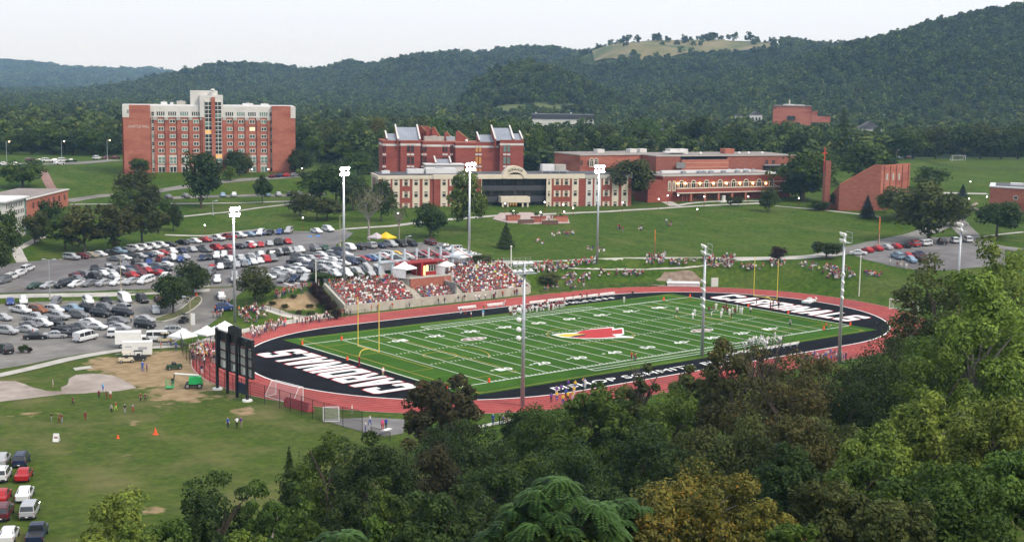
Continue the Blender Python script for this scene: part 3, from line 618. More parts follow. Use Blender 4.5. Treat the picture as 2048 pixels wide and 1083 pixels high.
# scoreboard seen from behind
BLK = mat('black_steel', (.012, .012, .014), (.02, .02, .022), 2, .5); GREYP = mat('panel_grey', (.34, .34, .31), (.42, .42, .38), 1.2, .7); SLATE = mat('panel_slate', (.16, .165, .165), (.22, .22, .215), 1.4, .7)
sb = thing('scoreboard', 'tall black scoreboard seen from behind on four columns', 'scoreboard', (-31.4, 0, 0))
for y, zt in ((22.3, 10.6), (18.6, 10.3), (15.2, 10.2), (11.7, 10.0)): k = MB(); k.box(-.5, -.1, y-.2, y+.2, 0, zt); k.build('column', BLK, sb)
for y in (22.3, 11.7): k = MB(); k.lathe([(.001, .28), (.8, .28), (.85, 0)], (-.3, y, 0), 14); k.build('column_footing', mat('footing_white', (.72, .72, .7)), sb)
k = MB(); k.box(.0, .5, 10.5, 22.3, 3.7, 3.9); k.box(.0, .5, 10.5, 22.3, 10.0, 10.2); k.box(.0, .5, 10.5, 10.68, 3.9, 10.0); k.box(.0, .5, 22.12, 22.3, 3.9, 10.0)
for z in (5.4, 6.9, 8.4): k.box(.02, .3, 10.68, 22.12, z, z+.12)
for y in (14.86, 18.41): k.box(.02, .35, y, y+.18, 3.9, 10.0)
k.build('frame', BLK, sb)
for i, (y0, y1) in enumerate(((10.75, 14.85), (15.05, 18.4), (18.6, 22.05))):
    for j, (z0, z1) in enumerate(((4, 5.4), (5.56, 6.9), (7.06, 8.4), (8.56, 10))):
        k = MB(); k.box(.2, .45, y0+.05, y1-.05, z0+.04, z1-.04); k.build('panel', [GREYP, SLATE, GREYP, SLATE, GREYP, GREYP][(i*3+j*2+i*j) % 6] if j < 3 else BLK, sb)
        if j == 0: k = MB(); k.box(.1, .2, y0+.5, y1-1.2, z0+.15, z1-.25); k.build('control_box', mat('box_white', (.62, .63, .6)), sb)
k = MB(); pts = [(14.7, 10.2), (18.9, 10.2), (18.9, 11.2)]+[(18.9-4.2*t, 11.2+.45*math.sin(math.pi*t)+.25*t) for t in (.15, .3, .5, .7, .85)]+[(14.7, 11.45)]
k.hexa([(.05, y, z) for y, z in pts], [(.45, y, z) for y, z in pts]); k.build('arched_header', BLK, sb)
k = MB(); k.tube((-.3, 21.5, 10.75), (-.3, 23.2, 10.75), .08); k.build('camera_arm', STEEL, sb)
k = MB(); k.ball((-.3, 21.4, 10.6), .22); k.build('camera_dome', WHITE, sb)
k = MB(); k.box(-.25, .1, 12.6, 16.0, .9, 2.6); k.build('lower_panel', mat('navy_panel', (.02, .025, .05)), sb)

# perimeter fence with see-through mesh
def fence(line, h, lab, step=3.0, mesh_mat=None, post_mat=BLK, rail=True):
    c = dense(line, step); t = thing('chain_link_fence', lab, 'fence', (c[0][0], c[0][1], hz1(*c[0])))
    o = Vector((c[0][0], c[0][1], hz1(*c[0]))); q = [Vector((x, y, z))-o for (x, y), z in zip(c, height(np.array([p[0] for p in c]), np.array([p[1] for p in c])))]
    pm = None
    for p in q:
        if pm is None: k = MB(); k.tube((0, 0, 0), (0, 0, h), .05, .05, 6); pm = k.mesh('fence_post', post_mat)
        link('fence_post', pm, t, p)
    for a, b in zip(q[:-1], q[1:]):
        k = MB(); k.face([a+Vector((0, 0, .05)), b+Vector((0, 0, .05)), b+Vector((0, 0, h-.05)), a+Vector((0, 0, h-.05))]); k.build('mesh_panel', mesh_mat or MESH, t)
    if rail:
        k = MB(); k.path([p+Vector((0, 0, h)) for p in q], .035, 5); k.path([p+Vector((0, 0, h*.5)) for p in q], .02, 4); k.build('rail', post_mat, t)
    return t
MESH = mat('chain_link', (.02, .02, .022), None, rough=.6, alpha=.26); MESHL = mat('thin_wire_mesh', (.05, .05, .05), None, rough=.6, alpha=.14)
fence([tuple(at_z(a, b)[:2]) for a, b in ((362, 696), (366, 712), (380, 729), (400, 750), (420, 765))]+[(-31.0, 24), (-31.0, 12), (-30.0, 4), (-29, -8), (-27.2, -16)], 3.1, 'tall black chain link fence around the scoreboard end of the track')
fence([tuple(at_z(a, b)[:2]) for a, b in ((742, 868), (780, 880))], 1.2, 'short black fence beside the near gate')
fence([tuple(P(a, b)[:2]) for a, b in ((523, 617), (560, 627), (600, 634), (622, 636))], 1.1, 'dark railing along the ramp under the planted bank', 2.2, MESH)
fence([tuple(at_z(a, b)[:2]) for a, b in ((640, 645), (700, 634), (730, 627))], 1.1, 'low railing in front of the left bleacher corner', 2.4, MESHL)
fence([(-8, -25.4), (10, -25.4), (30, -25.4), (50, -25.4), (80, -25.4)], 1.1, 'low fence along the near side of the track', 3, MESHL)
fence([(82, 73.6), (95, 73.4), (105, 71.4), (116, 66.6)], 1.1, 'low fence between the track and the grass bank', 3, MESHL)

# bleachers
BCONC = mat('bleacher_concrete', (.36, .33, .28), (.45, .42, .36), .7, .85); ALU = mat('aluminium', (.45, .47, .50), (.52, .54, .56), 2, .4, .6); BRW = mat('red_brick_wall', (.30, .095, .065), (.36, .13, .09), 1.2, .85)
ROW = .78; RISE = .385; Y0B, Z0B = 75.2, 1.45
bl = thing('bleachers', 'grandstand of concrete tiers packed with spectators in red and white', 'bleachers', (0, 0, 0))
def tier(x0, x1, n0, n1):
    for i in range(n0, n1):
        y = Y0B+i*ROW; z = Z0B+i*RISE
        k = MB(); k.box(x0, x1, y, y+ROW-.004, z-1.2 if i else 0, z); k.build('tier', BCONC, bl)
        k = MB(); k.box(x0+.3, x1-.3, y+.28, y+.56, z+.36, z+.42); k.build('seat_bench', ALU, bl)
SECT = [(26.8, 46.0, 0, 10), (48.0, 57.0, 0, 5), (60.0, 79.5, 0, 13)]
for s in SECT: tier(*s)
AISLE = [(46.0, 48.0), (57.0, 60.0)]
for x0, x1 in AISLE:
    k = MB()
    for i in range(20): k.box(x0+.02, x1-.02, Y0B+i*ROW/2, Y0B+(i+1)*ROW/2-.003, 0, Z0B+(i+1)*RISE/2-.2)
    k.build('stairway', BCONC, bl)
k = MB(); k.box(26.6, 79.7, 74.9, 75.19, 0, 2.0); k.build('front_wall', BCONC, bl)
k = MB(); k.box(47.4, 59.2, Y0B+6*ROW, Y0B+6*ROW+.35, 2.5, 5.75); k.build('brick_wall', BRW, bl)
k = MB(); k.box(47.2, 59.4, Y0B+6*ROW-.05, Y0B+6*ROW+.5, 5.75, 5.95); k.build('wall_cap', CONC, bl)
k = MB(); k.box(47.2, 60, Y0B+6*ROW+.5, 88.5, 3, 5.72); k.build('plaza_floor', CONC, bl)
for x0, x1, nr in ((26.6, 47.0, 10), (60.2, 79.7, 13)): k = MB(); k.box(x0, x1, Y0B+nr*ROW, Y0B+nr*ROW+2.6, 3, Z0B+nr*RISE-.2); k.build('back_walkway', CONC, bl)
sp = MB(); sp.hexa([(26.0, 75, 0), (26.6, 75, 0), (26.6, 84, 0), (26.0, 84, 0)], [(26.0, 75, 2.1), (26.6, 75, 2.1), (26.6, 84, 6.0), (26.0, 84, 6.0)]); sp.build('side_wall', BCONC, bl)
sp = MB(); sp.hexa([(79.7, 75, 0), (80.2, 75, 0), (80.2, 86, 0), (79.7, 86, 0)], [(79.7, 75, 2.1), (80.2, 75, 2.1), (80.2, 86, 7.0), (79.7, 86, 7.0)]); sp.build('side_wall', BCONC, bl)
def railing(parent, pts, h=1.0, step=2.0, m=ALU):
    k = MB(); L3 = []
    for a, b in zip(pts[:-1], pts[1:]):
        a = Vector(a); b = Vector(b); n = max(1, int((b-a).length/step)); L3 += [a+(b-a)*i/n for i in range(n)]
    L3.append(Vector(pts[-1]))
    for p in L3: k.tube(p, p+Vector((0, 0, h)), .03, .03, 4)
    for z in (h, h*.55): k.path([p+Vector((0, 0, z)) for p in L3], .025, 4)
    return k.build('handrail', m, parent)
railing(bl, [(26.3, 75, 2.1), (26.3, 84, 6.0)]); railing(bl, [(26.7, 75.05, 2.0), (46, 75.05, 2.0)]); railing(bl, [(48, 75.05, 2.0), (57, 75.05, 2.0)]); railing(bl, [(60, 75.05, 2.0), (79.6, 75.05, 2.0)])
railing(bl, [(57.1, 75.3, 2.4), (57.1, 80.6, 5.0)]); railing(bl, [(59.9, 75.3, 2.4), (59.9, 85, 7.0)]); railing(bl, [(79.95, 75, 2.1), (79.95, 86, 7.0)]); railing(bl, [(80, 86, 6.6), (90, 87, 6.2)], 1.1)
sc_ = MB(); sc_.box(57.15, 57.5, 75.3, 80.6, 0.2, 4.6); sc_.build('stair_flank', SLATE, bl)
# press box, its masts and roof
pb = thing('press_box', 'red press box with glazed front under a flat red roof', 'press box', (0, 0, 5.72))
PBR = mat('press_red', (.36, .02, .022), (.30, .018, .02), 1, .6)
GLD = mat('dark_glass', (.02, .026, .028), (.05, .06, .06), .8, .1, spec=.7); GLW = mat('warm_window', (.55, .40, .16), None, rough=.3, emit=1.6); FRM = mat('white_frame', (.66, .64, .58), None, rough=.6)
xa, xb = at_Y(842, 558, 83.6)[0], at_Y(874, 553, 83.6)[0]
k = MB(); k.box(xa, xb, 83.6, 88, 0, 3.2); k.build('wall', PBR, pb)
k = MB(); k.box(xa-4.4, xb+2.2, 82.6, 87.0, 3.2, 3.45); k.build('roof', mat('roof_red', (.24, .02, .022)), pb)
k = MB(); k.box(xa-.6, xa, 82.6, 86, 0, 3.2); k.build('side_panel', PBR, pb)
for i in range(4):
    a = xa+1.4+i*(xb-xa-1.8)/4; b = a+(xb-xa-1.8)/4-.12; gp = MB(); gp.box(a-.06, b+.06, 83.5, 83.59, .9, 2.5); f_ = gp.build('window_frame', FRM, pb)
    g = MB(); g.box(a+.03, b-.03, 83.44, 83.5, .98, 2.42); g.build('pane', GLW if i in (0,) else GLD, f_)
for i in range(2): g = MB(); g.box(xa+.2+i*.55, xa+.65+i*.55, 83.5, 83.6, .1, 2.3); g.build('door', GLW, pb)
MST = mat('mast_paint', (.42, .50, .56), (.48, .55, .60), 2, .5)
MX = []
for i, (px, py) in enumerate(((759, 503), (784, 501), (809, 497), (833, 496), (857, 495), (881, 493), (905, 490))):
    b = at_Y(px, 545, 87.2); x = b[0]; base = (x, 87.2, 5.7); h = height_to(base, py); MX.append((x, h))
    t = thing('canopy_mast', ORD[i+1]+' pale steel mast from the left of the row behind the stands', 'mast', base, 0, 'steel masts behind the stands')
    k = MB(); k.box(-.22, .22, -.22, .22, 0, h); k.build('column', MST, t)
    k = MB(); k.tube((.1, 0, h-.4), (4.4, -2.2, max(h-4.8, 3.0)), .1, .1, 6); k.build('stay', MST if i % 2 else mat('stay_red', (.45, .12, .12)), t)
k = MB(); k.box(MX[0][0]-.5, MX[2][0], 86.4, 86.9, 9.1, 9.6); k.box(MX[5][0], MX[6][0]+5.5, 86.4, 86.9, 9.1, 9.6); k.build('canopy_beam', MST); tag(bpy.data.objects['canopy_beam'], 'pale blue steel beam linking the masts either side of the press box', 'beam')
# canopies (pop-up tents)
TENT = mat('tent_fabric', (.80, .80, .80), (.74, .74, .75), 1.5, .75); TENTY = mat('tent_yellow', (.75, .48, .03), None); TENTG = mat('tent_grey', (.45, .40, .42), None)
def tent(p, w_, lab, m=TENT, rz=.3, h=2.2, wall=False):
    t = thing('canopy_tent', lab, 'tent', p, rz, 'pop-up canopy tents'); a = w_/2
    k = MB(); c = [(-a, -a, h), (a, -a, h), (a, a, h), (-a, a, h)]; ap = (0, 0, h+w_*.36)
    for i in range(4):
        p0, p1 = Vector(c[i]), Vector(c[(i+1) % 4]); mid = (p0+p1)/2+Vector((0, 0, -.05)); q0 = p0.lerp(Vector(ap), .5)-Vector((0, 0, .12)); q1 = p1.lerp(Vector(ap), .5)-Vector((0, 0, .12)); qm = mid.lerp(Vector(ap), .5)-Vector((0, 0, .05))
        k.face([p0, mid, qm, q0]); k.face([mid, p1, q1, qm]); k.face([q0, qm, ap]); k.face([qm, q1, ap])
        k.face([p0-Vector((0, 0, .28)), p1-Vector((0, 0, .28)), p1, p0])
    k.build('canopy', m, t)
    for x, y in ((-a, -a), (a, -a), (a, a), (-a, a)): k = MB(); k.tube((x*.98, y*.98, 0), (x*.98, y*.98, h), .03, .03, 5); k.build('leg', STEEL, t)
    if wall:
        for x0, y0, x1, y1 in ((-a, -a, -a, a), (-a, a, a, a)): k = MB(); k.face([(x0*.97, y0*.97, .05), (x1*.97, y1*.97, .05), (x1*.97, y1*.97, h-.05), (x0*.97, y0*.97, h-.05)]); k.build('side_wall', m, t)
    return t
tent(P(366, 692), 4.0, 'white canopy tent nearest the white van'); tent(P(414, 686), 4.0, 'white canopy tent in the middle of the three by the track'); tent(P(450, 677), 4.2, 'white canopy tent closest to the scoreboard top')
tent((*at_Y(809, 560, 83.5)[:2], 5.72), 4.2, 'white walled tent beside the red press box, toward the scoreboard', wall=True, h=2.3); tent((*at_Y(887, 556, 83.4)[:2], 5.72), 4.0, 'white walled tent on the far side of the press box', wall=True, h=2.2); tent((*at_Y(920, 540, 88.4)[:2], 6.8), 4.4, 'white canopy tent behind the right block of spectators')
tent(P(772, 490), 4, 'yellow canopy tent at the top of the parking lot', TENTY); tent(P(753, 490), 3.6, 'grey canopy tent beside the yellow one', TENTG)
# soccer goals
def soccer_goal(p, rz, lab, w_=7.3, h=2.44):
    t = thing('soccer_goal', lab, 'goal', p, rz); a = w_/2
    for x in (-a, a): k = MB(); k.tube((x, 0, 0), (x, 0, h), .07); k.build('post', WHITE, t)
    k = MB(); k.tube((-a-.07, 0, h), (a+.07, 0, h), .07); k.build('crossbar', WHITE, t)
    k = MB()
    for x in (-a, a): k.path([(x, 0, .05), (x, 2.2, .05), (x, .9, h), (x, 0, h)], .05, 5)
    k.tube((-a, 2.2, .05), (a, 2.2, .05), .06); k.build('frame', WHITE, t)
    k = MB(); k.face([(-a, 2.2, .1), (a, 2.2, .1), (a, .9, h-.05), (-a, .9, h-.05)])
    for x in (-a, a): k.face([(x, .05, .1), (x, 2.2, .1), (x, .9, h-.05), (x, .05, h-.05)])
    k.face([(-a, 0, h-.02), (a, 0, h-.02), (a, .9, h-.05), (-a, .9, h-.05)]); k.build('net', mat('net_cord', (.75, .75, .75), None, alpha=.16), t)
    return t
soccer_goal((-25.2, 9.4, .06), R(98), 'white soccer goal standing on the track inside the black fence'); soccer_goal((136.6, 5.4, .06), R(-82), 'white soccer goal by the far right bend of the track')
soccer_goal(P(1918, 321), R(-20), 'white soccer goal on the distant upper pitch')
soccer_goal((*at_z(662, 836)[:2], .02), R(150), 'small white training goal behind the fence', 2.4, 1.8)
# jump mats, benches
MATG = mat('mat_vinyl', (.46, .48, .47), (.54, .55, .54), 1, .6)
t = thing('vault_mat', 'long grey pole vault landing mat at the edge of the track', 'mat', (*at_z(1366, 571)[:2], .05), R(-42)); k = MB(); k.box(-4.2, 4.2, -2.2, 2.2, .05, .85); k.build('cushion', MATG, t); k = MB(); k.box(-4.3, 4.3, -2.3, 2.3, .85, .95); k.build('cover', mat('mat_cover', (.60, .62, .61)), t); k = MB(); k.box(-4.0, -3.0, .6, 2.0, .95, 1.35); k.build('collar_pad', MATG, t)
t = thing('standing_mat', 'pale mat standing on edge beside the landing mat', 'mat', (*at_z(1429, 573)[:2], .05), R(-30)); k = MB(); k.box(-.9, .9, -.25, .25, 0, 2.3); k.build('pad', mat('mat_pale', (.52, .54, .50), (.6, .6, .56), 2), t); k = MB(); k.box(-.9, .9, .25, .35, 1.0, 1.2); k.build('strap', SLATE, t)
t = thing('vault_mat', 'white landing mat on the track behind the far goal post', 'mat', (*at_z(1618, 604)[:2], .05), R(20)); k = MB(); k.box(-2.6, 2.6, -1, 1, .05, .45); k.build('cushion', mat('mat_white', (.62, .63, .62)), t); k = MB(); [k.box(x, x+.6, .2, .9, .45, .8) for x in (.6, 1.4, 2.1)]; k.build('rolled_pad', MATG, t)
t = thing('hurdle_cover', 'red vinyl cover leaning on the fence by the soccer goal', 'cover', (*at_z(598, 817)[:2], .05), R(98)); k = MB(); k.hexa([(-3, -.9, 0), (3, -.9, 0), (3, .6, 0), (-3, .6, 0)], [(-3, .1, 1.5), (3, .1, 1.5), (3, .3, 1.5), (-3, .3, 1.5)]); k.build('cover_sheet', mat('cover_red', (.42, .09, .10), (.36, .06, .07), 1), t); k = MB(); k.box(3.0, 3.1, -.7, .6, 0, 1.2); k.build('cover_end', PBR, t)
def bench(p, rz, w_, lab):
    t = thing('team_bench', lab, 'bench', p, rz, 'team benches on the far track')
    k = MB(); k.box(-w_/2, w_/2, -.15, .15, .42, .48); k.build('seat', WHITE, t); k = MB(); k.box(-w_/2, w_/2, .2, .25, .6, .95); k.build('backrest', WHITE, t)
    for x in (-w_*.4, 0, w_*.4): k = MB(); k.box(x-.05, x+.05, -.15, .25, 0, .42); k.box(x-.03, x+.03, .2, .25, .42, .95); k.build('leg', STEEL, t)
for i, px in enumerate((935, 993)): bench((*at_z(px, 620 if i == 0 else 614)[:2], .06), 0, 5.2, ['white team bench nearer the goal post', 'white team bench nearer the players'][i])
for i in range(5): bench((71+i*5.6, 61.0, .06), 0, 5.0, ORD[i+1]+' white bench along the far sideline beyond the players')
for i in range(4): bench((62+i*5.6, -9.0, .06), math.pi, 5.0, ORD[i+1]+' visitors bench on the near sideline')
k = MB(); t = thing('guard_board', 'white board lying along the low fence near the people in blue', 'board', (*at_z(985, 850)[:2], .05), R(2)); k.box(-4, 7, -.1, .1, 0, .35); k.build('plank', WHITE, t); k = MB(); [k.box(x, x+.1, .1, .4, 0, .3) for x in (-3, 0, 3, 6)]; k.build('stake', STEEL, t)
# rocks behind the vault mat and planted bank of shrubs
ROCK = mat('rock_cut', (.16, .115, .085), (.26, .20, .155), .6, .95)
drape('rock_cut', wobble(px_poly([(1300, 566), (1330, 548), (1360, 540), (1385, 543), (1410, 558), (1412, 568), (1370, 566), (1320, 572)]), .8), ROCK, .1, 2.0, 'bare rocky cut in the grass bank behind the landing mat')
sheet('apron', [tuple(at_z(a, b)[:2]) for a, b in ((640, 838), (740, 834), (810, 838), (806, 866), (770, 872), (735, 866))], .03, ASPH, None, 'dark asphalt apron by the near gate')
# ------------------------------------------------------------------ buildings
BRICK = bump(mat('brick', (.335, .112, .074), (.395, .146, .10), .5, .88, stretch=(1, 1, 4), col3=(.25, .07, .05), scale3=.08), 3, .15, .05)
BRICK2 = mat('dark_brick', (.235, .056, .042), (.29, .08, .058), .5, .88, stretch=(1, 1, 4), col3=(.205, .05, .04), scale3=.07)
BRICK3 = mat('brown_and_shaded_brick', (.215, .072, .052), (.27, .098, .07), .5, .88, stretch=(1, 1, 4))  # also the slanted hall's left face, where shade is put into the colour
CREAM = mat('cream_stone', (.58, .51, .41), (.65, .57, .46), .4, .8); STONE = mat('pale_stone', (.54, .525, .50), (.61, .595, .565), .25, .8); STONED = mat('weathered_stone', (.36, .34, .31), (.44, .42, .38), .8, .85)
ROOFD = mat('dark_roof', (.06, .062, .07), (.11, .11, .12), .25, .8); ROOFG = mat('metal_roof', (.26, .28, .32), (.32, .34, .38), .3, .45, .3); ROOFW = mat('white_roof', (.66, .66, .66), (.58, .58, .58), .3, .7); ROOFB = mat('gravel_roof', (.20, .17, .16), (.28, .24, .22), .3, .9)
GLT = mat('teal_glass', (.10, .19, .17), (.16, .26, .23), .6, .15, spec=.6); TINT = mat('smoked_glass', (.022, .022, .026), (.032, .032, .036), .4, .12, spec=.6); DGREY = mat('dark_spandrel', (.04, .042, .05), (.055, .055, .062), .5, .5)
AMB = mat('amber_window', (.65, .34, .09), None, rough=.4, emit=.35)
class Bld:
    """a building: local x along the front, y back into it, z up"""
    def __init__(s, name, label, origin, ang, cat='building'):
        s.o = np.array(origin, float); s.a = ang; s.ux = np.array([math.cos(ang), math.sin(ang), 0]); s.uy = np.array([-math.sin(ang), math.cos(ang), 0])
        s.t = thing(name, label, cat, origin, ang)
    def px(s, x, y, dep=0.0):
        """photo position -> (x, z) on the plane `dep` behind the front"""
        d = view_ray(x, y); o = s.o+s.uy*dep; k = ((o-CAM)@s.uy)/(d@s.uy); p = CAM+d*k-o; return float(p@s.ux), float(p[2])
    def w(s, x, y=0.0, z=0.0): return s.o+s.ux*x+s.uy*y+np.array([0, 0, z])
    def box(s, name, x0, x1, y0, y1, z0, z1, m, parent=None): k = MB(); k.box(x0, x1, y0, y1, z0, z1); return k.build(name, m, parent or s.t)
    def window(s, x0, x1, z0, z1, y=0.0, glass=None, frame=FRM, fw=.12, bars=(1, 0), out=.10, lit=None):
        k = MB(); k.box(x0, x1, y-out, y+.05, z0, z0+fw); k.box(x0, x1, y-out, y+.05, z1-fw, z1); k.box(x0, x0+fw, y-out, y+.05, z0+fw, z1-fw); k.box(x1-fw, x1, y-out, y+.05, z0+fw, z1-fw)
        for i in range(1, bars[0]+1): c = x0+(x1-x0)*i/(bars[0]+1); k.box(c-fw/2, c+fw/2, y-out+.02, y+.05, z0+fw, z1-fw)
        for i in range(1, bars[1]+1): c = z0+(z1-z0)*i/(bars[1]+1); k.box(x0+fw, x1-fw, y-out+.03, y+.05, c-fw/2, c+fw/2)
        f = k.build('window', frame, s.t); g = MB(); g.face([(x0+fw, y-out+.05, z0+fw), (x1-fw, y-out+.05, z0+fw), (x1-fw, y-out+.05, z1-fw), (x0+fw, y-out+.05, z1-fw)]); g.build('pane', glass or GLD, f); return f
    def sidewindow(s, y0, y1, z0, z1, x, out=.1, frame=FRM, glass=None):
        k = MB(); k.box(x-out, x+.05, y0, y1, z0, z1); f = k.build('window', frame, s.t); g = MB(); g.face([(x-out-.02, y1-.15, z0+.15), (x-out-.02, y0+.15, z0+.15), (x-out-.02, y0+.15, z1-.15), (x-out-.02, y1-.15, z1-.15)]); g.build('pane', glass or GLD, f)
    def arch(s, xc, w_, z0, zs, y=0.0, m=CREAM, glass=None, fw=.3, out=.12, n=9):
        r = w_/2; o = [(xc-r, z0)]+[(xc-r*math.cos(t), zs+r*math.sin(t)) for t in np.linspace(0, math.pi, n)]+[(xc+r, z0)]; ri = r-fw; i_ = [(xc-ri, z0+fw)]+[(xc-ri*math.cos(t), zs+ri*math.sin(t)) for t in np.linspace(0, math.pi, n)]+[(xc+ri, z0+fw)]
        k = MB(); N = len(o)
        for a in range(N):
            b = (a+1) % N; k.face([(o[a][0], y-out, o[a][1]), (o[b][0], y-out, o[b][1]), (i_[b][0], y-out, i_[b][1]), (i_[a][0], y-out, i_[a][1])]); k.face([(o[a][0], y, o[a][1]), (o[b][0], y, o[b][1]), (o[b][0], y-out, o[b][1]), (o[a][0], y-out, o[a][1])])
        k.box(xc-ri, xc+ri, y-out+.02, y, zs-.12, zs+.04); k.box(xc-.06, xc+.06, y-out+.02, y, z0+fw, zs-.12)
        f = k.build('window', m, s.t); g = MB(); g.face([(x, y-.03, z) for x, z in i_]); g.build('pane', glass or GLD, f); return f
def rooftop(b, x, y, z, w_, d_, h, m=ROOFW):
    u = b.box('roof_unit', x, x+w_, y, y+d_, z, z+h, m); k = MB(); k.lathe([(w_*.16, h+.001), (w_*.16, h+.25), (.01, h+.25)], (x+w_/2, y+d_/2, z), 8); k.build('fan_housing', STEEL, u)

# --- the tall dormitory
B = Bld('dormitory', 'tall red brick dormitory with white top storey and central glazed tower', (*at_z(249, 347, 15.9)[:2], 15.6), R(-24.2))
xs = lambda p, y=346, dep=0: B.px(p, y, dep)[0]
xL1, xM0, xM1, xR1 = xs(303), xs(303), xs(545), xs(592); HT = 26.3; DEP = 13; RC = 1.6
B.box('wing', 0, xL1, 0, DEP, -1.5, HT, BRICK); B.box('wing', xM1, xR1-1.9, 0, DEP, -1.5, HT, BRICK); B.box('wing', xR1-1.9, xR1, 1.2, DEP, -1.5, 21.6, BRICK); B.box('corner_block', xR1-1.9, xR1+.1, 1.0, DEP, 21.6, HT-.2, STONE)
B.box('wall', xL1, xM1, RC, DEP-1, -1.5, 21.7, BRICK); B.box('top_storey', xL1, xM1, RC-.15, DEP-1, 21.7, HT-.3, STONE)
B.box('roof', .5, xR1-.5, 2.5, DEP-.5, HT-.3, HT+.15, ROOFW); B.box('corner_block', -.25, xs(262)-.2, -.12, DEP, 21.6, HT+.12, STONE)
for i in range(4): yy = 1.0+i*3.0; B.box('pilaster', -.5, -.01, yy, yy+1.0, -1.2, 21.6, BRICK2); B.sidewindow(yy+1.3, yy+2.4, 22.6, 24.6, -.26); [B.sidewindow(yy+1.2, yy+2.5, z, z+1.5, 0) for z in (3, 6, 9, 12, 15, 18)]
B.window(xs(256), xs(261), 22.9, 24.7, -.13, fw=.15)
me = text_mesh('IGNATIUS HALL', 1.2, 1.15)
o = letters(B.t, 'wall_lettering', me, (0, 0), (1, 0), (0, 1), 7.6, 1.0, STONE, 0); me = o.data
co = np.empty(len(me.vertices)*3); me.vertices.foreach_get('co', co); co = co.reshape(-1, 3); co = np.stack([co[:, 0]+5.6, np.full(len(co), -.05), co[:, 1]+18.2], -1); me.vertices.foreach_set('co', co.ravel()); me.update()
ZR = (20.2, 17.35, 14.5, 11.65, 8.95)
cols = [(323, 0), (346, 1), (370, 2), (393, 3), (460, 4), (483, 5), (505, 6), (528, 7)]
tealp = {(0, 0), (0, 2), (1, 2), (2, 1), (2, 2), (1, 4), (2, 4), (3, 0), (4, 1), (5, 2), (5, 1), (7, 0), (4, 4), (6, 3), (5, 4), (2, 3)}
for px, c in cols:
    x = xs(px, 300, RC)
    for r_, z in enumerate(ZR): B.window(x-1.1, x+1.1, z-.78, z+.72, RC, GLT if (c, r_) in tealp else (GLW if (c, r_) in ((6, 1),) else GLD), fw=.2, bars=(1, 0), out=.14)
    B.window(x-1.35, x+1.35, 3.9, 6.6, RC, GLT, fw=.22, bars=(1, 1)); B.window(x-1.35, x+1.35, .5, 2.9, RC, GLT if c in (4, 6, 7) else GLD, fw=.2, bars=(1, 0)); B.box('window_head', x-1.5, x+1.5, RC-.16, RC, 6.6, 7.2, STONE); B.box('window_head', x-1.5, x+1.5, RC-.16, RC, 2.95, 3.4, STONE)
    for i in range(4): B.window(x-1.55+i*.8, x-1.55+i*.8+.62, 22.3, 23.9, RC-.16, GLT if c in (2, 5, 7) else GLD, fw=.06, bars=(0, 0), out=.06)
for px in (312, 334, 358, 382, 405, 449, 471, 494, 517, 538): x = xs(px, 300, RC); B.box('pilaster', x-.55, x+.55, RC-.55, RC-.01, -1.2, 20.6, BRICK); B.box('stone_cap', x-.75, x+.75, RC-.75, RC-.17, 20.6, 21.8, STONED)
for px in (307, 542):
    x = xs(px, 300, RC); B.box('bay_panel', x-.6, x+.6, RC-.3, RC-.01, 0, 21.6, STONED)
    for z in (1.6, 4.8, 8.9, 11.6, 14.4, 17.2, 20, 23): B.window(x-.55, x+.55, z-.7, z+.8, RC-.3, GLT if z in (4.8, 14.4) else GLD, fw=.08, bars=(0, 1), out=.06)
xt0, xt1 = xs(393, 300, .6), xs(449, 300, .6); xc = xs(427.5, 300, .6)
B.box('tower', xt0+1.5, xt1-.3, .6, DEP, HT-4.5, HT+3.9, STONE); B.box('tower', xs(383, 300, 3), xs(437, 300, 3), 3, DEP, HT+.0, HT+5.6, STONE); B.box('tower_shaft', xs(407), xs(447), .5, 4, -1.5, 21.8, BRICK)
for px in (418, 437):
    x = xs(px, 300, .3); B.box('glazing_bay', x-1.35, x+1.35, .35, .49, 1.5, HT+2.2, FRM)
    for r_ in range(17):
        z = 1.6+r_*1.55
        for sx in (-1, 1): g = MB(); a, b = sorted((x+sx*.1, x+sx*1.25)); g.box(a, b, .3, .35, z, z+1.25); g.build('pane', GLT if (r_*7+px) % 11 == 0 else (AMB if (r_, px) in ((3, 437), (9, 418)) else GLD), B.t)
B.box('brick_fin', xc-.75, xc+.75, -.2, .3, -1, HT+3.2, BRICK); k = MB(); k.ball((xc, 1.5, HT+5.9), .9, 10, 6, .6); k.build('roof_dome', STONE, B.t)
for x, w_, h in ((14, 2.4, 1.0), (17.5, 1.2, .8), (20, 3.2, 1.4), (45, 4, .7), (52, 3, .6)): rooftop(B, x, 5, HT+.15, w_, 2.4, h, STONED if h > 1.2 else ROOFW)

# --- the main hall with the arched portal
p0 = at_z(757, 418, 10.9); p1 = at_z(1262, 413, 10.9)
ang = math.atan2(p1[1]-p0[1], p1[0]-p0[0]); B = D = Bld('main_hall', 'three storey brick and cream hall with arched dark glass centre', (p0[0], p0[1], 10.4), ang)
q = lambda x, y, dep=0: B.px(x, y, dep)
xe = q(1262, 413)[0]; zt = q(900, 349)[1]; zb = q(900, 357.5)[1]; x963 = q(962, 400)[0]; x1097 = q(1096, 400)[0]; xl2 = q(866, 400)[0]; xr2 = q(1168, 400)[0]
B.box('wall', 0, x963, 0, 15, -2, zb, BRICK2); B.box('wall', x1097, xe, 0, 15, -2, zb, BRICK2); B.box('wall', x963, x1097, 2.2, 15, -2, zb, TINT)
B.box('cornice', -.25, xl2, -.25, 15.2, zb, zt-.25, CREAM); B.box('cornice', xl2, xr2, -.6, 15.3, zb-.05, zt, CREAM); B.box('cornice', xr2, xe+.2, -.25, 15.2, zb, zt-.3, STONED)
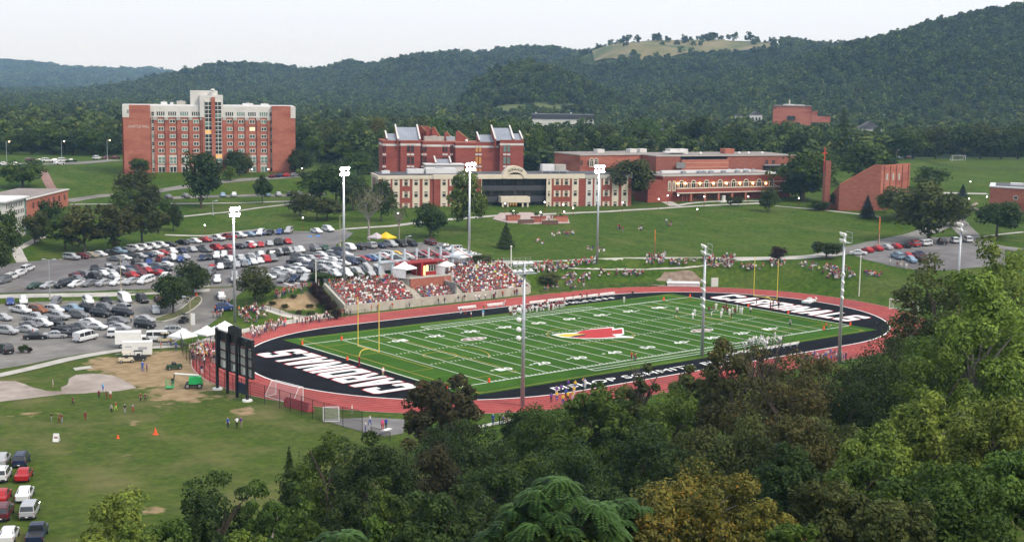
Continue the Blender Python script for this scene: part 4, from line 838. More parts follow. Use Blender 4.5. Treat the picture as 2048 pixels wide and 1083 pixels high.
B.box('roof', .4, xe-.4, .6, 14.8, zt-.9, zt+.02, ROOFD)
B.box('projection', xl2+.2, x963-.01, -.45, -.01, -2, zb-.05, BRICK2); B.box('projection', x1097+.01, xr2-.2, -.45, -.01, -2, zb-.05, BRICK2)
B.box('base_wall', x963-2, q(1008, 424)[0], -1.2, 0, -2, .9, BRICK); B.box('base_wall', q(1056, 424)[0], x1097+1, -1.2, 0, -2, .9, BRICK)
rows = [q(850, y)[1] for y in (365.5, 389, 412.5)]
def dwin(px, col, yy, part=CREAM, hw=.62):
    x = q(px, 400, yy)[0]
    for z in rows:
        B.window(x-hw, x+hw, z-.85, z+.35, yy, GLD, part, .08, (0, 0), .12); B.window(x-hw, x+hw, z+.5, z+1.05, yy, GLD, part, .08, (0, 0), .12)
        if not col:
            for s in (-1, 1): B.box('window_jamb', x+s*(hw+.3)-.28, x+s*(hw+.3)+.28, yy-.1, yy, z-1.05, z+1.1, part)
    if col: B.box('stone_strip', x-hw-.55, x+hw+.55, yy-.06, yy, rows[2]-1.3, zb, part)
for px, c in ((774, 1), (792, 1), (812, 0), (832, 1), (852, 1)): dwin(px, c, 0)
for px, c in ((888, 1), (906, 0), (925, 0), (945, 1)): dwin(px, c, -.45)
dwin(1097.5, 1, -.45, CREAM, .35)
for px, c in ((1114, 0), (1132, 0), (1150, 1)): dwin(px, c, -.45)
for px, c in ((1178, 1), (1195, 1), (1212, 0), (1230, 1), (1249, 1)): dwin(px, c, 0, STONE if px < 1200 else CREAM)
# side face, toward the lot
B.box('stone_strip', -.08, 0, -.02, 4.5, -1, zb, CREAM); B.box('stone_strip', -.06, 0, 13, 15, -1, zb, CREAM)
for z in rows: B.sidewindow(6, 7.4, z-.9, z+.9, 0); B.sidewindow(9.5, 10.9, z-.9, z+.9, 0)
# centre: arch, balconies, porch
xa0, xa1 = q(1012, 360, -.6)[0], q(1048, 360, -.6)[0]; xo0, xo1 = q(1005, 360, -.6)[0], q(1056, 360, -.6)[0]; xm = (xa0+xa1)/2; ro = (xo1-xo0)/2; ri = (xa1-xa0)/2-.1; zs = zb+.1; ztop = q(1031, 331.5, -.6)[1]; so = (ztop-zs)/ro; ztin = q(1031, 344.5, -.6)[1]; si = (ztin-zs)/ri
k = MB(); N = 14
for i in range(N):
    a, b = math.pi*i/N, math.pi*(i+1)/N; O = lambda t: (xm-ro*math.cos(t), zs+ro*so*math.sin(t)); I = lambda t: (xm-ri*math.cos(t), zs+ri*si*math.sin(t))
    k.hexa([(O(a)[0], -.9, O(a)[1]), (O(b)[0], -.9, O(b)[1]), (I(b)[0], -.9, I(b)[1]), (I(a)[0], -.9, I(a)[1])][::-1], [(O(a)[0], 2.0, O(a)[1]), (O(b)[0], 2.0, O(b)[1]), (I(b)[0], 2.0, I(b)[1]), (I(a)[0], 2.0, I(a)[1])][::-1])
pa = k.build('portal_arch', CREAM, B.t); g = MB(); g.face([(xm-ri*math.cos(t), .0, zs+ri*si*math.sin(t)) for t in np.linspace(0, math.pi, 14)]+[(xm+ri, 0, zb-.3), (xm-ri, 0, zb-.3)]); g.build('arch_glass', TINT, B.t)
for i, ch in enumerate('DONAHUE'):
    t = R(125-i*70/6); r_ = (ro+ri)/2; me = text_mesh(ch, 1.1, 1, 0, .02); co = np.empty(len(me.vertices)*3); me.vertices.foreach_get('co', co); co = co.reshape(-1, 3); th = t-math.pi/2
    X = co[:, 0]*math.cos(th)-co[:, 1]*math.sin(th)+xm+r_*math.cos(t); Z = co[:, 0]*math.sin(th)+co[:, 1]*math.cos(th)+zs+r_*(so+si)/2*math.sin(t); me.vertices.foreach_set('co', np.stack([X, np.full(len(X), -.93), Z], -1).ravel()); me.materials.append(GLD); me.update(); link('arch_letter', me, B.t)
zz = lambda y: q(1000, y, .6)[1]
for ya, yb in ((371, 381.5), (392, 404)): B.box('balcony_front', x963+.3, x1097-.3, .6, 1.1, zz(yb), zz(ya), DGREY)
for i in range(15):
    xx = x963+.8+(x1097-x963-1.6)*i/14; B.box('mullion', xx-.05, xx+.05, 2.1, 2.2, .8, zb, DGREY)
for ya, yb in ((360, 370), (382.5, 391)):
    for i in range(9): xx = x963+1+(x1097-x963-2)*i/9; B.box('curtain', xx, xx+.9+.6*(i % 3), 2.12, 2.18, zz(yb), zz(ya), mat('drape_brown', (.085, .07, .05), (.05, .045, .04), .8) if i % 2 else TINT)
B.box('corner_post', x963-.3, x963+.2, -.3, .6, -1, zb, CREAM); B.box('corner_post', x1097-.2, x1097+.1, -.5, .6, -1, zb, CREAM)
xp0, xp1 = q(1002, 400, -3)[0], q(1060, 400, -3)[0]; zpa, zpb = q(1030, 393.5, -3)[1], q(1030, 405, -3)[1]
po = B.box('porch_canopy', xp0, xp1, -3.2, 1.0, zpb, zpa, CREAM)
for xx in (xp0+.4, xp0+2.1, xp1-2.7, xp1-1.0): B.box('porch_column', xx, xx+.55, -3.0, -2.4, -.4, zpb, CREAM)
for i in range(4): xx = xp0+2.9+i*.95; f = B.box('door', xx, xx+.85, .9, 1.05, -.4, 2.3, mat('oak_door', (.42, .22, .06), (.36, .18, .05), 2)); g = MB(); g.box(xx+.18, xx+.67, .86, .9, .2, 2.0); g.build('pane', AMB, f)
rooftop(B, q(822, 345)[0], 6, zt, 5.5, 3, 1.4); rooftop(B, q(858, 345)[0], 5, zt, 10, 4, 1.7); rooftop(B, q(888, 345)[0], 7, zt, 6, 3, .9, STONE); rooftop(B, q(770, 345)[0], 6, zt, 2.6, 2, .9)
x_ = q(1083, 340, 6)[0]; B.box('roof_platform', x_, x_+9.5, 5.5, 9.5, zt+.6, zt+.8, STEEL); B.box('roof_unit', x_+.3, x_+4.6, 6, 9, zt+.8, zt+2.9, ROOFW); B.box('roof_unit', x_+4.9, x_+8.6, 6, 9, zt+.8, zt+2.8, STONED); [B.box('platform_leg', x_+i*3, x_+i*3+.2, 5.6, 5.8, zt, zt+.6, STEEL) for i in range(4)]
B.box('roof_duct', q(1020, 345)[0], q(1020, 345)[0]+5, 9, 10, zt, zt+.4, ROOFG)

# --- gabled residence behind
B = Bld('gabled_residence', 'dark red brick residence with steep grey metal roofs behind the main hall', tuple(D.w(q(757, 400)[0], 29, 1.0)), ang+R(-3))
q = lambda x, y, dep=0: B.px(x, y, dep)
def block(xp0, xp1, ytop, yy, dep, gable=None, m=BRICK2):
    x0, x1 = q(xp0, 300, yy)[0], q(xp1, 300, yy)[0]; z = q(xp0, ytop, yy)[1]
    B.box('wall', x0, x1, yy, yy+dep, -3, z, m); B.box('stone_band', x0-.05, x1+.05, yy-.06, yy+dep, z-1.6, z-.9, STONE); B.box('parapet', x0-.08, x1+.08, yy-.1, yy+dep+.1, z, z+.3, BRICK)
    return x0, x1, z
def lean_roof(xp0, xp1, yt, yb, yy, dep, fins=True):
    """a steep metal roof rising to the back between two brick gable walls"""
    x0, x1 = q(xp0, 280, yy)[0], q(xp1, 280, yy)[0]; zl = q((xp0+xp1)/2, yb, yy)[1]; zh = q((xp0+xp1)/2, yt, yy+dep)[1]
    k = MB(); k.hexa([(x0, yy+.1, zl-.1), (x1, yy+.1, zl-.1), (x1, yy+dep, zl-.1), (x0, yy+dep, zl-.1)], [(x0, yy+.1, zl), (x1, yy+.1, zl), (x1, yy+dep, zh), (x0, yy+dep, zh)]); rf = k.build('roof', ROOFG, B.t)
    for i in range(int((x1-x0)/.9)): k = MB(); xx = x0+.3+i*.9; k.hexa([(xx, yy+.1, zl), (xx+.07, yy+.1, zl), (xx+.07, yy+dep, zh), (xx, yy+dep, zh)], [(xx, yy+.1, zl+.07), (xx+.07, yy+.1, zl+.07), (xx+.07, yy+dep, zh+.07), (xx, yy+dep, zh+.07)]); k.build('roof_seam', ROOFG, rf)
    for xx in (x0-.35, x1):
        k = MB(); k.hexa([(xx, yy-.15, zl-2.5), (xx+.35, yy-.15, zl-2.5), (xx+.35, yy+dep+.6, zl-2.5), (xx, yy+dep+.6, zl-2.5)], [(xx, yy-.15, zl+.5), (xx+.35, yy-.15, zl+.5), (xx+.35, yy+dep+.6, zh+.9), (xx, yy+dep+.6, zh+.9)]); g = k.build('gable_wall', BRICK2, B.t)
        k = MB(); k.hexa([(xx-.08, yy-.2, zl+.51), (xx+.43, yy-.2, zl+.51), (xx+.43, yy+dep+.6, zh+.91), (xx-.08, yy+dep+.6, zh+.91)], [(xx-.08, yy-.2, zl+.68), (xx+.43, yy-.2, zl+.68), (xx+.43, yy+dep+.6, zh+1.08), (xx-.08, yy+dep+.6, zh+1.08)]); k.build('coping', STONE, g)
def gwin(px, yy, w_=1.1, zs_=None, glass=None):
    x = q(px, 300, yy)[0]
    for (ya, yb) in ((290, 304), (313.5, 328), (337, 345)):
        za, zb_ = q(px, yb, yy)[1], q(px, ya, yy)[1]
        for s in (-1, 1): B.window(x+s*(w_*.55)-w_*.45, x+s*(w_*.55)+w_*.45, za, zb_, yy, glass or GLD, mat('window_red', (.18, .02, .022)), .08, (0, 1), .1); B.box('sill_block', x+s*(w_*.55)-w_*.45, x+s*(w_*.55)+w_*.45, yy-.14, yy, za-1.15, za-.55, STONE)
x0, x1, z = block(766, 803, 282.5, 1.0, 14); gwin(768.5, 1.0, .6); x0, x1, z = block(801, 841, 282, 0, 15); gwin(821, 0, 1.25)
x0, x1, z = block(845, 911, 284, 4, 12); gwin(848, 4, .9); gwin(890, 4, .9); x0, x1, z = block(911, 1000, 286, 2.2, 13); gwin(957, 2.2, 1.1, None, mat('stair_glow', (.40, .20, .06), None, rough=.4, emit=.25)); gwin(903, 3.9, .5)
x0, x1, z = block(1000, 1047, 281.5, 0, 15); gwin(1013.5, 0, 1.25, None, GLT)
lean_roof(775, 796, 267, 280, 1.2, 5); lean_roof(797, 839, 254.5, 281, .2, 8); lean_roof(960, 995, 269.5, 283.5, 2.4, 5); lean_roof(992, 1027, 256, 281, .2, 8); lean_roof(1028, 1044, 267, 280.5, .3, 5)
def gable_fin(xp, yt, dep, xw, yb=272):
    x = q(xp, 270, dep)[0]; zt_ = q(xp, yt, dep)[1]; z0 = q(xp, yb+14, dep)[1]; xe_ = q(xw, 270, dep)[0]
    k = MB(); k.wallprism([(x, z0), (xe_, z0), (xe_, z0+1.2), (x+.9, zt_), (x, zt_)], dep, dep+.5); k.build('gable_wall', BRICK2, B.t); k = MB(); k.wallprism([(x+.8, zt_), (xe_, z0+1.2), (xe_+.1, z0+1.4), (x+.9, zt_+.2)], dep-.06, dep+.56); k.build('coping', mat('gold_coping', (.42, .30, .14)), B.t)
gable_fin(853, 254, 10, 888); gable_fin(864, 254, 9, 884); gable_fin(889, 263, 9, 906); gable_fin(912, 262, 9, 938); gable_fin(838, 252, 12, 866)
B.box('stair_tower', q(836, 270, 12)[0], q(856, 270, 12)[0], 12, 14, q(840, 300, 12)[1], q(840, 252, 12)[1], BRICK); rooftop(B, q(848, 283, 8)[0], 7, q(848, 284, 4)[1]+.3, 7, 3, 1.5, STONED); rooftop(B, q(893, 283, 6)[0], 6, q(893, 284, 4)[1]+.3, 3, 2, 1.5, STEEL); k = MB(); k.ball((q(933, 284, 6)[0], 6, q(933, 286, 6)[1]+.8), .6); k.build('roof_vent', WHITE, B.t)
# low roof-house between (grey roof seen above the hall)
B2 = B; x = q(874, 330, -6)[0]; lz = q(890, 328, -6)[1]
B.box('link_wing', x-4, x+9, -8, -.5, -3, q(890, 330, -8)[1], STONE); B.box('link_roof', x-4.4, x+9.4, -8.4, -.5, q(890, 330, -8)[1], q(890, 330, -8)[1]+.3, ROOFW); lean_roof(873, 901, 318, 328, -5, 3.5)

# --- dining hall with the arched windows
p0 = at_z(1338, 403, 11.7); p1 = at_z(1562, 397, 11.7); a3 = math.atan2(p1[1]-p0[1], p1[0]-p0[0])
B = Bld('dining_hall', 'two storey red brick dining hall with a row of arched windows and lamps', (p0[0], p0[1], 11.2), a3); q = lambda x, y, dep=0: B.px(x, y, dep)
xe = q(1580, 398)[0]; xw_ = q(1325, 402, 0)[0]; zt = q(1450, 351)[1]; zf = q(1450, 381)[1]; zpar = q(1450, 374.5)[1]
B.box('wall', xw_, xe, 0, 22, -2, zt, BRICK2); B.box('roof', xw_-.2, xe+.2, -.2, 22.2, zt, zt+.35, STONED); B.box('roof_membrane', xw_+1, xe-8, 3, 18, zt+.35, zt+.6, ROOFB)
k = MB(); k.box(q(1324, 345, 8)[0], q(1502, 345, 8)[0], 8, 9.4, zt+.6, zt+1.5); k.build('roof_duct', ROOFW, B.t); [rooftop(B, q(px, 347, 5)[0], 5, zt+.35, 1.6, 1.4, 1.0, ROOFG) for px in (1365, 1397, 1405, 1420, 1445, 1473, 1490)]
k = MB(); k.prism([(xw_-6, 0), (xw_, 0), (xw_, 9), (xw_-6, 9)], -2, zt-1.2); k.build('wing', BRICK2, B.t)
B.box('balcony', q(1352, 380, -1.8)[0], xe, -2.4, -.01, zf-.7, zf, mat('balcony_soffit', (.10, .04, .035))); par = B.box('parapet', q(1352, 380, -1.8)[0], xe, -2.5, -2.2, zf-.3, zpar, BRICK2); B.box('parapet_cap', q(1352, 380, -1.8)[0], xe+.1, -2.6, -2.1, zpar, zpar+.25, CREAM); B.box('parapet_band', q(1352, 380, -1.8)[0], xe+.1, -2.55, -2.2, zf-.45, zf-.15, CREAM)
za0, za1 = q(1450, 374, 0)[1], q(1450, 364.5, 0)[1]
LIT = mat('globe_lit', (1, .93, .78), emit=9); LITW = mat('globe_white', (1, .98, .92), emit=5); LITO = mat('globe_amber', (1, .60, .22), emit=11)
for i, px in enumerate((1363, 1387, 1413, 1440, 1467, 1492, 1518, 1543)):
    x = q(px, 365)[0]; B.arch(x, 2.2, za0-.2, za1, 0, CREAM)
    for s in (-1, 1):
        if i < 7: xx = x+s*2.05; B.window(xx-.4, xx+.4, za0, za1+.1, 0, GLD, CREAM, .1, (0, 0), .08)
B.box('string_course', q(1352, 365)[0], xe, -.09, 0, za1-.1, za1+.12, CREAM)
for px in (1339, 1348): B.arch(q(px, 372)[0], 1.3, za0-1.0, za1+.3, 0, CREAM)
for i, px in enumerate((1356, 1371, 1400, 1427, 1453, 1480, 1506, 1532)):
    x, z = q(px, 366.5, -.4); f = B.box('wall_lamp', x-.05, x+.05, -.4, -.01, z-.1, z, BLK); k = MB(); k.ball((x, -.4, z), .3, 8, 5); k.build('lamp_globe', LITO, f)
zb1, zb0 = q(1450, 389, -.1)[1], q(1450, 399.5, -.1)[1]
for pa_, pb_ in ((1386, 1407), (1413, 1434), (1440, 1461), (1467, 1488)):
    xa_, xb_ = q(pa_, 394)[0], q(pb_, 394)[0]; B.window(xa_, xb_, zb0+.3, zb1-.2, 0, GLD, mat('window_rust', (.30, .10, .06)), .16, (3, 0), .12)
for px in (1382, 1410, 1437, 1464, 1491): x = q(px, 390, -2.2)[0]; B.box('pier', x-.35, x+.35, -2.4, -1.8, -1, zf-.7, BRICK)
for px in (1368, 1376): x = q(px, 396)[0]; B.box('door', x-.5, x+.5, -.12, 0, zb0-.2, zb0+2.2, mat('door_red', (.42, .07, .05))); B.box('door_jamb', x-.62, x-.5, -.16, 0, zb0-.2, zb0+2.4, CREAM)
k = MB(); x = q(1545, 366, -.3)[0]; k.hexa([(x-1.5, -2.6, zf+2.2), (x+2, -2.6, zf+.6), (x+2, -2.4, zf+.6), (x-1.5, -2.4, zf+2.2)], [(x-1.5, -2.6, zf+2.5), (x+2, -2.6, zf+.9), (x+2, -2.4, zf+.9), (x-1.5, -2.4, zf+2.5)]); k.build('stair_rail', CREAM, B.t)
# --- arts and gym block behind it
B3 = B; B = Bld('gymnasium', 'long low brick gymnasium block behind the dining hall', tuple(B3.w(q(1338, 380)[0]-12, 27, 1.2)), a3+R(-4)); q = lambda x, y, dep=0: B.px(x, y, dep)
xg0, xg1, xg2, xg3 = q(1312, 330)[0], q(1361, 330)[0], q(1454, 330)[0], q(1590, 330)[0]; zg = q(1400, 312.5)[1]; zg2 = q(1400, 319)[1]
B.box('wall', xg0, xg1, 0, 24, -3, zg, BRICK3); B.box('wall', xg1, xg2, -1.2, 24, -3, zg2, BRICK); B.box('wall', xg2, xg3, 0, 24, -3, zg-.3, BRICK3); B.box('roof', xg0-.2, xg3+.2, -.2, 24.2, zg, zg+.3, STONED); B.box('roof_gravel', xg0+.4, xg3-.4, .4, 23.6, zg+.3, zg+.36, ROOFB); B.box('roof', xg1+.3, xg2-.3, -1.0, 0, zg2, zg2+.15, ROOFD)
for y in (325.5, 334.5): z = q(1400, y, -1.2)[1]; B.box('stone_band', q(1371, 330, -1.2)[0], xg2-.1, -1.29, -1.2, z-.15, z+.15, mat('salmon_band', (.46, .25, .18)))
for px in (1357, 1366): x, z = q(px, 331, -1.2); B.box('vent_panel', x-.9, x+.9, -1.3, -1.2, z-1.0, z+1.2, SLATE)
for px in (1533, 1547): x, z = q(px, 324); B.window(x-.7, x+.7, z-.8, z+.9, 0, GLD, BRICK3, .1)
x = q(1526, 339)[0]; B.box('loading_recess_shade', x, xg3+.1, -.15, 0, q(1526, 345)[1], q(1526, 331)[1], TINT); B.box('recess_canopy', x, xg3+.4, -1.0, 0, q(1526, 331)[1], q(1526, 329)[1], ROOFG)  # dark slab on the wall: its colour stands in for the recess's shade
for px in (1457, 1473, 1489, 1505): x, z = q(px, 339); B.box('dock_hood', x-.6, x+.6, -.8, 0, z, z+.5, ROOFG)
for px, m_ in ((1340, STONE), (1357, STONE), (1450, BRICK)): x = q(px, 308, 10)[0]; B.box('roof_house', x, x+4, 10, 14, zg+.3, zg+2.2, m_)
for px in (1478, 1497, 1524, 1401): x = q(px, 309, 6)[0]; k = MB(); k.ball((x, 6, zg+.8), .55); k.build('roof_vent', WHITE, B.t)
k = MB(); x = q(1330, 308, 8)[0]; k.box(x, x+9, 8, 10, zg+.9, zg+1.5); k.build('roof_duct', ROOFW, B.t)
B = Bld('library', 'low brick library with arched windows left of the gymnasium', tuple(B.w(q(1150, 330)[0]+1, 9, .2)), a3+R(2)); q = lambda x, y, dep=0: B.px(x, y, dep)
x0, x1 = q(1160, 330)[0], q(1315, 330)[0]; zl = q(1170, 311)[1]; B.box('wall', x0, x1, 0, 20, -3, zl, BRICK); B.box('roof', x0-.3, x1+.3, -.3, 20.3, zl, zl+.4, STONED); B.box('roof_gravel', x0+.5, x1-.5, .5, 19.5, zl+.4, zl+.46, ROOFB)
for px in (1183, 1192, 1290): x, z = q(px, 326); B.arch(x, 1.8, z-1.5, z+1.0, 0, CREAM)
for px in (1163, 1177, 1300): x, z = q(px, 326); B.window(x-.6, x+.6, z-1, z+1, 0, GLD, BRICK, .1)
for px in (1195, 1260, 1280): x = q(px, 308, 8)[0]; B.box('roof_house', x, x+3, 8, 11, zl+.4, zl+1.8, STONE)
# --- slanted brick hall with the cross
B = Bld('slanted_hall', 'windowless brick hall with a steep slanted roofline', (*at_z(1690, 421, 10.9)[:2], 10.2), R(-30)); q = lambda x, y, dep=0: B.px(x, y, dep)
xa_ = q(1678, 400)[0]; xk = q(1760, 400)[0]; zk = q(1758, 330)[1]; zl = q(1680, 369)[1]
xq = q(1750, 332)[0]; fr = [(xa_, -3), (xk, -3), (xk, zk), (xq, zk-.1), (xa_, zl)]; k = MB(); k.hexa([(x, 0, z) for x, z in reversed(fr)], [(x, 14, z if z < 0 else max(z-7.5, 1.0)) for x, z in reversed(fr)]); k.build('wall', BRICK3, B.t); k = MB(); k.wallprism([(xa_, zl), (xq, zk-.1), (xk, zk), (xk, zk+.2), (xq, zk+.1), (xa_, zl+.2)], -.1, .35); k.build('coping', BRICK, B.t)  # darker brick than the end wall: this face's shade is in the colour
a5 = R(-30)+R(38); P5 = B.w(xk, 0, 0)
B5 = B; W5 = Bld.__new__(Bld); W5.o = P5; W5.a = a5; W5.ux = np.array([math.cos(a5), math.sin(a5), 0]); W5.uy = np.array([-math.sin(a5), math.cos(a5), 0]); W5.t = B.t
xz5 = W5.px(1818, 380)[0]; z5 = W5.px(1818, 326)[1]
def loc5(x, y, z): v = W5.o+W5.ux*x+W5.uy*y-B.o; return (float(v@B.ux), float(v@B.uy), z)
def box5(name, x0, x1, y0, y1, z0, z1, m): k = MB(); k.hexa([loc5(x0, y0, z0), loc5(x1, y0, z0), loc5(x1, y1, z0), loc5(x0, y1, z0)], [loc5(x0, y0, z1), loc5(x1, y0, z1), loc5(x1, y1, z1), loc5(x0, y1, z1)]); return k.build(name, m, B.t)
k = MB(); k.hexa([loc5(0, 0, -3), loc5(xz5, 0, -3), loc5(xz5, 10, -3), loc5(0, 10, -3)], [loc5(0, 0, zk), loc5(xz5, 0, zk), loc5(xz5, 10, zk-5.5), loc5(0, 10, zk-5.5)]); k.build('end_wall', BRICK, B.t)  # lighter brick on the face turned to the sun: light is painted in
for px in (1768, 1780, 1792, 1804, 1816): x = W5.px(px, 360)[0]; box5('recess_shade', x-.22, x+.22, -.06, 0, 0, zk-.4, mat('recess_shade_brown', (.075, .024, .02)))  # raised dark strips: the shade of recesses is put into their colour
for px in (1774, 1786, 1798): x = W5.px(px, 352)[0]; za_, zb_ = W5.px(px, 360)[1], W5.px(px, 347)[1]; f = box5('window', x-.55, x+.55, -.1, 0, za_, zb_, STONED); g = box5('pane', x-.4, x+.4, -.14, -.1, za_+.15, zb_-.15, GREYP)
ct = thing('cross_tower', 'narrow brick tower carrying a red cross beside the slanted hall', 'tower', tuple(B5.w(q(1657, 400)[0], 3, 0)), R(-30)); h = 14.5
zt_ = height_to(tuple(ct.location), 322); k = MB(); k.box(-.2, 1.6, 0, 2.4, -2, zt_); k.build('tower_wall', BRICK3, ct); hx = height_to(tuple(ct.location), 295)
k = MB(); k.box(-.55, -.3, .9, 1.15, zt_-4, hx); k.box(-1.3, .45, .9, 1.15, hx-2.0, hx-1.7); k.build('cross', mat('cross_red', (.62, .07, .05), None), ct)
t = thing('statue_bench', 'small pale stone monument on the dining hall lawn', 'monument', P(1447, 404)); k = MB(); k.box(-2.2, 2.2, -1, 1, 0, .4); k.build('plinth', STONE, t); k = MB(); k.box(-.5, .5, -.4, .4, .4, 2.3); k.build('slab', STONE, t)

# --- left edge building
p0 = at_z(64, 440, 9.0); p1 = at_z(137, 415, 9.4); aL = R(2)
B = Bld('classroom_building', 'two storey brick classroom building with a glazed white wing at the left edge', (p1[0], p1[1], 8.6), R(-18)); q = lambda x, y, dep=0: B.px(x, y, dep)
aS = math.atan2(p1[1]-p0[1], p1[0]-p0[0]); 
# long front runs toward the camera from the far corner
W = Bld.__new__(Bld); W.o = np.array([p1[0], p1[1], 8.6]); dirv = at_z(20, 452, 8.9)[:2]-p1[:2]; W.a = math.atan2(-dirv[1], -dirv[0]); W.ux = np.array([math.cos(W.a), math.sin(W.a), 0]); W.uy = np.array([-math.sin(W.a), math.cos(W.a), 0]); B.t.rotation_euler[2] = W.a; W.t = B.t; W.w = lambda x, y=0, z=0: W.o+W.ux*x+W.uy*y+np.array([0, 0, z]); B = W
zt = B.px(134, 378)[1]; xl = B.px(0, 392)[0]; xl = min(xl, -28.0)
B.box('wall', xl, 0, 0, 16, -3, zt-.3, BRICK); B.box('roof', xl-.3, .3, -.4, 16.3, zt-.3, zt, STONE); B.box('roof_gravel', xl, -.2, .3, 15.8, zt, zt+.05, ROOFB)
for px in (129, 118, 107, 97, 86, 76, 66):
    x = B.px(px, 395)[0]; z = zt-2.3; B.window(x-.75, x+.75, z-1.0, z+.9, 0, GLD, BRICK2, .12, (0, 1)); B.window(x-.75, x+.75, z-5.0, z-3.1, 0, GLD, BRICK2, .12, (0, 1))
def pq(px, dep): return B.px(px, 420, dep)[0]
dw = -7.0; xw1 = pq(49, dw); xw0 = xw1-17; zw = B.px(40, 394, dw)[1]
B.box('white_wing', xw0, xw1, dw, 0, -3, zw-.4, STONE); B.box('wing_roof', xw0-.8, xw1+1.6, dw-1.0, .5, zw-.4, zw, ROOFW)
for r_ in range(3):
    z = zw-1.9-r_*2.1
    for i in range(11): xx = xw1-1.2-i*1.3; B.window(xx-.5, xx+.5, z-.6, z+.8, dw, GLD if (i+r_) % 3 else GLT, STONE, .1, (0, 0), .07)
B.box('stair_glazing', xw1, xw1+2.4, dw+.3, -.05, -3, zw-.5, GLT); [B.box('transom', xw1, xw1+2.45, dw+.22, dw+.3, z, z+.12, STEEL) for z in (0, 2, 4, 6)]
# --- right edge round building
t0 = at_z(1977, 425, 11.2)
B = Bld('curved_hall', 'curved red brick hall with a flat white roof at the right edge', (t0[0], t0[1], 10.6), R(-62)); zt = B.px(1980, 374)[1]
poly = [(0, 0)]+[(i*2.4, -1.6*math.sin(math.pi*i/9)-.25*i) for i in range(1, 9)]+[(22, -2), (22, 18), (-1, 18)]
k = MB(); k.prism(poly, -3, zt); k.build('wall', BRICK, B.t); k = MB(); k.prism([(x*1.02-.2, y*1.02-.2) for x, y in poly], zt, zt+.4); k.build('roof', ROOFW, B.t); k = MB(); k.prism([(x*.85+1.6, y*.8+1.8) for x, y in poly], zt+.4, zt+.55); k.build('roof_well', ROOFD, B.t); B.box('roof_unit', 6, 10, 5, 8, zt+.55, zt+1.3, ROOFW)
for i in (3, 6):
    for z in (zt-3.6, zt-7.2): xx = i*2.4+1.2; yy = -1.6*math.sin(math.pi*(i+.5)/9)-.25*(i+.5)-.05; B.window(xx-.7, xx+.7, z, z+1.2, yy, GLD, STONE, .15, (0, 0))
# --- far buildings
def far_building(name, lab, px0, px1, ytop, ybase, D_, wallm, roofm, parts=()):
    d0 = view_ray((px0+px1)/2, ybase); c = CAM+d0*(D_/float(d0@_f)); t = thing(name, lab, 'building', (c[0], c[1], c[2]-2), YAW-math.pi/2); s = D_/FPX; w_ = (px1-px0)*s; h = (ybase-ytop)*s+2
    k = MB(); k.box(-w_/2, w_/2, 0, w_*.5, 0, h); k.build('wall', wallm, t)
    if roofm == 'gable': k = MB(); k.hexa([(-w_/2-.4, -.4, h), (w_/2+.4, -.4, h), (w_/2+.4, w_*.5+.4, h), (-w_/2-.4, w_*.5+.4, h)], [(-.05, -.4, h+w_*.33), (.05, -.4, h+w_*.33), (.05, w_*.5+.4, h+w_*.33), (-.05, w_*.5+.4, h+w_*.33)]); k.build('roof', ROOFD, t)
    else: k = MB(); k.box(-w_/2-.5, w_/2+.5, -.5, w_*.5+.5, h, h+(.6 if roofm is not DGREY else 9*s)); k.build('roof', roofm, t)
    for (a, b, c0, c1, nm, m) in parts: k = MB(); k.box((a-(px0+px1)/2)*s, (b-(px0+px1)/2)*s, -.4 if nm != 'roof_house' else 2, 0 if nm != 'roof_house' else 9, (ybase-c1)*s+2, (ybase-c0)*s+2); k.build(nm, m, t)
    return t
far_building('sports_arena', 'long white arena with a broad dark roof far behind the trees', 1065, 1187, 238, 248, 980, STONE, DGREY, [(1000+70*i, 1003+70*i, 225, 227, 'roof_vent', WHITE) for i in (1, 2)])
far_building('hospital', 'distant stepped brick building below the right hand hill', 1552, 1622, 213, 244, 900, BRICK, ROOFB, [(1545, 1552, 219, 244, 'side_block', BRICK), (1622, 1634, 222, 244, 'side_block', BRICK), (1570, 1590, 209, 213, 'roof_house', STONE), (1594, 1610, 210, 213, 'roof_house', STONE), (1576, 1579, 200, 210, 'chimney', STONE), (1574, 1590, 232, 240, 'window', GLD), (1634, 1660, 232, 244, 'side_block', BRICK)])
for i, (a, b, yt, yb, D_, m, lb) in enumerate(((1470, 1484, 232, 244, 1050, STONE, 'small white house with a dark gable behind the trees'), (1500, 1524, 230, 246, 1030, STONE, 'larger white gabled house beside the small white one'), (1304, 1332, 276, 288, 760, CREAM, 'cream house roof showing between the dark trees'), (1312, 1342, 266, 274, 800, BRICK, 'brick house behind the cream house'), (1716, 1762, 258, 282, 820, STONE, 'white house among the trees under the right hill'), (672, 690, 246, 262, 900, STONE, 'pale house above the woods left of the yellow tree'), (735, 752, 242, 250, 950, STONE, 'pale house roof right of the yellow tree'), (2, 20, 240, 256, 800, STONE, 'pale house at the left edge of the woods'))):
    far_building('house', lb, a, b, yt, yb, D_, m, 'gable', [(a+(b-a)*f, a+(b-a)*(f+.14), yt+(yb-yt)*.3, yt+(yb-yt)*.7, 'window', GLD) for f in (.15, .45, .72)])
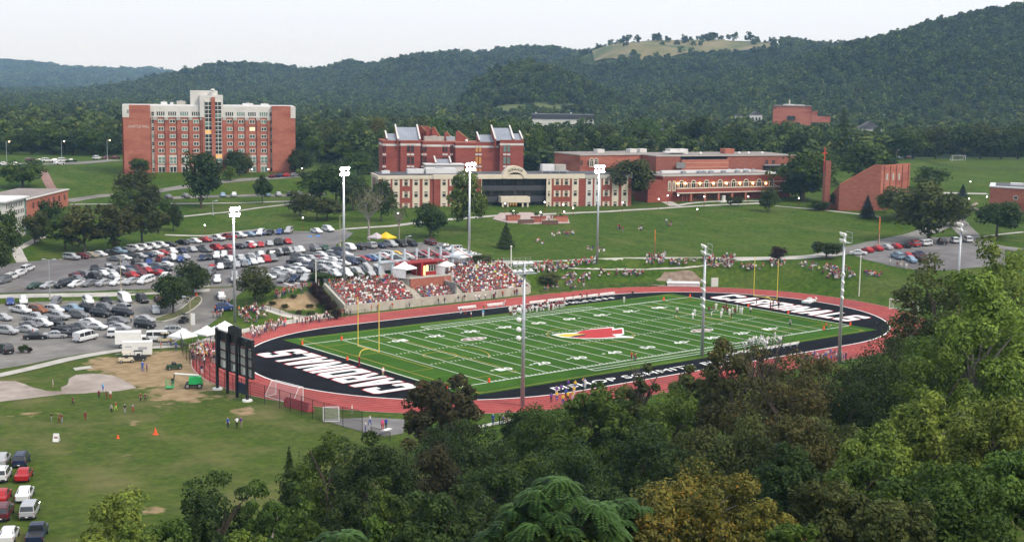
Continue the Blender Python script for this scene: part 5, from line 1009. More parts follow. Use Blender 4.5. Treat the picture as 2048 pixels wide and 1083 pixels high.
# ------------------------------------------------------------------ trees
BARK = mat('bark', (.06, .047, .036), (.10, .082, .065), 3, .95); BARKP = mat('pale_bark', (.22, .19, .165), (.32, .29, .255), 3, .9)
def leaf_mat(name, dark, light, accent=None, amt=.0, transl=.28, vary=.22):
    m = bpy.data.materials.new(name); m.use_nodes = True; n = m.node_tree; L = n.links; bs = n.nodes['Principled BSDF']; bs.inputs['Roughness'].default_value = .65; bs.inputs['Specular IOR Level'].default_value = .18
    a = n.nodes.new('ShaderNodeAttribute'); a.attribute_name = 'tint'; r_ = n.nodes.new('ShaderNodeValToRGB'); e = r_.color_ramp.elements; e[0].color = (*dark, 1); e[1].color = (*light, 1); e[0].position = .1; e[1].position = .85
    if accent: x = r_.color_ramp.elements.new(1-amt); x.color = (*light, 1); e[-1].position = 1.0; e[-1].color = (*accent, 1)
    L.new(a.outputs['Fac'], r_.inputs[0])
    g = n.nodes.new('ShaderNodeObjectInfo'); hs = n.nodes.new('ShaderNodeHueSaturation'); mr = n.nodes.new('ShaderNodeMapRange'); mr.inputs[3].default_value = 1-vary; mr.inputs[4].default_value = 1+vary; L.new(g.outputs['Random'], mr.inputs[0]); L.new(mr.outputs[0], hs.inputs['Value']); L.new(r_.outputs[0], hs.inputs['Color'])
    mr2 = n.nodes.new('ShaderNodeMapRange'); mr2.inputs[3].default_value = .485; mr2.inputs[4].default_value = .512; w_ = n.nodes.new('ShaderNodeMath'); w_.operation = 'FRACT'; m7 = n.nodes.new('ShaderNodeMath'); m7.operation = 'MULTIPLY'; m7.inputs[1].default_value = 7.31; L.new(g.outputs['Random'], m7.inputs[0]); L.new(m7.outputs[0], w_.inputs[0]); L.new(w_.outputs[0], mr2.inputs[0]); L.new(mr2.outputs[0], hs.inputs['Hue'])
    L.new(hs.outputs[0], bs.inputs['Base Color']); tr = n.nodes.new('ShaderNodeBsdfTranslucent'); L.new(hs.outputs[0], tr.inputs[0]); mx = n.nodes.new('ShaderNodeMixShader'); mx.inputs[0].default_value = transl; L.new(bs.outputs[0], mx.inputs[1]); L.new(tr.outputs[0], mx.inputs[2]); L.new(mx.outputs[0], n.nodes['Material Output'].inputs[0])
    return m
LEAF = {'green': leaf_mat('leaf_green', (.024, .050, .008), (.088, .140, .020)), 'lime': leaf_mat('leaf_lime', (.045, .078, .012), (.175, .235, .036)), 'dark': leaf_mat('leaf_dark', (.016, .034, .007), (.058, .092, .019)), 'blue': leaf_mat('leaf_blue', (.012, .026, .018), (.030, .052, .038)),
 'olive': leaf_mat('leaf_olive', (.030, .042, .010), (.092, .102, .026)), 'brown': leaf_mat('leaf_brown', (.028, .030, .011), (.075, .068, .024), (.13, .08, .03), .12), 'gold': leaf_mat('leaf_gold', (.045, .055, .012), (.155, .135, .024), (.27, .145, .02), .2), 'rust': leaf_mat('leaf_rust', (.036, .042, .012), (.105, .100, .026), (.17, .105, .03), .12),
 'plum': leaf_mat('leaf_plum', (.018, .010, .009), (.045, .020, .016)), 'yellow': leaf_mat('leaf_yellow', (.12, .13, .02), (.42, .40, .05)), 'sumac': leaf_mat('leaf_sumac', (.026, .062, .014), (.075, .145, .035)), 'wood': leaf_mat('leaf_wood', (.026, .052, .010), (.085, .122, .026), (.14, .155, .035), .1, .28, .5)}
def near_leaf(col):
    k_ = col+'_near'
    if k_ not in LEAF:
        e = [x.color[:3] for x in next(n_ for n_ in LEAF[col].node_tree.nodes if n_.type == 'VALTORGB').color_ramp.elements]; f = {'lime': 1.1, 'gold': 1.25, 'green': 1.25, 'rust': 1.2, 'yellow': 1.2, 'olive': 1.25}.get(col, .95); e = [tuple(c_*f for c_ in x) for x in e]
        LEAF[k_] = leaf_mat('leaf_'+k_, e[0], e[1], e[2] if len(e) > 2 else None, .14)
    return LEAF[k_]
def quads(c, nrm, size, tint, r_, narrow=.62):
    """leaf-sized faces: centres, normals, sizes -> verts, faces, tint per vertex"""
    n = len(c); nrm = nrm/np.linalg.norm(nrm, axis=1, keepdims=True); a = r_.normal(size=(n, 3)); t = np.cross(nrm, a); t /= np.linalg.norm(t, axis=1, keepdims=True)+1e-9; b = np.cross(nrm, t)
    s = size[:, None]; v = np.empty((n, 4, 3)); v[:, 0] = c-t*s; v[:, 1] = c-b*s*narrow-t*s*.1; v[:, 2] = c+t*s; v[:, 3] = c+b*s*narrow+t*s*.15
    return v.reshape(-1, 3), np.repeat(tint, 4)
def mesh_from(name, v, tint, m, extra=None):
    n = len(v)//4; me = bpy.data.meshes.new(name); me.vertices.add(len(v)); me.vertices.foreach_set('co', v.ravel()); me.loops.add(n*4); me.loops.foreach_set('vertex_index', np.arange(n*4)); me.polygons.add(n); me.polygons.foreach_set('loop_start', np.arange(n)*4)
    try: me.polygons.foreach_set('loop_total', np.full(n, 4))
    except Exception: pass
    me.update(calc_edges=True); at_ = me.attributes.new('tint', 'FLOAT', 'POINT'); at_.data.foreach_set('value', np.clip(tint, 0, 1).astype(np.float32)); me.materials.append(m); me.validate(); return me
def crown(kind, Rr, H, nlobe, nleaf, leaf, seed, base=.22):
    """leaf faces on many overlapping clumps; returns verts, tint"""
    r_ = np.random.default_rng(seed); C_, N_, T_ = [], [], []
    if kind in ('round', 'tall', 'wide', 'open'):
        zc = H*(base+1)/2; rz = H*(1-base)/2; k = {'round': .36, 'tall': .34, 'wide': .36, 'open': .26}[kind]*(.74 if nlobe > 40 else 1.0); rlo, rhi = (.5, .97) if nlobe > 40 else (.45, .86)
        lob = []
        while len(lob) < nlobe:
            d = r_.normal(size=3); d /= np.linalg.norm(d); rad = r_.uniform(rlo, rhi)
            if d[2] < -.5 and r_.random() < .6: continue
            wz = 1.0 if d[2] > 0 else .85
            lob.append((np.array([d[0]*Rr*rad, d[1]*Rr*rad, zc+d[2]*rz*rad*wz]), r_.uniform(.72, 1.2)*k*min(Rr, rz*1.1), r_.uniform(0, 1)))
        lob.append((np.array([0, 0, zc+.1*rz]), .5*min(Rr, rz), .4))
        per = nleaf//len(lob)
        for c, rad, t in lob:
            d = r_.normal(size=(per, 3)); d[:, 2] += .35; d /= np.linalg.norm(d, axis=1, keepdims=True); rr = rad*r_.uniform(.55, 1.08, per)**.6*(1+.25*np.sin(d[:, 0]*5+t*9)*np.cos(d[:, 1]*4+t*7))
            C_.append(c+d*rr[:, None]*np.array([1, 1, .85])); N_.append(d+r_.normal(size=(per, 3))*.55+np.array([0, 0, .35])); T_.append(np.clip(.25+.5*t+r_.normal(size=per)*.2, 0, 1))
    elif kind == 'cone':
        z = (1-np.sqrt(r_.uniform(0, 1, nleaf)))*.97+.02; tiers = 9+int(H/2); ph = (z*tiers) % 1; rad = (1-z)*(.55+.45*(1-ph))*Rr*(1+.12*r_.normal(size=nleaf)); a = r_.uniform(0, 2*np.pi, nleaf); lobes = 1+.13*np.sin(a*5+np.floor(z*tiers)*2.1)
        rad = rad*lobes*np.where(r_.random(nleaf) < .75, 1, r_.uniform(.3, 1, nleaf)); C_.append(np.stack([rad*np.cos(a), rad*np.sin(a), H*(.06+.94*z)], -1)); N_.append(np.stack([np.cos(a)*.6, np.sin(a)*.6, np.full(nleaf, .9)], -1)+r_.normal(size=(nleaf, 3))*.4); T_.append(np.clip(.5+.25*np.sin(np.floor(z*tiers)*3+a*2)+r_.normal(size=nleaf)*.15, 0, 1))
    c = np.concatenate(C_); return quads(c, np.concatenate(N_), leaf*r_.uniform(.45, 1.5, len(c)), np.concatenate(T_), r_)
def limbs(H, Rr, seed, m, base=.25, nl=5, th=None, twigs=0, parent=None, bare=False):
    r_ = random.Random(seed); k = MB(); t0 = th or max(.14, H*.022); top = (r_.uniform(-.3, .3), r_.uniform(-.3, .3), H*(.62 if not bare else .5))
    mid = (top[0]*.4, top[1]*.4, H*.3); k.tube((0, 0, -.6), mid, t0*1.25, t0*.85, 8); k.tube(mid, top, t0*.85, t0*.35, 7); tips = []
    for i in range(nl):
        f = r_.uniform(.25, .95); s = Vector(mid).lerp(Vector(top), f) if f > .3 else Vector((0, 0, H*.22)); a = 2*math.pi*(i/nl)+r_.uniform(-.4, .4); l = Rr*r_.uniform(.4, .68)
        e1 = s+Vector((math.cos(a)*l*.5, math.sin(a)*l*.5, H*r_.uniform(.08, .16))); e2 = e1+Vector((math.cos(a+.2)*l*.5, math.sin(a+.2)*l*.5, H*r_.uniform(.04, .14)))
        k.tube(s, e1, t0*.5, t0*.32, 6); k.tube(e1, e2, t0*.32, t0*.1, 5); tips += [e1, e2]
    for i in range(twigs):
        s = r_.choice(tips); a = r_.uniform(0, 6.28); l = Rr*r_.uniform(.25, .6); e = s+Vector((math.cos(a)*l*.7, math.sin(a)*l*.7, l*r_.uniform(.3, 1.3))); k.tube(s, e, t0*.14, t0*.05, 4)
        for _ in range(2): e2 = e+Vector((r_.uniform(-1, 1), r_.uniform(-1, 1), r_.uniform(.2, 1.2)))*l*.5; k.tube(e, e2, t0*.06, t0*.03, 3)
    return k
# shared crowns for trees in the middle distance (built at 10 m tall, 4 m radius)
LIB = {}
def lib(kind, col, var):
    key = (kind, col, var)
    if key not in LIB:
        kd = 'round' if kind == 'bare' else kind
        v, t = crown(kd, 4.2, 10, 34 if kind != 'open' else 30, 4200 if kind != 'bare' else 300, .27 if kind != 'cone' else .24, hash((kind, var)) % 1000 if False else (len(kind)*37+var*101+ord(kind[0])), .03 if kind != 'bare' else .4)
        me = mesh_from('crown', v, t, LEAF[col]); bk = limbs(10, 4, var+len(kind), BARKP if kind == 'bare' else BARK, nl=6 if kind != 'bare' else 11, twigs=0 if kind != 'bare' else 110, th=.2 if kind != 'bare' else .24, bare=kind == 'bare').mesh('trunk', BARKP if kind == 'bare' else BARK); LIB[key] = (me, bk)
    return LIB[key]
TN = {'cone': 'conifer', 'bare': 'bare_tree'}
def plant(x, y, z, H, Rr, kind, col, var, label, name=None, group=None, rz=None):
    t = thing(name or TN.get(kind, 'tree'), label, 'shrub' if name and 'shrub' in name else 'tree', (x, y, z), rz if rz is not None else random.uniform(0, 6.28), group)
    me, bk = lib(kind, col, var); c = link('crown', me, t); c.scale = (Rr/4, Rr/4, H/10); b = link('trunk', bk, t); b.scale = (Rr/4, Rr/4, H/10); return t
def plant_px(px, ytop, ybase, hw, kind, col, label, var=None, tmin=150):
    p = P(px, ybase, tmin); s = px_per_m(p); H = height_to(p, ytop); plant(p.x, p.y, p.z-.1, H*1.02, hw/s*1.06, kind, col, (int(px*7+ytop) % 4) if var is None else var, label)
for a in [(45, 312, 376, 42, 'round', 'green', 'leafy green tree behind the flat roof of the classroom building'), (276, 340, 412, 40, 'round', 'olive', 'broad tree on the lawn below the left end of the dormitory'), (276, 313, 352, 21, 'round', 'green', 'green tree against the lettered dormitory wing'), (402, 297, 416, 40, 'tall', 'dark', 'large dark tree in front of the dormitory'),
 (461, 331, 361, 15, 'round', 'lime', 'small bright green tree by the dormitory door'), (466, 300, 347, 20, 'round', 'dark', 'dark tree hugging the dormitory front'), (488, 304, 347, 17, 'round', 'olive', 'thin olive tree beside the dark tree at the dormitory'), (525, 349, 407, 19, 'open', 'dark', 'dark scraggly tree between the two parking rows'), (590, 307, 345, 18, 'round', 'olive', 'yellowish tree at the right corner of the dormitory'),
 (640, 333, 408, 44, 'wide', 'green', 'wide green tree on the slope right of the dormitory'), (690, 256, 332, 42, 'tall', 'dark', 'tall dark tree left of the gabled residence'), (737, 285, 348, 24, 'cone', 'dark', 'dark conifer touching the gabled residence'), (625, 266, 332, 22, 'round', 'green', 'green tree beyond the dormitory corner'), (655, 395, 440, 34, 'open', 'olive', 'thin olive tree behind the parking lot lamp'),
 (762, 360, 442, 28, 'round', 'dark', 'dark green tree growing behind the bare tree'), (738, 375, 480, 38, 'bare', 'olive', 'nearly leafless grey tree in front of the main hall'), (798, 405, 482, 18, 'bare', 'green', 'small bare tree beside the yellow tent'), (860, 404, 476, 32, 'round', 'dark', 'dark rounded pine on the lawn before the main hall'), (936, 345, 462, 36, 'tall', 'lime', 'tall lit green tree beside the floodlight mast'),
 (1012, 443, 497, 19, 'cone', 'dark', 'small dark conifer on the lawn above the stands'), (1250, 308, 408, 50, 'wide', 'olive', 'wide olive tree covering the right end of the main hall'), (1538, 374, 424, 19, 'round', 'dark', 'dark round tree in front of the dining hall'), (1606, 303, 402, 58, 'wide', 'green', 'broad green tree between the dining hall and the cross tower'), (1678, 379, 418, 17, 'round', 'dark', 'clipped round tree in front of the slanted hall'),
 (1734, 388, 436, 16, 'cone', 'blue', 'blue spruce in front of the slanted hall'), (1724, 284, 372, 56, 'wide', 'green', 'large green tree behind the slanted hall'), (1795, 372, 440, 42, 'wide', 'olive', 'low olive tree at the right of the slanted hall'), (1858, 358, 484, 62, 'wide', 'olive', 'wide olive tree at the road bend'), (1860, 332, 378, 36, 'round', 'green', 'green tree below the upper pitch'), (1925, 367, 395, 11, 'cone', 'blue', 'small blue spruce beside the pale walk'), (1992, 394, 478, 46, 'wide', 'dark', 'wide dark tree in front of the curved hall'),
 (1555, 491, 524, 17, 'round', 'plum', 'small dark purple tree on the spectator bank'), (1653, 479, 516, 28, 'wide', 'dark', 'rounded green shrub tree at the end of the bank walk'), (346, 543, 627, 38, 'round', 'dark', 'dark tree on the kerbed island, nearer of the pair'), (386, 513, 592, 34, 'round', 'dark', 'dark tree on the kerbed island, farther of the pair'), (510, 530, 606, 36, 'round', 'olive', 'olive green tree at the foot of the driveway'),
 (106, 400, 474, 28, 'round', 'dark', 'dark tree hiding the end of the classroom building'), (170, 408, 505, 42, 'open', 'olive', 'thin olive tree behind the left parking row'), (228, 402, 503, 42, 'open', 'olive', 'second thin olive tree behind the left parking row'), (285, 393, 494, 44, 'open', 'olive', 'tallest thin olive tree behind the left parking row'), (347, 408, 462, 17, 'tall', 'dark', 'narrow dark tree on the lawn left of the first floodlight'), (12, 418, 530, 30, 'round', 'green', 'green tree at the left edge above the lot'), (-20, 440, 560, 40, 'round', 'dark', 'dark tree cut by the left edge'),
 (330, 395, 430, 12, 'round', 'green', 'small lawn tree beyond the thin olive trees'), (1100, 545, 572, 22, 'wide', 'olive', 'low bush at the right end of the stands'), (645, 543, 560, 26, 'wide', 'dark', 'dark hedge bush at the top of the planted bank'), (718, 541, 552, 14, 'wide', 'olive', 'low bush behind the left block of spectators'), (960, 508, 528, 26, 'wide', 'olive', 'scraggly bush beside the lit mast behind the stands'), (47, 688, 706, 10, 'wide', 'dark', 'small clipped bush in the lower lot'), (60, 693, 706, 5, 'wide', 'plum', 'tiny reddish bush in the lower lot'), (1770, 392, 425, 14, 'round', 'green', 'green tree hard against the slanted hall'), (1640, 400, 420, 22, 'wide', 'dark', 'hedge below the cross tower'), (1476, 392, 412, 10, 'open', 'olive', 'young tree on the dining hall terrace'), (1461, 392, 412, 9, 'open', 'olive', 'second young tree on the dining hall terrace'),
 (606, 296, 348, 24, 'round', 'dark', 'dark tree just right of the dormitory'), (672, 318, 404, 34, 'tall', 'dark', 'tall dark tree behind the second mast'), (706, 345, 420, 30, 'round', 'dark', 'dark tree left of the main hall'), (716, 295, 352, 26, 'round', 'green', 'green tree in the gap left of the main hall'), (600, 380, 432, 24, 'wide', 'olive', 'olive bushy tree below the dormitory road'), (634, 388, 440, 26, 'wide', 'olive', 'second olive bushy tree below the dormitory road'), (1832, 372, 436, 34, 'round', 'green', 'green tree between the slanted hall and the road bend'), (1905, 392, 452, 32, 'wide', 'olive', 'olive tree right of the road bend tree'), (1765, 300, 345, 30, 'round', 'dark', 'dark tree behind the end wall of the slanted hall'), (1600, 340, 400, 36, 'round', 'dark', 'dark lower tree under the broad green tree'), (1225, 330, 405, 34, 'round', 'olive', 'smaller olive tree beside the wide olive tree'), (1278, 330, 398, 26, 'round', 'green', 'green tree at the gap before the dining hall'), (70, 420, 490, 30, 'open', 'olive', 'olive tree before the white wing'), (130, 425, 500, 32, 'open', 'green', 'green tree at the corner of the classroom building'), (480, 310, 352, 16, 'round', 'dark', 'small dark tree at the dormitory entrance'), (255, 375, 430, 30, 'round', 'green', 'green tree on the left lawn'), (300, 370, 425, 24, 'round', 'olive', 'olive tree on the left lawn')]: plant_px(*a)
for i, (px, py, hw, ht) in enumerate(((640, 600, 14, 30), (652, 612, 14, 30), (664, 624, 13, 26), (632, 588, 14, 24), (672, 634, 10, 18))): plant_px(px, py-ht, py+4, hw, 'wide', 'plum', ORD[i+1]+' dark red shrub of the hedge along the bleacher side')
for i, (px, py) in enumerate(((588, 592), (570, 612), (620, 612), (598, 624), (622, 626), (545, 606))): plant_px(px, py-6, py+3, 7, 'wide', 'olive', ORD[i+1]+' low tuft planted on the bare bank')
# rows of trees right behind the campus: each a tree of its own
_bx = [(1075, 252, 24, 'green'), (1098, 246, 26, 'dark'), (1128, 262, 26, 'green'), (1146, 276, 24, 'dark'), (1172, 244, 30, 'dark'), (1204, 246, 30, 'olive'), (1236, 262, 24, 'green'), (1268, 240, 28, 'dark'), (1296, 234, 30, 'green'), (1354, 262, 28, 'dark'), (1396, 226, 40, 'dark'), (1436, 246, 32, 'green'), (1478, 246, 34, 'dark'), (1512, 256, 28, 'green'), (1560, 236, 42, 'green'), (1612, 246, 36, 'dark'), (1640, 262, 26, 'green'), (1690, 212, 30, 'cone'), (1790, 255, 34, 'dark'), (1830, 248, 34, 'green'), (1875, 252, 32, 'olive'), (1920, 246, 36, 'dark'), (1965, 240, 36, 'olive'), (2005, 252, 34, 'dark'), (2040, 244, 34, 'green'),
 (612, 244, 26, 'dark'), (650, 256, 28, 'green'), (668, 240, 26, 'olive'), (712, 238, 28, 'green'), (752, 232, 22, 'gold'), (775, 246, 26, 'green'), (805, 240, 28, 'dark'), (840, 232, 24, 'olive'), (880, 236, 28, 'green'), (915, 240, 26, 'dark'), (945, 228, 26, 'olive'), (985, 236, 28, 'green'), (1025, 240, 30, 'green'), (1050, 244, 26, 'olive'), (20, 262, 34, 'green'), (62, 256, 34, 'dark'), (104, 250, 34, 'green'), (146, 258, 34, 'dark'), (184, 250, 32, 'green'), (222, 262, 30, 'dark'),
 (600, 268, 22, 'green'), (640, 284, 26, 'dark'), (664, 276, 26, 'green'), (705, 272, 28, 'dark'), (728, 262, 24, 'green'), (752, 270, 22, 'dark'), (1062, 280, 20, 'dark'), (1090, 284, 24, 'green'), (1116, 290, 22, 'dark'), (1150, 296, 22, 'green'), (1186, 270, 26, 'green'), (1220, 276, 26, 'dark'), (1252, 270, 24, 'green'), (1320, 280, 24, 'dark'), (1376, 272, 26, 'green'), (1420, 276, 26, 'dark'), (1458, 270, 26, 'green'), (1498, 274, 26, 'dark'), (1540, 268, 28, 'green'), (1586, 262, 28, 'dark'), (1658, 256, 30, 'green'), (1716, 262, 28, 'dark'), (1745, 262, 28, 'green'), (1770, 278, 26, 'dark'), (1812, 276, 26, 'green')]
for i, (px, yt, hw, col) in enumerate(_bx):
    D_ = {0: 610, 1: 640, 2: 665}[i % 3] if px > 600 and px < 1700 else (640 if px < 600 else 690)
    d = view_ray(px, yt); top = CAM+d*(D_/float(d@_f)); z = hz1(top[0], top[1]); H = max(top[2]-z, 6); s = FPX/D_
    where = 'behind the dormitory lawn' if px < 240 else 'between the dormitory and the gabled residence' if px < 790 else 'behind the gabled residence' if px < 1060 else 'behind the library roof' if px < 1300 else 'behind the dining hall' if px < 1700 else 'behind the upper pitch'
    _cnt = globals().setdefault('_wc', {}); _cnt[where] = _cnt.get(where, 0)+1
    plant(top[0], top[1], z-.2, H, hw/s*1.05, 'cone' if col == 'cone' else ['round', 'wide', 'tall', 'round'][i % 4], 'dark' if col == 'cone' else col, i % 4, f'{ORD[_cnt[where]]} tree from the left in the row {where}', group='trees behind the campus')

# foreground trees on the near slope, each with a crown of its own
def near_tree(px, ytop, D_, hw, kind, col, label, nleaf=17000, leaf=.165, base=.02, bark=BARK, nl=7, nlobe=72, twigs=0, hmax=99):
    d = view_ray(px, ytop); top = CAM+d*(D_/float(d@_f)); z = hz1(top[0], top[1]); H = max(top[2]-z, 4); Rr = hw*D_/FPX*1.18
    if H > hmax: z = top[2]-hmax; H = hmax
    t = thing('conifer' if kind == 'cone' else 'tree', label, 'tree', (top[0], top[1], z), 0, 'trees on the near slope'); sd = int(px*13+ytop)
    v, tt = crown(kind, Rr, H, nlobe, int(nleaf*1.12), leaf*.86, sd, base); link('crown', mesh_from('crown', v, tt, near_leaf(col)), t); limbs(H, Rr, sd, bark, nl=nl, twigs=twigs).build('trunk', bark, t); return t
for a, kw in [((225, 985, 118, 88, 'round', 'lime', 'bright green rounded tree at the bottom left of the grass field'), dict(nleaf=24000, leaf=.19)), ((330, 1030, 112, 60, 'round', 'green', 'green tree low beside the bright rounded tree'), {}), ((440, 936, 130, 72, 'tall', 'dark', 'dark tall tree left of the narrow conifer'), {}), ((578, 888, 146, 40, 'cone', 'dark', 'narrow dark conifer at the edge of the grass field'), dict(nleaf=9000)), ((530, 952, 122, 60, 'tall', 'green', 'slim green tree in front of the narrow conifer'), dict(bark=BARKP)),
 ((655, 852, 144, 72, 'round', 'green', 'green tree at the near corner of the grass field'), dict(nleaf=18000)), ((745, 868, 136, 80, 'tall', 'dark', 'dark dense tree with soft drooping foliage near the gate'), dict(nleaf=20000, leaf=.16)), ((885, 742, 188, 66, 'open', 'brown', 'brown-green tree rising in front of the lettering'), dict(nleaf=15000, leaf=.26)), ((930, 850, 168, 84, 'wide', 'dark', 'dark tree mass below the brown-green tree'), dict(nleaf=18000)), ((850, 872, 152, 66, 'round', 'brown', 'dim brownish tree between the gate and the brown-green tree'), {}), ((985, 905, 140, 60, 'round', 'dark', 'dark tree left of the feathery leaved tree'), {}),
 ((1090, 800, 176, 60, 'round', 'green', 'green tree hiding the near bend of the track'), {}), ((1185, 768, 178, 66, 'open', 'green', 'loose green tree over the near sideline lettering'), dict(leaf=.24)), ((1130, 880, 150, 80, 'wide', 'dark', 'dark tree behind the feathery leaved tree'), dict(nleaf=18000)), ((1290, 700, 178, 36, 'open', 'olive', 'thin twiggy tree in front of the orange clad person'), dict(nleaf=3800, leaf=.22, twigs=120, nlobe=26)), ((1300, 840, 158, 78, 'wide', 'dark', 'broad dark tree left of the golden shrub tree'), dict(nleaf=18000)), ((1345, 770, 168, 56, 'round', 'green', 'green tree beside the thin twiggy tree'), {}),
 ((1480, 662, 172, 76, 'open', 'rust', 'olive and russet tree in front of the visiting players'), dict(nleaf=11000, leaf=.24, twigs=90)), ((1570, 712, 160, 104, 'wide', 'rust', 'wide russet tree below the visiting players'), dict(nleaf=20000, leaf=.22, twigs=60)), ((1500, 830, 142, 90, 'wide', 'olive', 'olive tree behind the golden shrub tree'), dict(nleaf=18000)), ((1660, 830, 140, 70, 'round', 'olive', 'dull olive tree right of the russet trees'), {}), ((1545, 640, 176, 34, 'open', 'rust', 'sparse twig top rising before the distant end zone'), dict(nleaf=2200, leaf=.2, twigs=140, nlobe=24)),
 ((1775, 632, 186, 92, 'wide', 'dark', 'dark spreading tree at the right end of the track'), dict(nleaf=17000)), ((1750, 720, 172, 96, 'round', 'dark', 'shaded grey-green tree below the dark spreading tree'), dict(nleaf=19000)), ((1885, 490, 196, 82, 'round', 'olive', 'tall olive tree in front of the small right hand lot'), dict(nleaf=16000, leaf=.26)), ((1995, 474, 206, 76, 'round', 'lime', 'tall green tree at the right edge behind the brightest tree'), dict(nleaf=14000, leaf=.28)), ((1810, 585, 192, 34, 'open', 'brown', 'thin brown tree by the distant soccer goal'), dict(nleaf=5000, leaf=.24, twigs=60)),
 ((1960, 548, 146, 112, 'round', 'lime', 'big bright yellow-green tree on the right'), dict(nleaf=26000, leaf=.24, bark=BARKP, nl=9)), ((1880, 680, 140, 70, 'wide', 'green', 'shaded green tree under the big yellow-green tree'), {}), ((1870, 765, 122, 78, 'round', 'lime', 'green tree with a pale trunk in the lower right'), dict(nleaf=20000, leaf=.2, bark=BARKP, nl=9)), ((1990, 780, 112, 84, 'round', 'lime', 'bright olive tree at the lower right edge'), dict(nleaf=18000)), ((1760, 850, 112, 80, 'round', 'lime', 'green tree with flecks of orange at the bottom right'), dict(nleaf=20000, leaf=.18, bark=BARKP, nl=9)), ((1660, 965, 96, 70, 'round', 'olive', 'olive tree at the bottom edge right of the golden one'), dict(leaf=.16)), ((1900, 930, 92, 110, 'wide', 'green', 'leafy tree filling the bottom right corner'), dict(nleaf=22000, leaf=.16, bark=BARKP, nl=9)),
 ((1405, 930, 96, 116, 'wide', 'gold', 'golden orange tree at the bottom centre right'), dict(nleaf=26000, leaf=.15, bark=BARKP)), ((1300, 1010, 88, 60, 'round', 'gold', 'smaller golden shrub joining the golden tree'), dict(leaf=.14)), ((1540, 1000, 88, 54, 'round', 'gold', 'golden shrub on the right flank of the golden tree'), dict(leaf=.14)), ((1030, 985, 108, 56, 'round', 'dark', 'dark undergrowth tree left of the feathery leaved tree'), {}), ((860, 985, 112, 70, 'wide', 'dark', 'dark low tree at the bottom centre'), {}), ((820, 1046, 70, 34, 'open', 'yellow', 'small yellow-leaved tree top at the bottom edge'), dict(nleaf=3600, leaf=.11, nlobe=18)), ((1415, 1022, 58, 28, 'open', 'yellow', 'pale yellow sapling at the bottom edge under the golden tree'), dict(nleaf=900, leaf=.10, nlobe=10)), ((480, 1040, 92, 60, 'round', 'lime', 'yellow-green shrub tree at the bottom edge'), dict(leaf=.14)), ((395, 975, 116, 46, 'tall', 'dark', 'dark slender tree at the bottom edge'), {}), ((700, 990, 112, 60, 'round', 'dark', 'dark tree low between the two feathery trees'), {}), ((610, 1000, 116, 46, 'tall', 'green', 'green tree behind the lower feathery tree'), {}), ((1580, 890, 118, 60, 'round', 'dark', 'dark gap-filling tree behind the olive ones'), {}), ((1200, 960, 120, 60, 'round', 'dark', 'dark tree between the feathery and golden trees'), {}),
 ((1245, 776, 186, 56, 'round', 'green', 'green tree between the near masts, beside the lettering'), {}), ((1400, 716, 184, 52, 'open', 'olive', 'loose olive tree left of the russet trees'), dict(leaf=.2)), ((1040, 812, 190, 30, 'round', 'dark', 'small dark tree at the foot of the nearest mast'), dict(nleaf=7000)), ((1640, 712, 176, 66, 'round', 'rust', 'russet tree below the blue crowd'), {}), ((1690, 752, 160, 66, 'round', 'dark', 'dark tree between the russet and grey-green trees'), {}), ((1600, 830, 135, 66, 'wide', 'rust', 'low russet tree in the middle of the right hand mass'), {}), ((1830, 660, 176, 60, 'round', 'green', 'green tree under the thin brown tree'), {}), ((1930, 620, 168, 70, 'round', 'dark', 'dark tree behind the brightest tree'), {}), ((2035, 640, 150, 60, 'round', 'lime', 'bright tree cut by the right edge'), {}), ((1720, 900, 108, 60, 'round', 'green', 'leafy green tree left of the orange flecked tree'), {}), ((2030, 900, 96, 60, 'round', 'green', 'green tree cut by the lower right edge'), {}), ((1380, 880, 140, 60, 'wide', 'dark', 'dark tree behind the golden tree'), {}), ((940, 960, 128, 60, 'round', 'dark', 'dark tree below the brown mass'), {}), ((780, 950, 124, 50, 'round', 'green', 'green tree right of the drooping dark tree'), {}), ((1060, 900, 158, 52, 'round', 'green', 'green tree above the feathery leaved tree'), {}), ((590, 950, 128, 40, 'round', 'green', 'green tree at the foot of the narrow conifer'), {}), ((1800, 990, 84, 70, 'round', 'olive', 'olive tree at the bottom right centre'), {}), ((1590, 1030, 84, 50, 'round', 'green', 'green shrub at the bottom between golden and olive'), {}), ((260, 1030, 108, 70, 'wide', 'lime', 'bright shrub below the bright rounded tree'), {}), ((960, 1030, 100, 60, 'round', 'dark', 'dark shrub at the bottom edge'), {}), ((1412, 850, 146, 60, 'round', 'olive', 'olive tree filling the gap above the golden tree'), {}), ((760, 1030, 96, 50, 'round', 'green', 'green shrub at the bottom edge right of the feathery top'), {})]: near_tree(*a, **kw)
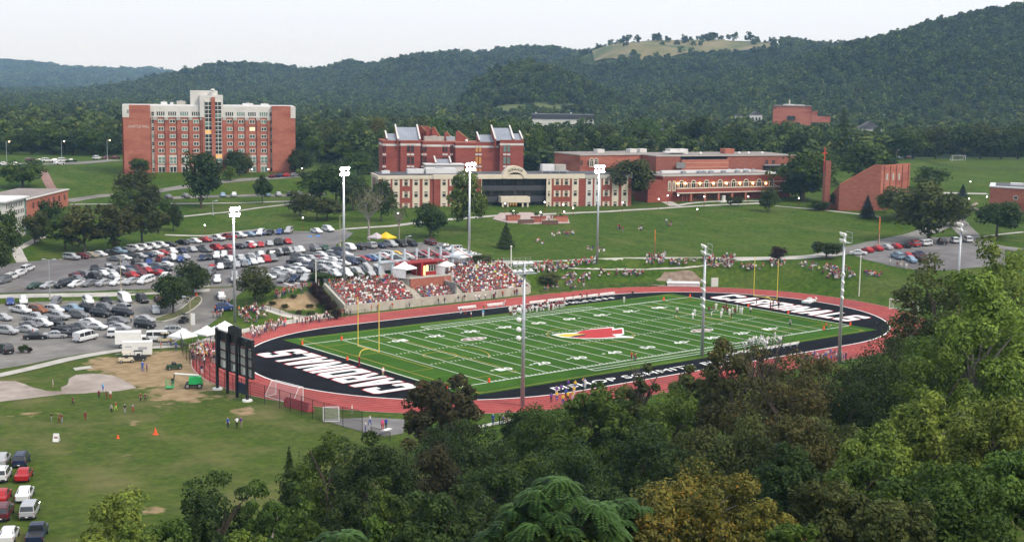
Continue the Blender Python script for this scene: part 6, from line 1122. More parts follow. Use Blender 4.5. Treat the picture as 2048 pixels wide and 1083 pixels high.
def feather_tree(px, ytop, D_, hw, label, nf):
    """a tree with long drooping compound leaves"""
    d = view_ray(px, ytop); top = CAM+d*(D_/float(d@_f)); z = hz1(top[0], top[1]); H = max(top[2]-z, 4); Rr = hw*D_/FPX; r_ = np.random.default_rng(int(px)); t = thing('tree', label, 'tree', (top[0], top[1], z), 0, 'trees on the near slope'); Cn, Nn, Tn = [], [], []
    heads = [(r_.uniform(-1, 1)*Rr*.8, r_.uniform(-1, 1)*Rr*.6) for _ in range(nf//14)]
    for hx, hy in heads:
        q = math.hypot(hx/Rr, hy/Rr); hz_ = H*(1-.32*q**1.4)-r_.uniform(0, 1.2)-.3; tn = r_.uniform(-.1, 1.1)
        for _ in range(14):
            a = r_.uniform(0, 6.28); el = r_.uniform(-.1, .75); L_ = r_.uniform(.8, 1.35); dirv = np.array([math.cos(a)*math.cos(el), math.sin(a)*math.cos(el), math.sin(el)]); side = np.cross(dirv, [0, 0, 1.0]); side /= np.linalg.norm(side)
            for j in range(11):
                f = (j+1.5)/12; c = np.array([hx, hy, hz_])+dirv*L_*f+np.array([0, 0, -.75*L_*f*f]); l = .30*(1-.55*abs(f-.45))
                for sgn in (-1, 1): Cn.append((c, c+side*sgn*l+dirv*.12-np.array([0, 0, .10]))); Tn.append(tn+r_.normal()*.22)
    V_ = np.empty((len(Cn), 4, 3))
    for i, (a, b) in enumerate(Cn): m_ = (a+b)/2; w_ = np.cross(b-a, [0, 0, 1.0]); w_ = w_/(np.linalg.norm(w_)+1e-9)*.085; V_[i] = (a, m_-w_, b, m_+w_)
    link('crown', mesh_from('crown', V_.reshape(-1, 3), np.repeat(np.array(Tn), 4), LEAF['sumac']), t)
    v, tt = crown('round', Rr*.8, H*.86, 30, 9000, .16, int(px), .1); link('inner_foliage', mesh_from('inner_foliage', v, tt, LEAF['green']), t); limbs(H, Rr, int(px), BARK, nl=9).build('trunk', BARK, t)
feather_tree(1120, 935, 84, 150, 'tree with long feathery compound leaves at the bottom centre', 560); feather_tree(670, 1036, 72, 105, 'feathery leaved tree top at the bottom edge left of centre', 300); feather_tree(1260, 985, 88, 80, 'feathery leaved tree beside the golden tree', 220)

# woods on the valley floor and the hills: one mass
def clearing(px, py):
    return 0
def woods():
    pts = []
    for d0, d1, sp in ((585, 1000, 9.5), (1000, 1500, 8.0), (1500, 2200, 8.5), (2200, 3400, 12.5), (4000, 5600, 22)):
        nd_ = int((d1-d0)/sp); 
        for i in range(nd_):
            dd = d0+(i+.5)*sp; half = dd*.40+40; n = int(2*half/sp); l = -half+np.arange(n)*sp; dj = dd+rng.uniform(-.5, .5, n)*sp; lj = l+rng.uniform(-.5, .5, n)*sp; pts.append(np.stack([dj, lj, np.full(n, sp)], -1))
    q = np.concatenate(pts); x, y = from_dl(q[:, 0], q[:, 1]); z = height(x, y, False)
    v = np.stack([x, y, z], -1)-CAM; w_ = v@_f; px = 1024+FPX*(v@_r)/w_; py = 541.5-FPX*(v@_u)/w_
    keep = np.ones(len(q), bool)
    inp = lambda a, b, c, d_: (px > a) & (px < b) & (py > c) & (py < d_)
    # hilltop pasture, roadside cuts, lawn by the arena, the upper pitch
    past = (q[:, 0] > 1600) & (q[:, 0] < 2320) & inp(1140, 1562, 70, 142) & (py < 139-.075*(px-1150)+5*np.sin(px/23)) & (py > 98-.2*np.minimum(px-1150, 90)+4*np.sin(px/17))
    keep &= ~past | (rng.random(len(q)) < .04)
    keep &= ~((q[:, 0] > 2250) & inp(515, 745, 168, 222) & (py > 189-.07*(px-520)) & (py < 213-.07*(px-520)))
    keep &= ~((q[:, 0] > 1000) & (q[:, 0] < 1300) & inp(980, 1165, 214, 238)); keep &= ~((q[:, 0] < 760) & (px > 1760) & (py > 306)); keep &= ~((q[:, 0] > 940) & (q[:, 0] < 1010) & inp(985, 1200, 215, 270))
    keep &= ~((q[:, 0] < 900) & (rng.random(len(q)) < .12)); keep &= ~((q[:, 0] < 655) & ((px < 600) | (px > 1690))); keep &= ~((q[:, 0] < 600) & (px > 1100) & (px < 1620)); keep &= ~((q[:, 0] < 640) & (px > 590) & (px < 660) & (py > 320))
    for o in scene.objects:
        if o.parent is None and o.get('category') == 'building':
            L_ = o.location; d_, l_ = to_dl(L_.x, L_.y)
            if d_ > 640: rr = 12 if o.name.startswith('house') else 18 if o.name == 'hospital' else 52 if o.name == 'sports_arena' else 30; keep &= ~((np.abs(q[:, 0]-d_-rr*.1) < rr*.9) & (np.abs(q[:, 1]-l_) < rr*.8)); keep &= ~((q[:, 0] < d_) & (q[:, 0] > d_-(45 if o.name != 'sports_arena' else 130)) & (np.abs(q[:, 1]-l_) < rr*.7) & (rng.random(len(q)) < .75))
    q, x, y, z = q[keep], x[keep], y[keep], z[keep]
    me = bpy.data.meshes.new('woodland'); me.from_pydata(np.stack([x, y, z-1.0], -1).tolist(), [], [])
    sp = q[:, 2]; s = (sp/8.0)**.9*np.where(q[:, 0] < 1000, 1.12, 1.0)*rng.uniform(.7, 1.28, len(q)); s3 = np.stack([s*rng.uniform(.9, 1.2, len(q)), s*rng.uniform(.9, 1.2, len(q)), s**.55*rng.uniform(.75, 1.25, len(q))], -1)
    a = me.attributes.new('scl', 'FLOAT_VECTOR', 'POINT'); a.data.foreach_set('vector', s3.ravel().astype(np.float32)); a = me.attributes.new('rot', 'FLOAT_VECTOR', 'POINT'); rr = np.zeros((len(q), 3)); rr[:, 2] = rng.uniform(0, 6.28, len(q)); a.data.foreach_set('vector', rr.ravel().astype(np.float32)); a = me.attributes.new('idx', 'INT', 'POINT'); a.data.foreach_set('value', rng.integers(0, 6, len(q)).astype(np.int32))
    o = link('woodland', me); tag(o, 'mixed green woodland covering the valley floor and the hills', 'woodland', None, 'stuff')
    col = bpy.data.collections.new('crown_library')
    for i in range(6):
        v, tt = crown(['round', 'tall', 'wide', 'round', 'wide', 'tall'][i], 4.9, 13, 13, 420, .82, 900+i, .05); ob = bpy.data.objects.new('wood_crown', mesh_from('wood_crown', v, tt, LEAF['wood'])); col.objects.link(ob)
    ng = bpy.data.node_groups.new('scatter_crowns', 'GeometryNodeTree'); ng.interface.new_socket('Geometry', in_out='INPUT', socket_type='NodeSocketGeometry'); ng.interface.new_socket('Geometry', in_out='OUTPUT', socket_type='NodeSocketGeometry'); N = ng.nodes; L = ng.links
    gi = N.new('NodeGroupInput'); go = N.new('NodeGroupOutput'); ip = N.new('GeometryNodeInstanceOnPoints'); ci = N.new('GeometryNodeCollectionInfo'); ci.inputs[0].default_value = col; ci.inputs[1].default_value = True; ci.inputs[2].default_value = True
    def na(nm, ty): x_ = N.new('GeometryNodeInputNamedAttribute'); x_.data_type = ty; x_.inputs[0].default_value = nm; return x_.outputs[0]
    ip.inputs['Pick Instance'].default_value = True; L.new(gi.outputs[0], ip.inputs['Points']); L.new(ci.outputs[0], ip.inputs['Instance']); L.new(na('idx', 'INT'), ip.inputs['Instance Index']); L.new(na('rot', 'FLOAT_VECTOR'), ip.inputs['Rotation']); L.new(na('scl', 'FLOAT_VECTOR'), ip.inputs['Scale']); L.new(ip.outputs[0], go.inputs[0])
    md = o.modifiers.new('scatter', 'NODES'); md.node_group = ng; return o
woods()
# pasture and road cuts on the hills
PAST = mat('pasture', (.12, .12, .045), (.21, .175, .095), .025, .95, col3=(.065, .095, .03), scale3=.018)
def hill_patch(name, pts, m, lab, off=1.2, tmin=900):
    drape(name, [(p.x, p.y) for p in (P(a, b, tmin) for a, b in pts)], m, off, 25, lab)
# ------------------------------------------------------------------ vehicles
CARC = {'w': ('white', (.62, .63, .64)), 's': ('silver', (.36, .37, .385)), 'g': ('grey', (.15, .155, .165)), 'k': ('black', (.012, .012, .014)), 'r': ('red', (.34, .014, .016)), 'm': ('maroon', (.10, .014, .02)), 'b': ('blue', (.03, .06, .20)), 'n': ('navy', (.012, .02, .055)), 't': ('tan', (.30, .26, .20)), 'e': ('green', (.02, .055, .035)), 'y': ('yellow', (.70, .42, .02)), 'l': ('light blue', (.20, .29, .38)), 'o': ('bronze', (.22, .075, .03))}
PAINT = {k_: mat('paint_'+v[0].replace(' ', '_'), v[1], None, rough=.34, metal=.0, spec=.42) for k_, v in CARC.items()}
CGL = mat('car_glass', (.018, .022, .026), None, rough=.06, spec=.8); TYRE = mat('tyre_rubber', (.012, .012, .012), None, rough=.85); RIM = mat('wheel_rim', (.36, .37, .38), None, rough=.35, metal=.7); HLT = mat('head_lamp', (.7, .7, .68), None, rough=.1, spec=.8); TLT = mat('tail_lamp', (.35, .012, .012), None, rough=.2); PLST = mat('bumper_plastic', (.03, .03, .032), None, rough=.6); PLATE = mat('number_plate', (.7, .7, .7))
# stations along the length: x, half width, sill, belt, roof (roof None = no cabin there), half width at the roof
CARS = {
 'sedan': dict(L=4.75, st=[(-2.37, .70, .34, .86, None), (-2.25, .84, .26, .93, None), (-1.55, .89, .24, .96, None), (-1.45, .89, .24, .96, .98), (-.75, .91, .22, .94, 1.40), (-.1, .91, .22, .92, 1.45), (.45, .91, .22, .91, 1.42), (1.10, .90, .22, .92, .95), (1.2, .90, .22, .90, None), (2.0, .86, .25, .78, None), (2.3, .76, .32, .66, None), (2.38, .62, .40, .58, None)], wx=(-1.4, 1.42), wr=.33, rw=.62),
 'suv': dict(L=4.75, st=[(-2.36, .78, .42, 1.02, None), (-2.30, .88, .36, 1.06, 1.10), (-2.05, .92, .34, 1.07, 1.68), (-1.2, .93, .32, 1.06, 1.75), (-.1, .93, .32, 1.05, 1.76), (.5, .93, .32, 1.05, 1.71), (1.15, .92, .32, 1.07, 1.10), (1.25, .92, .32, 1.05, None), (2.05, .89, .36, .98, None), (2.30, .80, .42, .84, None), (2.37, .70, .48, .72, None)], wx=(-1.4, 1.42), wr=.38, rw=.70),
 'minivan': dict(L=5.0, st=[(-2.48, .80, .40, 1.0, None), (-2.42, .90, .34, 1.04, 1.1), (-2.2, .94, .32, 1.05, 1.70), (-1.0, .96, .30, 1.04, 1.76), (.3, .96, .30, 1.02, 1.76), (.9, .95, .30, 1.02, 1.64), (1.75, .93, .30, 1.02, 1.06), (1.82, .93, .30, 1.0, None), (2.2, .86, .34, .86, None), (2.45, .74, .42, .70, None)], wx=(-1.5, 1.5), wr=.34, rw=.72),
 'pickup': dict(L=5.7, st=[(-2.84, .86, .55, 1.08, None), (-2.78, .94, .50, 1.10, None), (-.85, .95, .48, 1.10, None), (-.80, .95, .48, 1.10, 1.16), (-.62, .95, .48, 1.10, 1.80), (.2, .95, .46, 1.08, 1.86), (.75, .95, .46, 1.08, 1.80), (1.3, .95, .46, 1.10, 1.14), (1.38, .95, .46, 1.10, None), (2.45, .93, .48, 1.05, None), (2.75, .86, .54, .92, None), (2.84, .78, .58, .82, None)], wx=(-1.75, 1.8), wr=.41, rw=.72, bed=True),
 'van': dict(L=5.7, st=[(-2.84, .92, .46, 1.16, None), (-2.80, .99, .42, 1.18, 2.02), (-1.5, 1.0, .40, 1.18, 2.10), (.5, 1.0, .40, 1.16, 2.12), (1.2, 1.0, .40, 1.14, 2.06), (1.75, .98, .40, 1.12, 1.20), (1.85, .98, .40, 1.10, None), (2.5, .94, .42, 1.0, None), (2.78, .86, .48, .86, None), (2.85, .78, .52, .76, None)], wx=(-1.7, 1.8), wr=.38, rw=.84)}
def car_proto(ty):
    d = CARS[ty]; st = d['st']; k = MB(); secs = []
    for x, hw, sill, belt, roof in st:
        rw = d['rw']; rf = roof if roof else belt
        secs.append([(x, -hw*.93, sill), (x, -hw, (sill+belt)*.5), (x, -hw*.985, belt), (x, -(rw+.04) if roof and roof > belt+.2 else -hw*.93, rf-.03 if roof else belt+.015), (x, -rw*.8 if roof and roof > belt+.2 else -hw*.6, rf+.02), (x, rw*.8 if roof and roof > belt+.2 else hw*.6, rf+.02), (x, (rw+.04) if roof and roof > belt+.2 else hw*.93, rf-.03 if roof else belt+.015), (x, hw*.985, belt), (x, hw, (sill+belt)*.5), (x, hw*.93, sill)])
    n = 10
    for s in secs: k.v.extend(s)
    for a in range(len(secs)-1):
        for i in range(n): j = (i+1) % n; k.f.append((a*n+i, (a+1)*n+i, (a+1)*n+j, a*n+j)); k.mi.append(0)
    k.f.append(tuple(range(n))); k.f.append(tuple((len(secs)-1)*n+i for i in reversed(range(n)))); k.mi += [0, 0]
    if d.get('bed'):
        pass
    root = bpy.data.objects.new('vehicle_proto', None); kids = []
    def part(nm, mb, m, par=root, smooth=False):
        me = mb.mesh(nm, m)
        if smooth: me.shade_smooth()
        o = bpy.data.objects.new(nm, me); o.parent = par; kids.append(o); return o
    b = part('body', k, PAINT['w'], smooth=False)
    cab = [(i, s) for i, s in enumerate(st) if s[4]]; i0, i1 = cab[0][0], cab[-1][0]; off = .012
    def lift(p, q): return (p[0], p[1]+math.copysign(off, p[1]), p[2])
    for sd, (lo, hi) in (('R', (2, 3)), ('L', (7, 6))):
        g = MB()
        for a in range(i0, i1):
            A, Bq = secs[a], secs[a+1]; f = .10
            pa, pb, qa, qb = [Vector(v) for v in (A[lo], Bq[lo], A[hi], Bq[hi])]
            g0 = .06 if a > i0 else 0.0; lerp = lambda u, v, t: u.lerp(v, t)
            c = [lerp(lerp(pa, pb, .05), lerp(qa, qb, .05), .06), lerp(lerp(pa, pb, .95), lerp(qa, qb, .95), .06), lerp(lerp(pa, pb, .95), lerp(qa, qb, .95), .88), lerp(lerp(pa, pb, .05), lerp(qa, qb, .05), .88)]
            if ty == 'van' and a < i1-2 and sd: 
                pass
            g.face([(v.x, v.y+(off if sd == 'L' else -off), v.z) for v in (c if sd == 'R' else c[::-1])])
        part('side_window', g, CGL)
    def screen(a, nm):
        A, Bq = secs[a], secs[a+1]; g = MB(); z = Vector((0, 0, off)); c = [Vector(A[3]), Vector(A[6]), Vector(Bq[6]), Vector(Bq[3])]
        cc = sum(c, Vector())/4; nrm = (c[1]-c[0]).cross(c[3]-c[0]).normalized(); nrm = nrm if nrm.z > 0 else -nrm
        g.face([tuple(cc+(v-cc)*.9+nrm*.03) for v in c]); part(nm, g, CGL)
    screen(i1-1, 'windscreen'); screen(i0, 'rear_window')
    for x in d['wx']:
        for s in (-1, 1):
            hw = .93; g = MB(); r_ = d['wr']; y0, y1 = s*(hw-.20), s*(hw+.01); g.tube((x, y0, r_), (x, y1, r_), r_, r_, 12); w_ = part('wheel', g, TYRE); g = MB(); g.tube((x, y1, r_), (x, y1+s*.015, r_), r_*.62, r_*.5, 10); part('rim', g, RIM, w_)
    xf, xr = st[-2][0], st[1][0]; hwf, hwr = st[-2][1], st[1][1]; zb = (st[-2][2]+st[-2][3])/2+.06; zr = st[1][3]-.14
    for s in (-1, 1):
        g = MB(); g.box(xf-.16, xf+.05, s*hwf*.78-.14, s*hwf*.78+.14, zb-.02, zb+.15); part('headlight', g, HLT); g = MB(); g.box(xr-.05, xr+.08, s*hwr*.86-.12, s*hwr*.86+.12, zr-.12, zr+.10); part('taillight', g, TLT)
    g = MB(); g.box(xr-.09, xr-.02, -.7, .7, .34, .55); bp = part('bumper', g, PLST); g = MB(); g.box(xr-.105, xr-.09, -.16, .16, .40, .52); part('number_plate', g, PLATE, bp)
    g = MB(); g.box(xf+.0, xf+.075, -.55, .55, .36, .52); part('bumper', g, PLST)
    if d.get('bed'): g = MB(); g.box(-2.68, -.95, -.80, .80, 1.09, 1.135); part('cargo_bed', g, PLST)
    if ty == 'suv': g = MB(); [g.box(-1.7, .4, s*.62-.025, s*.62+.025, 1.76, 1.82) for s in (-1, 1)]; part('roof_rail', g, PLST)
    return root, kids
PROTO = {t_: car_proto(t_) for t_ in CARS}
NAMES = {'sedan': 'sedan', 'suv': 'suv', 'minivan': 'minivan', 'pickup': 'pickup_truck', 'van': 'van'}
TYC = {'S': 'sedan', 'U': 'suv', 'M': 'minivan', 'P': 'pickup', 'V': 'van'}
USED = {}
def car(code, x, y, rz, label, group='cars parked on the campus', full=True):
    col, ty = code[0], TYC[code[1]]; root, kids = PROTO[ty]; e = .9; c, s = math.cos(rz), math.sin(rz)
    hz_ = height(np.array([x+c*1.4, x-c*1.4, x-s*.8, x+s*.8]), np.array([y+s*1.4, y-s*1.4, y+c*.8, y-c*.8]))
    z = float(hz_.mean())+.06; USED[label] = USED.get(label, 0)+1
    t = thing(NAMES[ty], label, 'van' if ty in ('van', 'minivan') else 'truck' if ty == 'pickup' else 'car', (x, y, z), 0, group)
    t.rotation_euler = (math.atan2(float(hz_[2]-hz_[3]), -1.6) if False else -math.atan2(float(hz_[3]-hz_[2]), 1.6)*0, -math.atan2(float(hz_[0]-hz_[1]), 2.8), rz)
    m_ = {}
    for o in kids:
        if not full and o.name.split('.')[0] in ('headlight', 'number_plate', 'rim', 'roof_rail'): continue
        n_ = o.copy(); COL.objects.link(n_); n_.parent = m_.get(o.parent, t); m_[o] = n_
        if o.name.split('.')[0] == 'body': n_.material_slots[0].link = 'OBJECT'; n_.material_slots[0].material = PAINT[col]
    return t
def row(a, b, codes, turn, where, jit=.10, full=True, group='cars parked on the campus'):
    """cars side by side from photo point a to photo point b; turn = heading against the line of the row; '--' leaves a space"""
    codes = codes.split(); p, q = P(*a), P(*b); dv = Vector((q.x-p.x, q.y-p.y)); base = math.atan2(dv.y, dv.x); n = len(codes); seen = {}
    for i, cdd in enumerate(codes):
        if cdd == '--': continue
        f = i/max(n-1, 1); x = p.x+dv.x*f+random.uniform(-1, 1)*jit; y = p.y+dv.y*f+random.uniform(-1, 1)*jit
        key = cdd[:2]; seen[key] = seen.get(key, 0)+1; kn = {'S': 'sedan', 'U': 'SUV', 'M': 'minivan', 'P': 'pickup truck', 'V': 'van'}[cdd[1]]
        tot = codes.count(cdd); lab = f"{CARC[cdd[0]][0]} {kn}, {('' if tot == 1 else ORD[seen[key]]+' from left ')}in {where}"
        flip = math.pi if (cdd[2:] == '-') != (random.random() < .06) else 0
        car(cdd, x, y, base+turn+flip+random.uniform(-.05, .05), lab, group, full)
PI2 = math.pi/2
# upper lot: the row under the lawn kerb, its continuation, middle rows and the front row
row((143, 519), (338, 493), 'sU mS tS wS kS lP gS wU wU wU wU kS', -PI2+.45, 'the row below the thin olive trees')
row((366, 489), (520, 470), 'kS wS rS wP rP wP lS bS', -PI2+.5, 'the lawn kerb row with red trucks'); row((521, 470), (578, 466), 'wU kS bS sU', -PI2, 'the row at the far corner of the upper lot'); row((633, 466), (656, 463), 'wS wU', -PI2, 'the handicapped bays at the far end of the lot')
row((412, 504), (500, 495), 'gS rU rS kS wP', -PI2+.5, 'the second row behind the red trucks'); row((502, 496), (575, 487), 'rS rS sS kP rS', -PI2, 'the second row at the far corner')
row((248, 532), (370, 518), 'gS kP nS rM wU sS', -PI2, 'the third row, back line'); row((296, 530), (360, 523), 'bS nS bS', -PI2, 'the third row, front line')
row((404, 520), (462, 514), 'nS kS wU wU mU', -PI2, 'the middle row behind the island trees'); row((482, 520), (600, 505), 'wS wS wU kU sU sU wU', -PI2, 'the middle row left of the second mast'); row((424, 540), (490, 532), 'rS wS kS sS gS', -PI2, 'the row just above the island trees'); row((492, 530), (545, 522), 'lS wS wS rM gU', -PI2, 'the row above the driveway tree'); row((552, 512), (650, 500), 'kP kU sU -- gU eS', -PI2, 'the short row near the grass point')
row((152, 556), (330, 542), 'mS gM gS wS sS kS gS mS rS nS kS', -PI2+.5, 'the long fourth row'); row((155, 562), (320, 550), 'gS -- kU -- wS -- rS mS -- rS', -PI2+.5, 'the line before the fourth row', .3)
row((70, 576), (292, 566), 'eS sS kU wS gS sS wS sS wM', -PI2-.6, 'the row beside the pale lane'); row((435, 562), (470, 560), 'wS sU', -PI2+.3, 'the pair of bays above the driveway'); row((8, 566), (55, 542), 'gU wU wS wU', -.2, 'the bays at the far left of the upper lot')
row((534, 560), (720, 527), 'wS sS wS wS gS kS wU sU wS nS kS', -PI2+.4, 'the first diagonal row behind the stands'); row((560, 545), (700, 524), 'wS gS wS nS gU wP wU sS gM', -PI2+.4, 'the second diagonal row behind the stands'); row((566, 562), (612, 560), 'gS nS sS', -PI2, 'the trio beside the hedge bush'); row((670, 551), (800, 541), 'wS wS sS sU sS -- rS', -PI2, 'the row touching the left stands')
row((700, 527), (800, 512), 'nM sS rS bS lS sS wS wU yS gS', -PI2+.35, 'the diagonal row by the yellow car'); row((797, 520), (860, 510), 'gS wS kS mS rS gS', -PI2+.35, 'the row behind the steel masts')
row((700, 500), (860, 489), 'wM kU sU nS sU kU kM -- mU', -PI2, 'the row under the yellow tent'); row((890, 497), (945, 515), 'gS wU wS sS', -PI2, 'the last bays beside the lawn bank'); row((890, 516), (893, 514), 'rS', -PI2, 'the bay beside the last mast')
row((590, 528), (690, 514), 'kS wS sU mS wS gS nU wS', -PI2+.4, 'the third diagonal row behind the stands'); row((330, 556), (420, 550), 'wS kS rS gU', -PI2, 'the row left of the farther island tree'); row((344, 508), (404, 500), 'wU nS sS kS', -PI2, 'the gap row before the red trucks'); row((190, 541), (245, 536), 'kS sS gS', -PI2, 'the trio above the fourth row'); row((604, 546), (664, 538), 'wS kS sS wU', -PI2+.4, 'the bays beside the second mast')
row((196, 549), (330, 534), 'kS sS gU wS nS mS sU kS gS wS', -PI2+.5, 'the extra line above the fourth row'); row((232, 522), (340, 508), 'gS wS kU sS nS wS rS gS', -PI2+.5, 'the line below the olive trees'); row((440, 528), (520, 516), 'kS wU sS gS wS', -PI2, 'the line left of the driveway tree'); row((600, 520), (680, 508), 'gU kS wS sS nU', -PI2+.4, 'the back diagonal line by the mast')
# lower lot
row((20, 608), (48, 607), 'bS wU', -PI2+.2, 'the short row under the pale lane'); row((112, 610), (113, 610), 'gU', -PI2, 'the bay beside the lot lamp'); row((177, 607), (320, 604), 'wU kS wV kU mS', -PI2+.45, 'the upper row of the lower lot')
row((5, 640), (10, 641), 'sS', 0, 'the bay cut by the left edge'); row((42, 626), (245, 621), 'wP oU wU lP kU gU sU', -PI2+.85, 'the double row\'s upper half'); row((70, 641), (245, 631), 'sP sP gU kU kM', -PI2+.85, 'the double row\'s lower half'); row((311, 624), (312, 623), 'wS', .3, 'the open asphalt beside the tree island')
row((15, 668), (52, 664), 'sU sS', -PI2+.5, 'the lower lot\'s left end'); row((72, 678), (150, 674), 'kS sS kP', -.1, 'the last row left of the passenger van'); row((124, 664), (228, 656), 'kS gP wS gS', -PI2+.6, 'the row behind the passenger van'); row((225, 672), (226, 671), 'wU', .1, 'the bay right of the passenger van'); row((60, 655), (110, 651), 'gS wU kS', -PI2+.6, 'the middle of the lower lot'); row((180, 649), (290, 643), 'wS gS sS', -PI2+.7, 'the aisle side of the lower lot'); row((240, 660), (290, 656), 'sS kU', -PI2+.6, 'the right end of the lower lot'); row((10, 706), (11, 705), 'kU', .6, 'the kerb at the left edge')
p = P(172, 681); car('wV', p.x, p.y, R(28), 'white passenger van with a row of dark side windows in the lower lot'); p = P(322, 682); car('wV', p.x, p.y, R(-28), 'white cargo van beside the nearest white tent'); p = P(352, 668); car('sU', p.x, p.y, R(-25), 'silver SUV behind the white cargo van'); p = P(452, 621); car('bU', p.x, p.y, R(-40), 'blue SUV driving past the first floodlight mast'); p = P(442, 596); car('wS', p.x, p.y, R(70), 'white car on the driveway below the upper lot')
# grass parking at the bottom left
for (px, py, cd_, lb) in ((43, 928, 'nU', 'dark blue SUV farthest up the grass field'), (48, 957, 'rS', 'bright red sedan on the grass field'), (4, 926, 'sS', 'silver sedan cut by the left edge, farthest up the grass'), (5, 958, 'wU', 'white SUV cut by the left edge beside the red sedan'), (50, 995, 'wS', 'white sedan behind the grey minivan on the grass'), (4, 1000, 'rS', 'red sedan cut by the left edge on the grass'), (60, 1030, 'sM', 'pale grey minivan with dark rear window on the grass'), (8, 1034, 'mU', 'maroon SUV cut by the left edge on the grass'), (18, 1078, 'wS', 'white car with open tailgate at the bottom left'), (75, 1078, 'nP', 'navy pickup at the bottom edge on the grass')):
    p = P(px, py, 100); car(cd_, p.x, p.y, R(62), lb, 'cars parked on the grass field')
# lots by the dormitory and the right hand lot
row((337, 397), (372, 395), 'gS gS', PI2, 'the two bays below the dormitory', full=False); row((446, 393), (600, 391), 'lS wS -- -- lS sS kS gS', PI2, 'the row on the road below the dormitory', full=False); row((548, 355), (588, 353), 'mS nS rS gS', .4, 'the row at the dormitory corner', full=False); row((8, 331), (30, 331), 'wS wS', .3, 'the far left bays before the woods', full=False); row((62, 324), (142, 324), 'mU nS wU wS wU eS', .3, 'the row before the woods', full=False); row((70, 329), (118, 329), 'kS -- wS', .3, 'the front pair before the woods', full=False); row((194, 319), (232, 318), 'wU mS mS', .3, 'the bays left of the dormitory', full=False)
row((1716, 510), (1718, 510), 'wS', 0, 'the kerb before the small lot'); row((1735, 504), (1845, 491), 'rS rS sS rS kS rU wU', PI2-.3, 'the mostly red row of the small lot'); row((1856, 490), (1935, 484), 'wU kU wU wU', PI2-.5, 'the pale row at the small lot'); row((1794, 516), (1836, 515), 'lU rS nU', PI2, 'the middle group of the small lot'); row((1820, 522), (1840, 521), 'lS mU', PI2, 'the front pair of the small lot')
row((753, 318), (756, 312), 'wS wS', 0, 'the gap left of the gabled residence', full=False); row((1076, 307), (1082, 305), 'wS', 0, 'the lot seen right of the gabled residence', full=False); row((1800, 318), (1818, 317), 'wS mS', 0, 'the edge of the upper pitch', full=False)

# box truck and trailer, utility carts, boom lift
WHT = mat('truck_white', (.72, .72, .70), (.66, .66, .64), 1, .5)
def wheels(t, xs_, hw, r_):
    for x in xs_:
        for s in (-1, 1): g = MB(); g.tube((x, s*(hw-.22), r_), (x, s*hw, r_), r_, r_, 12); w_ = g.build('wheel', TYRE, t); g = MB(); g.tube((x, s*hw, r_), (x, s*(hw+.02), r_), r_*.6, r_*.5, 8); g.build('rim', RIM, w_)
p = P(267, 694); t = thing('box_truck', 'white box truck parked behind the white trailer', 'truck', p, R(-25)); k = MB(); k.box(-3.4, 1.5, -1.15, 1.15, .9, 3.2); k.build('cargo_box', WHT, t); k = MB(); k.hexa([(1.5, -1, .5), (3.2, -1, .5), (3.2, 1, .5), (1.5, 1, .5)], [(1.5, -.95, 2.3), (2.3, -.9, 2.3), (2.3, .9, 2.3), (1.5, .95, 2.3)]); k.box(2.6, 3.6, -.95, .95, .5, 1.3); k.build('cab', WHT, t); k = MB(); k.face([(2.44, -.85, 2.15), (3.1, -.9, 1.35), (3.1, .9, 1.35), (2.44, .85, 2.15)][::-1]); k.face([(1.7, -1.0, 1.4), (2.8, -1.01, 1.4), (2.3, -.97, 2.1), (1.7, -.97, 2.1)]); k.build('cab_window', CGL, t); wheels(t, (-2.2, 2.6), 1.12, .42)
p = P(275, 712); t = thing('trailer', 'white enclosed trailer beside the box truck', 'trailer', p, R(-25)); k = MB(); k.box(-2.7, 2.7, -1.1, 1.1, .5, 2.8); k.build('body', WHT, t); k = MB(); k.box(-2.72, 2.72, -1.12, 1.12, 2.8, 2.86); k.build('roof', ROOFW, t); k = MB(); k.tube((-2.7, 0, .6), (-4, 0, .5), .06); k.build('drawbar', STEEL, t); k = MB(); k.box(.2, 1.8, -1.12, -1.1, 1.5, 2.0); k.box(-2.2, -1.0, -1.12, -1.1, 2.0, 2.2); k.build('decal', mat('decal_grey', (.36, .37, .40)), t); wheels(t, (-.4, .5), 1.08, .34)
def cart(px, py, rz, m, lab, roof=True):
    p = P(px, py); t = thing('utility_cart', lab, 'cart', p, rz); k = MB(); k.hexa([(-1.4, -.65, .35), (1.4, -.65, .35), (1.4, .65, .35), (-1.4, .65, .35)], [(-1.35, -.6, .9), (1.1, -.6, .85), (1.1, .6, .85), (-1.35, .6, .9)]); k.build('body', m, t); k = MB(); k.box(-.3, .3, -.55, .55, .9, 1.3); k.build('seat', PLST, t); wheels(t, (-.95, .95), .68, .3)
    if roof:
        k = MB(); k.box(-.8, .8, -.6, .6, 1.85, 1.92); k.build('roof', m, t)
        for x in (-.7, .7):
            for y in (-.55, .55): k = MB(); k.tube((x, y, .85), (x, y, 1.86), .03, .03, 4); k.build('roof_post', PLST, t)
cart(253, 724, R(-20), mat('cart_cream', (.55, .48, .34)), 'cream utility cart in front of the white trailer'); cart(277, 721, R(150), mat('cart_black', (.02, .02, .022)), 'black utility vehicle with roof in front of the trailer'); cart(348, 738, R(170), mat('cart_green', (.02, .05, .02)), 'dark green utility cart on the bare earth', False); cart(330, 684, R(-20), mat('cart_tan', (.42, .36, .24)), 'tan golf cart beside the cargo van'); cart(368, 645, R(40), mat('cart_black', (.02, .02, .022)), 'black cart parked on the driveway by the sign post')
p = P(388, 775); t = thing('boom_lift', 'bright green boom lift folded on the bare earth', 'lift', p, R(-30)); GRN = mat('lift_green', (.02, .38, .10), (.015, .32, .08), 1, .4)
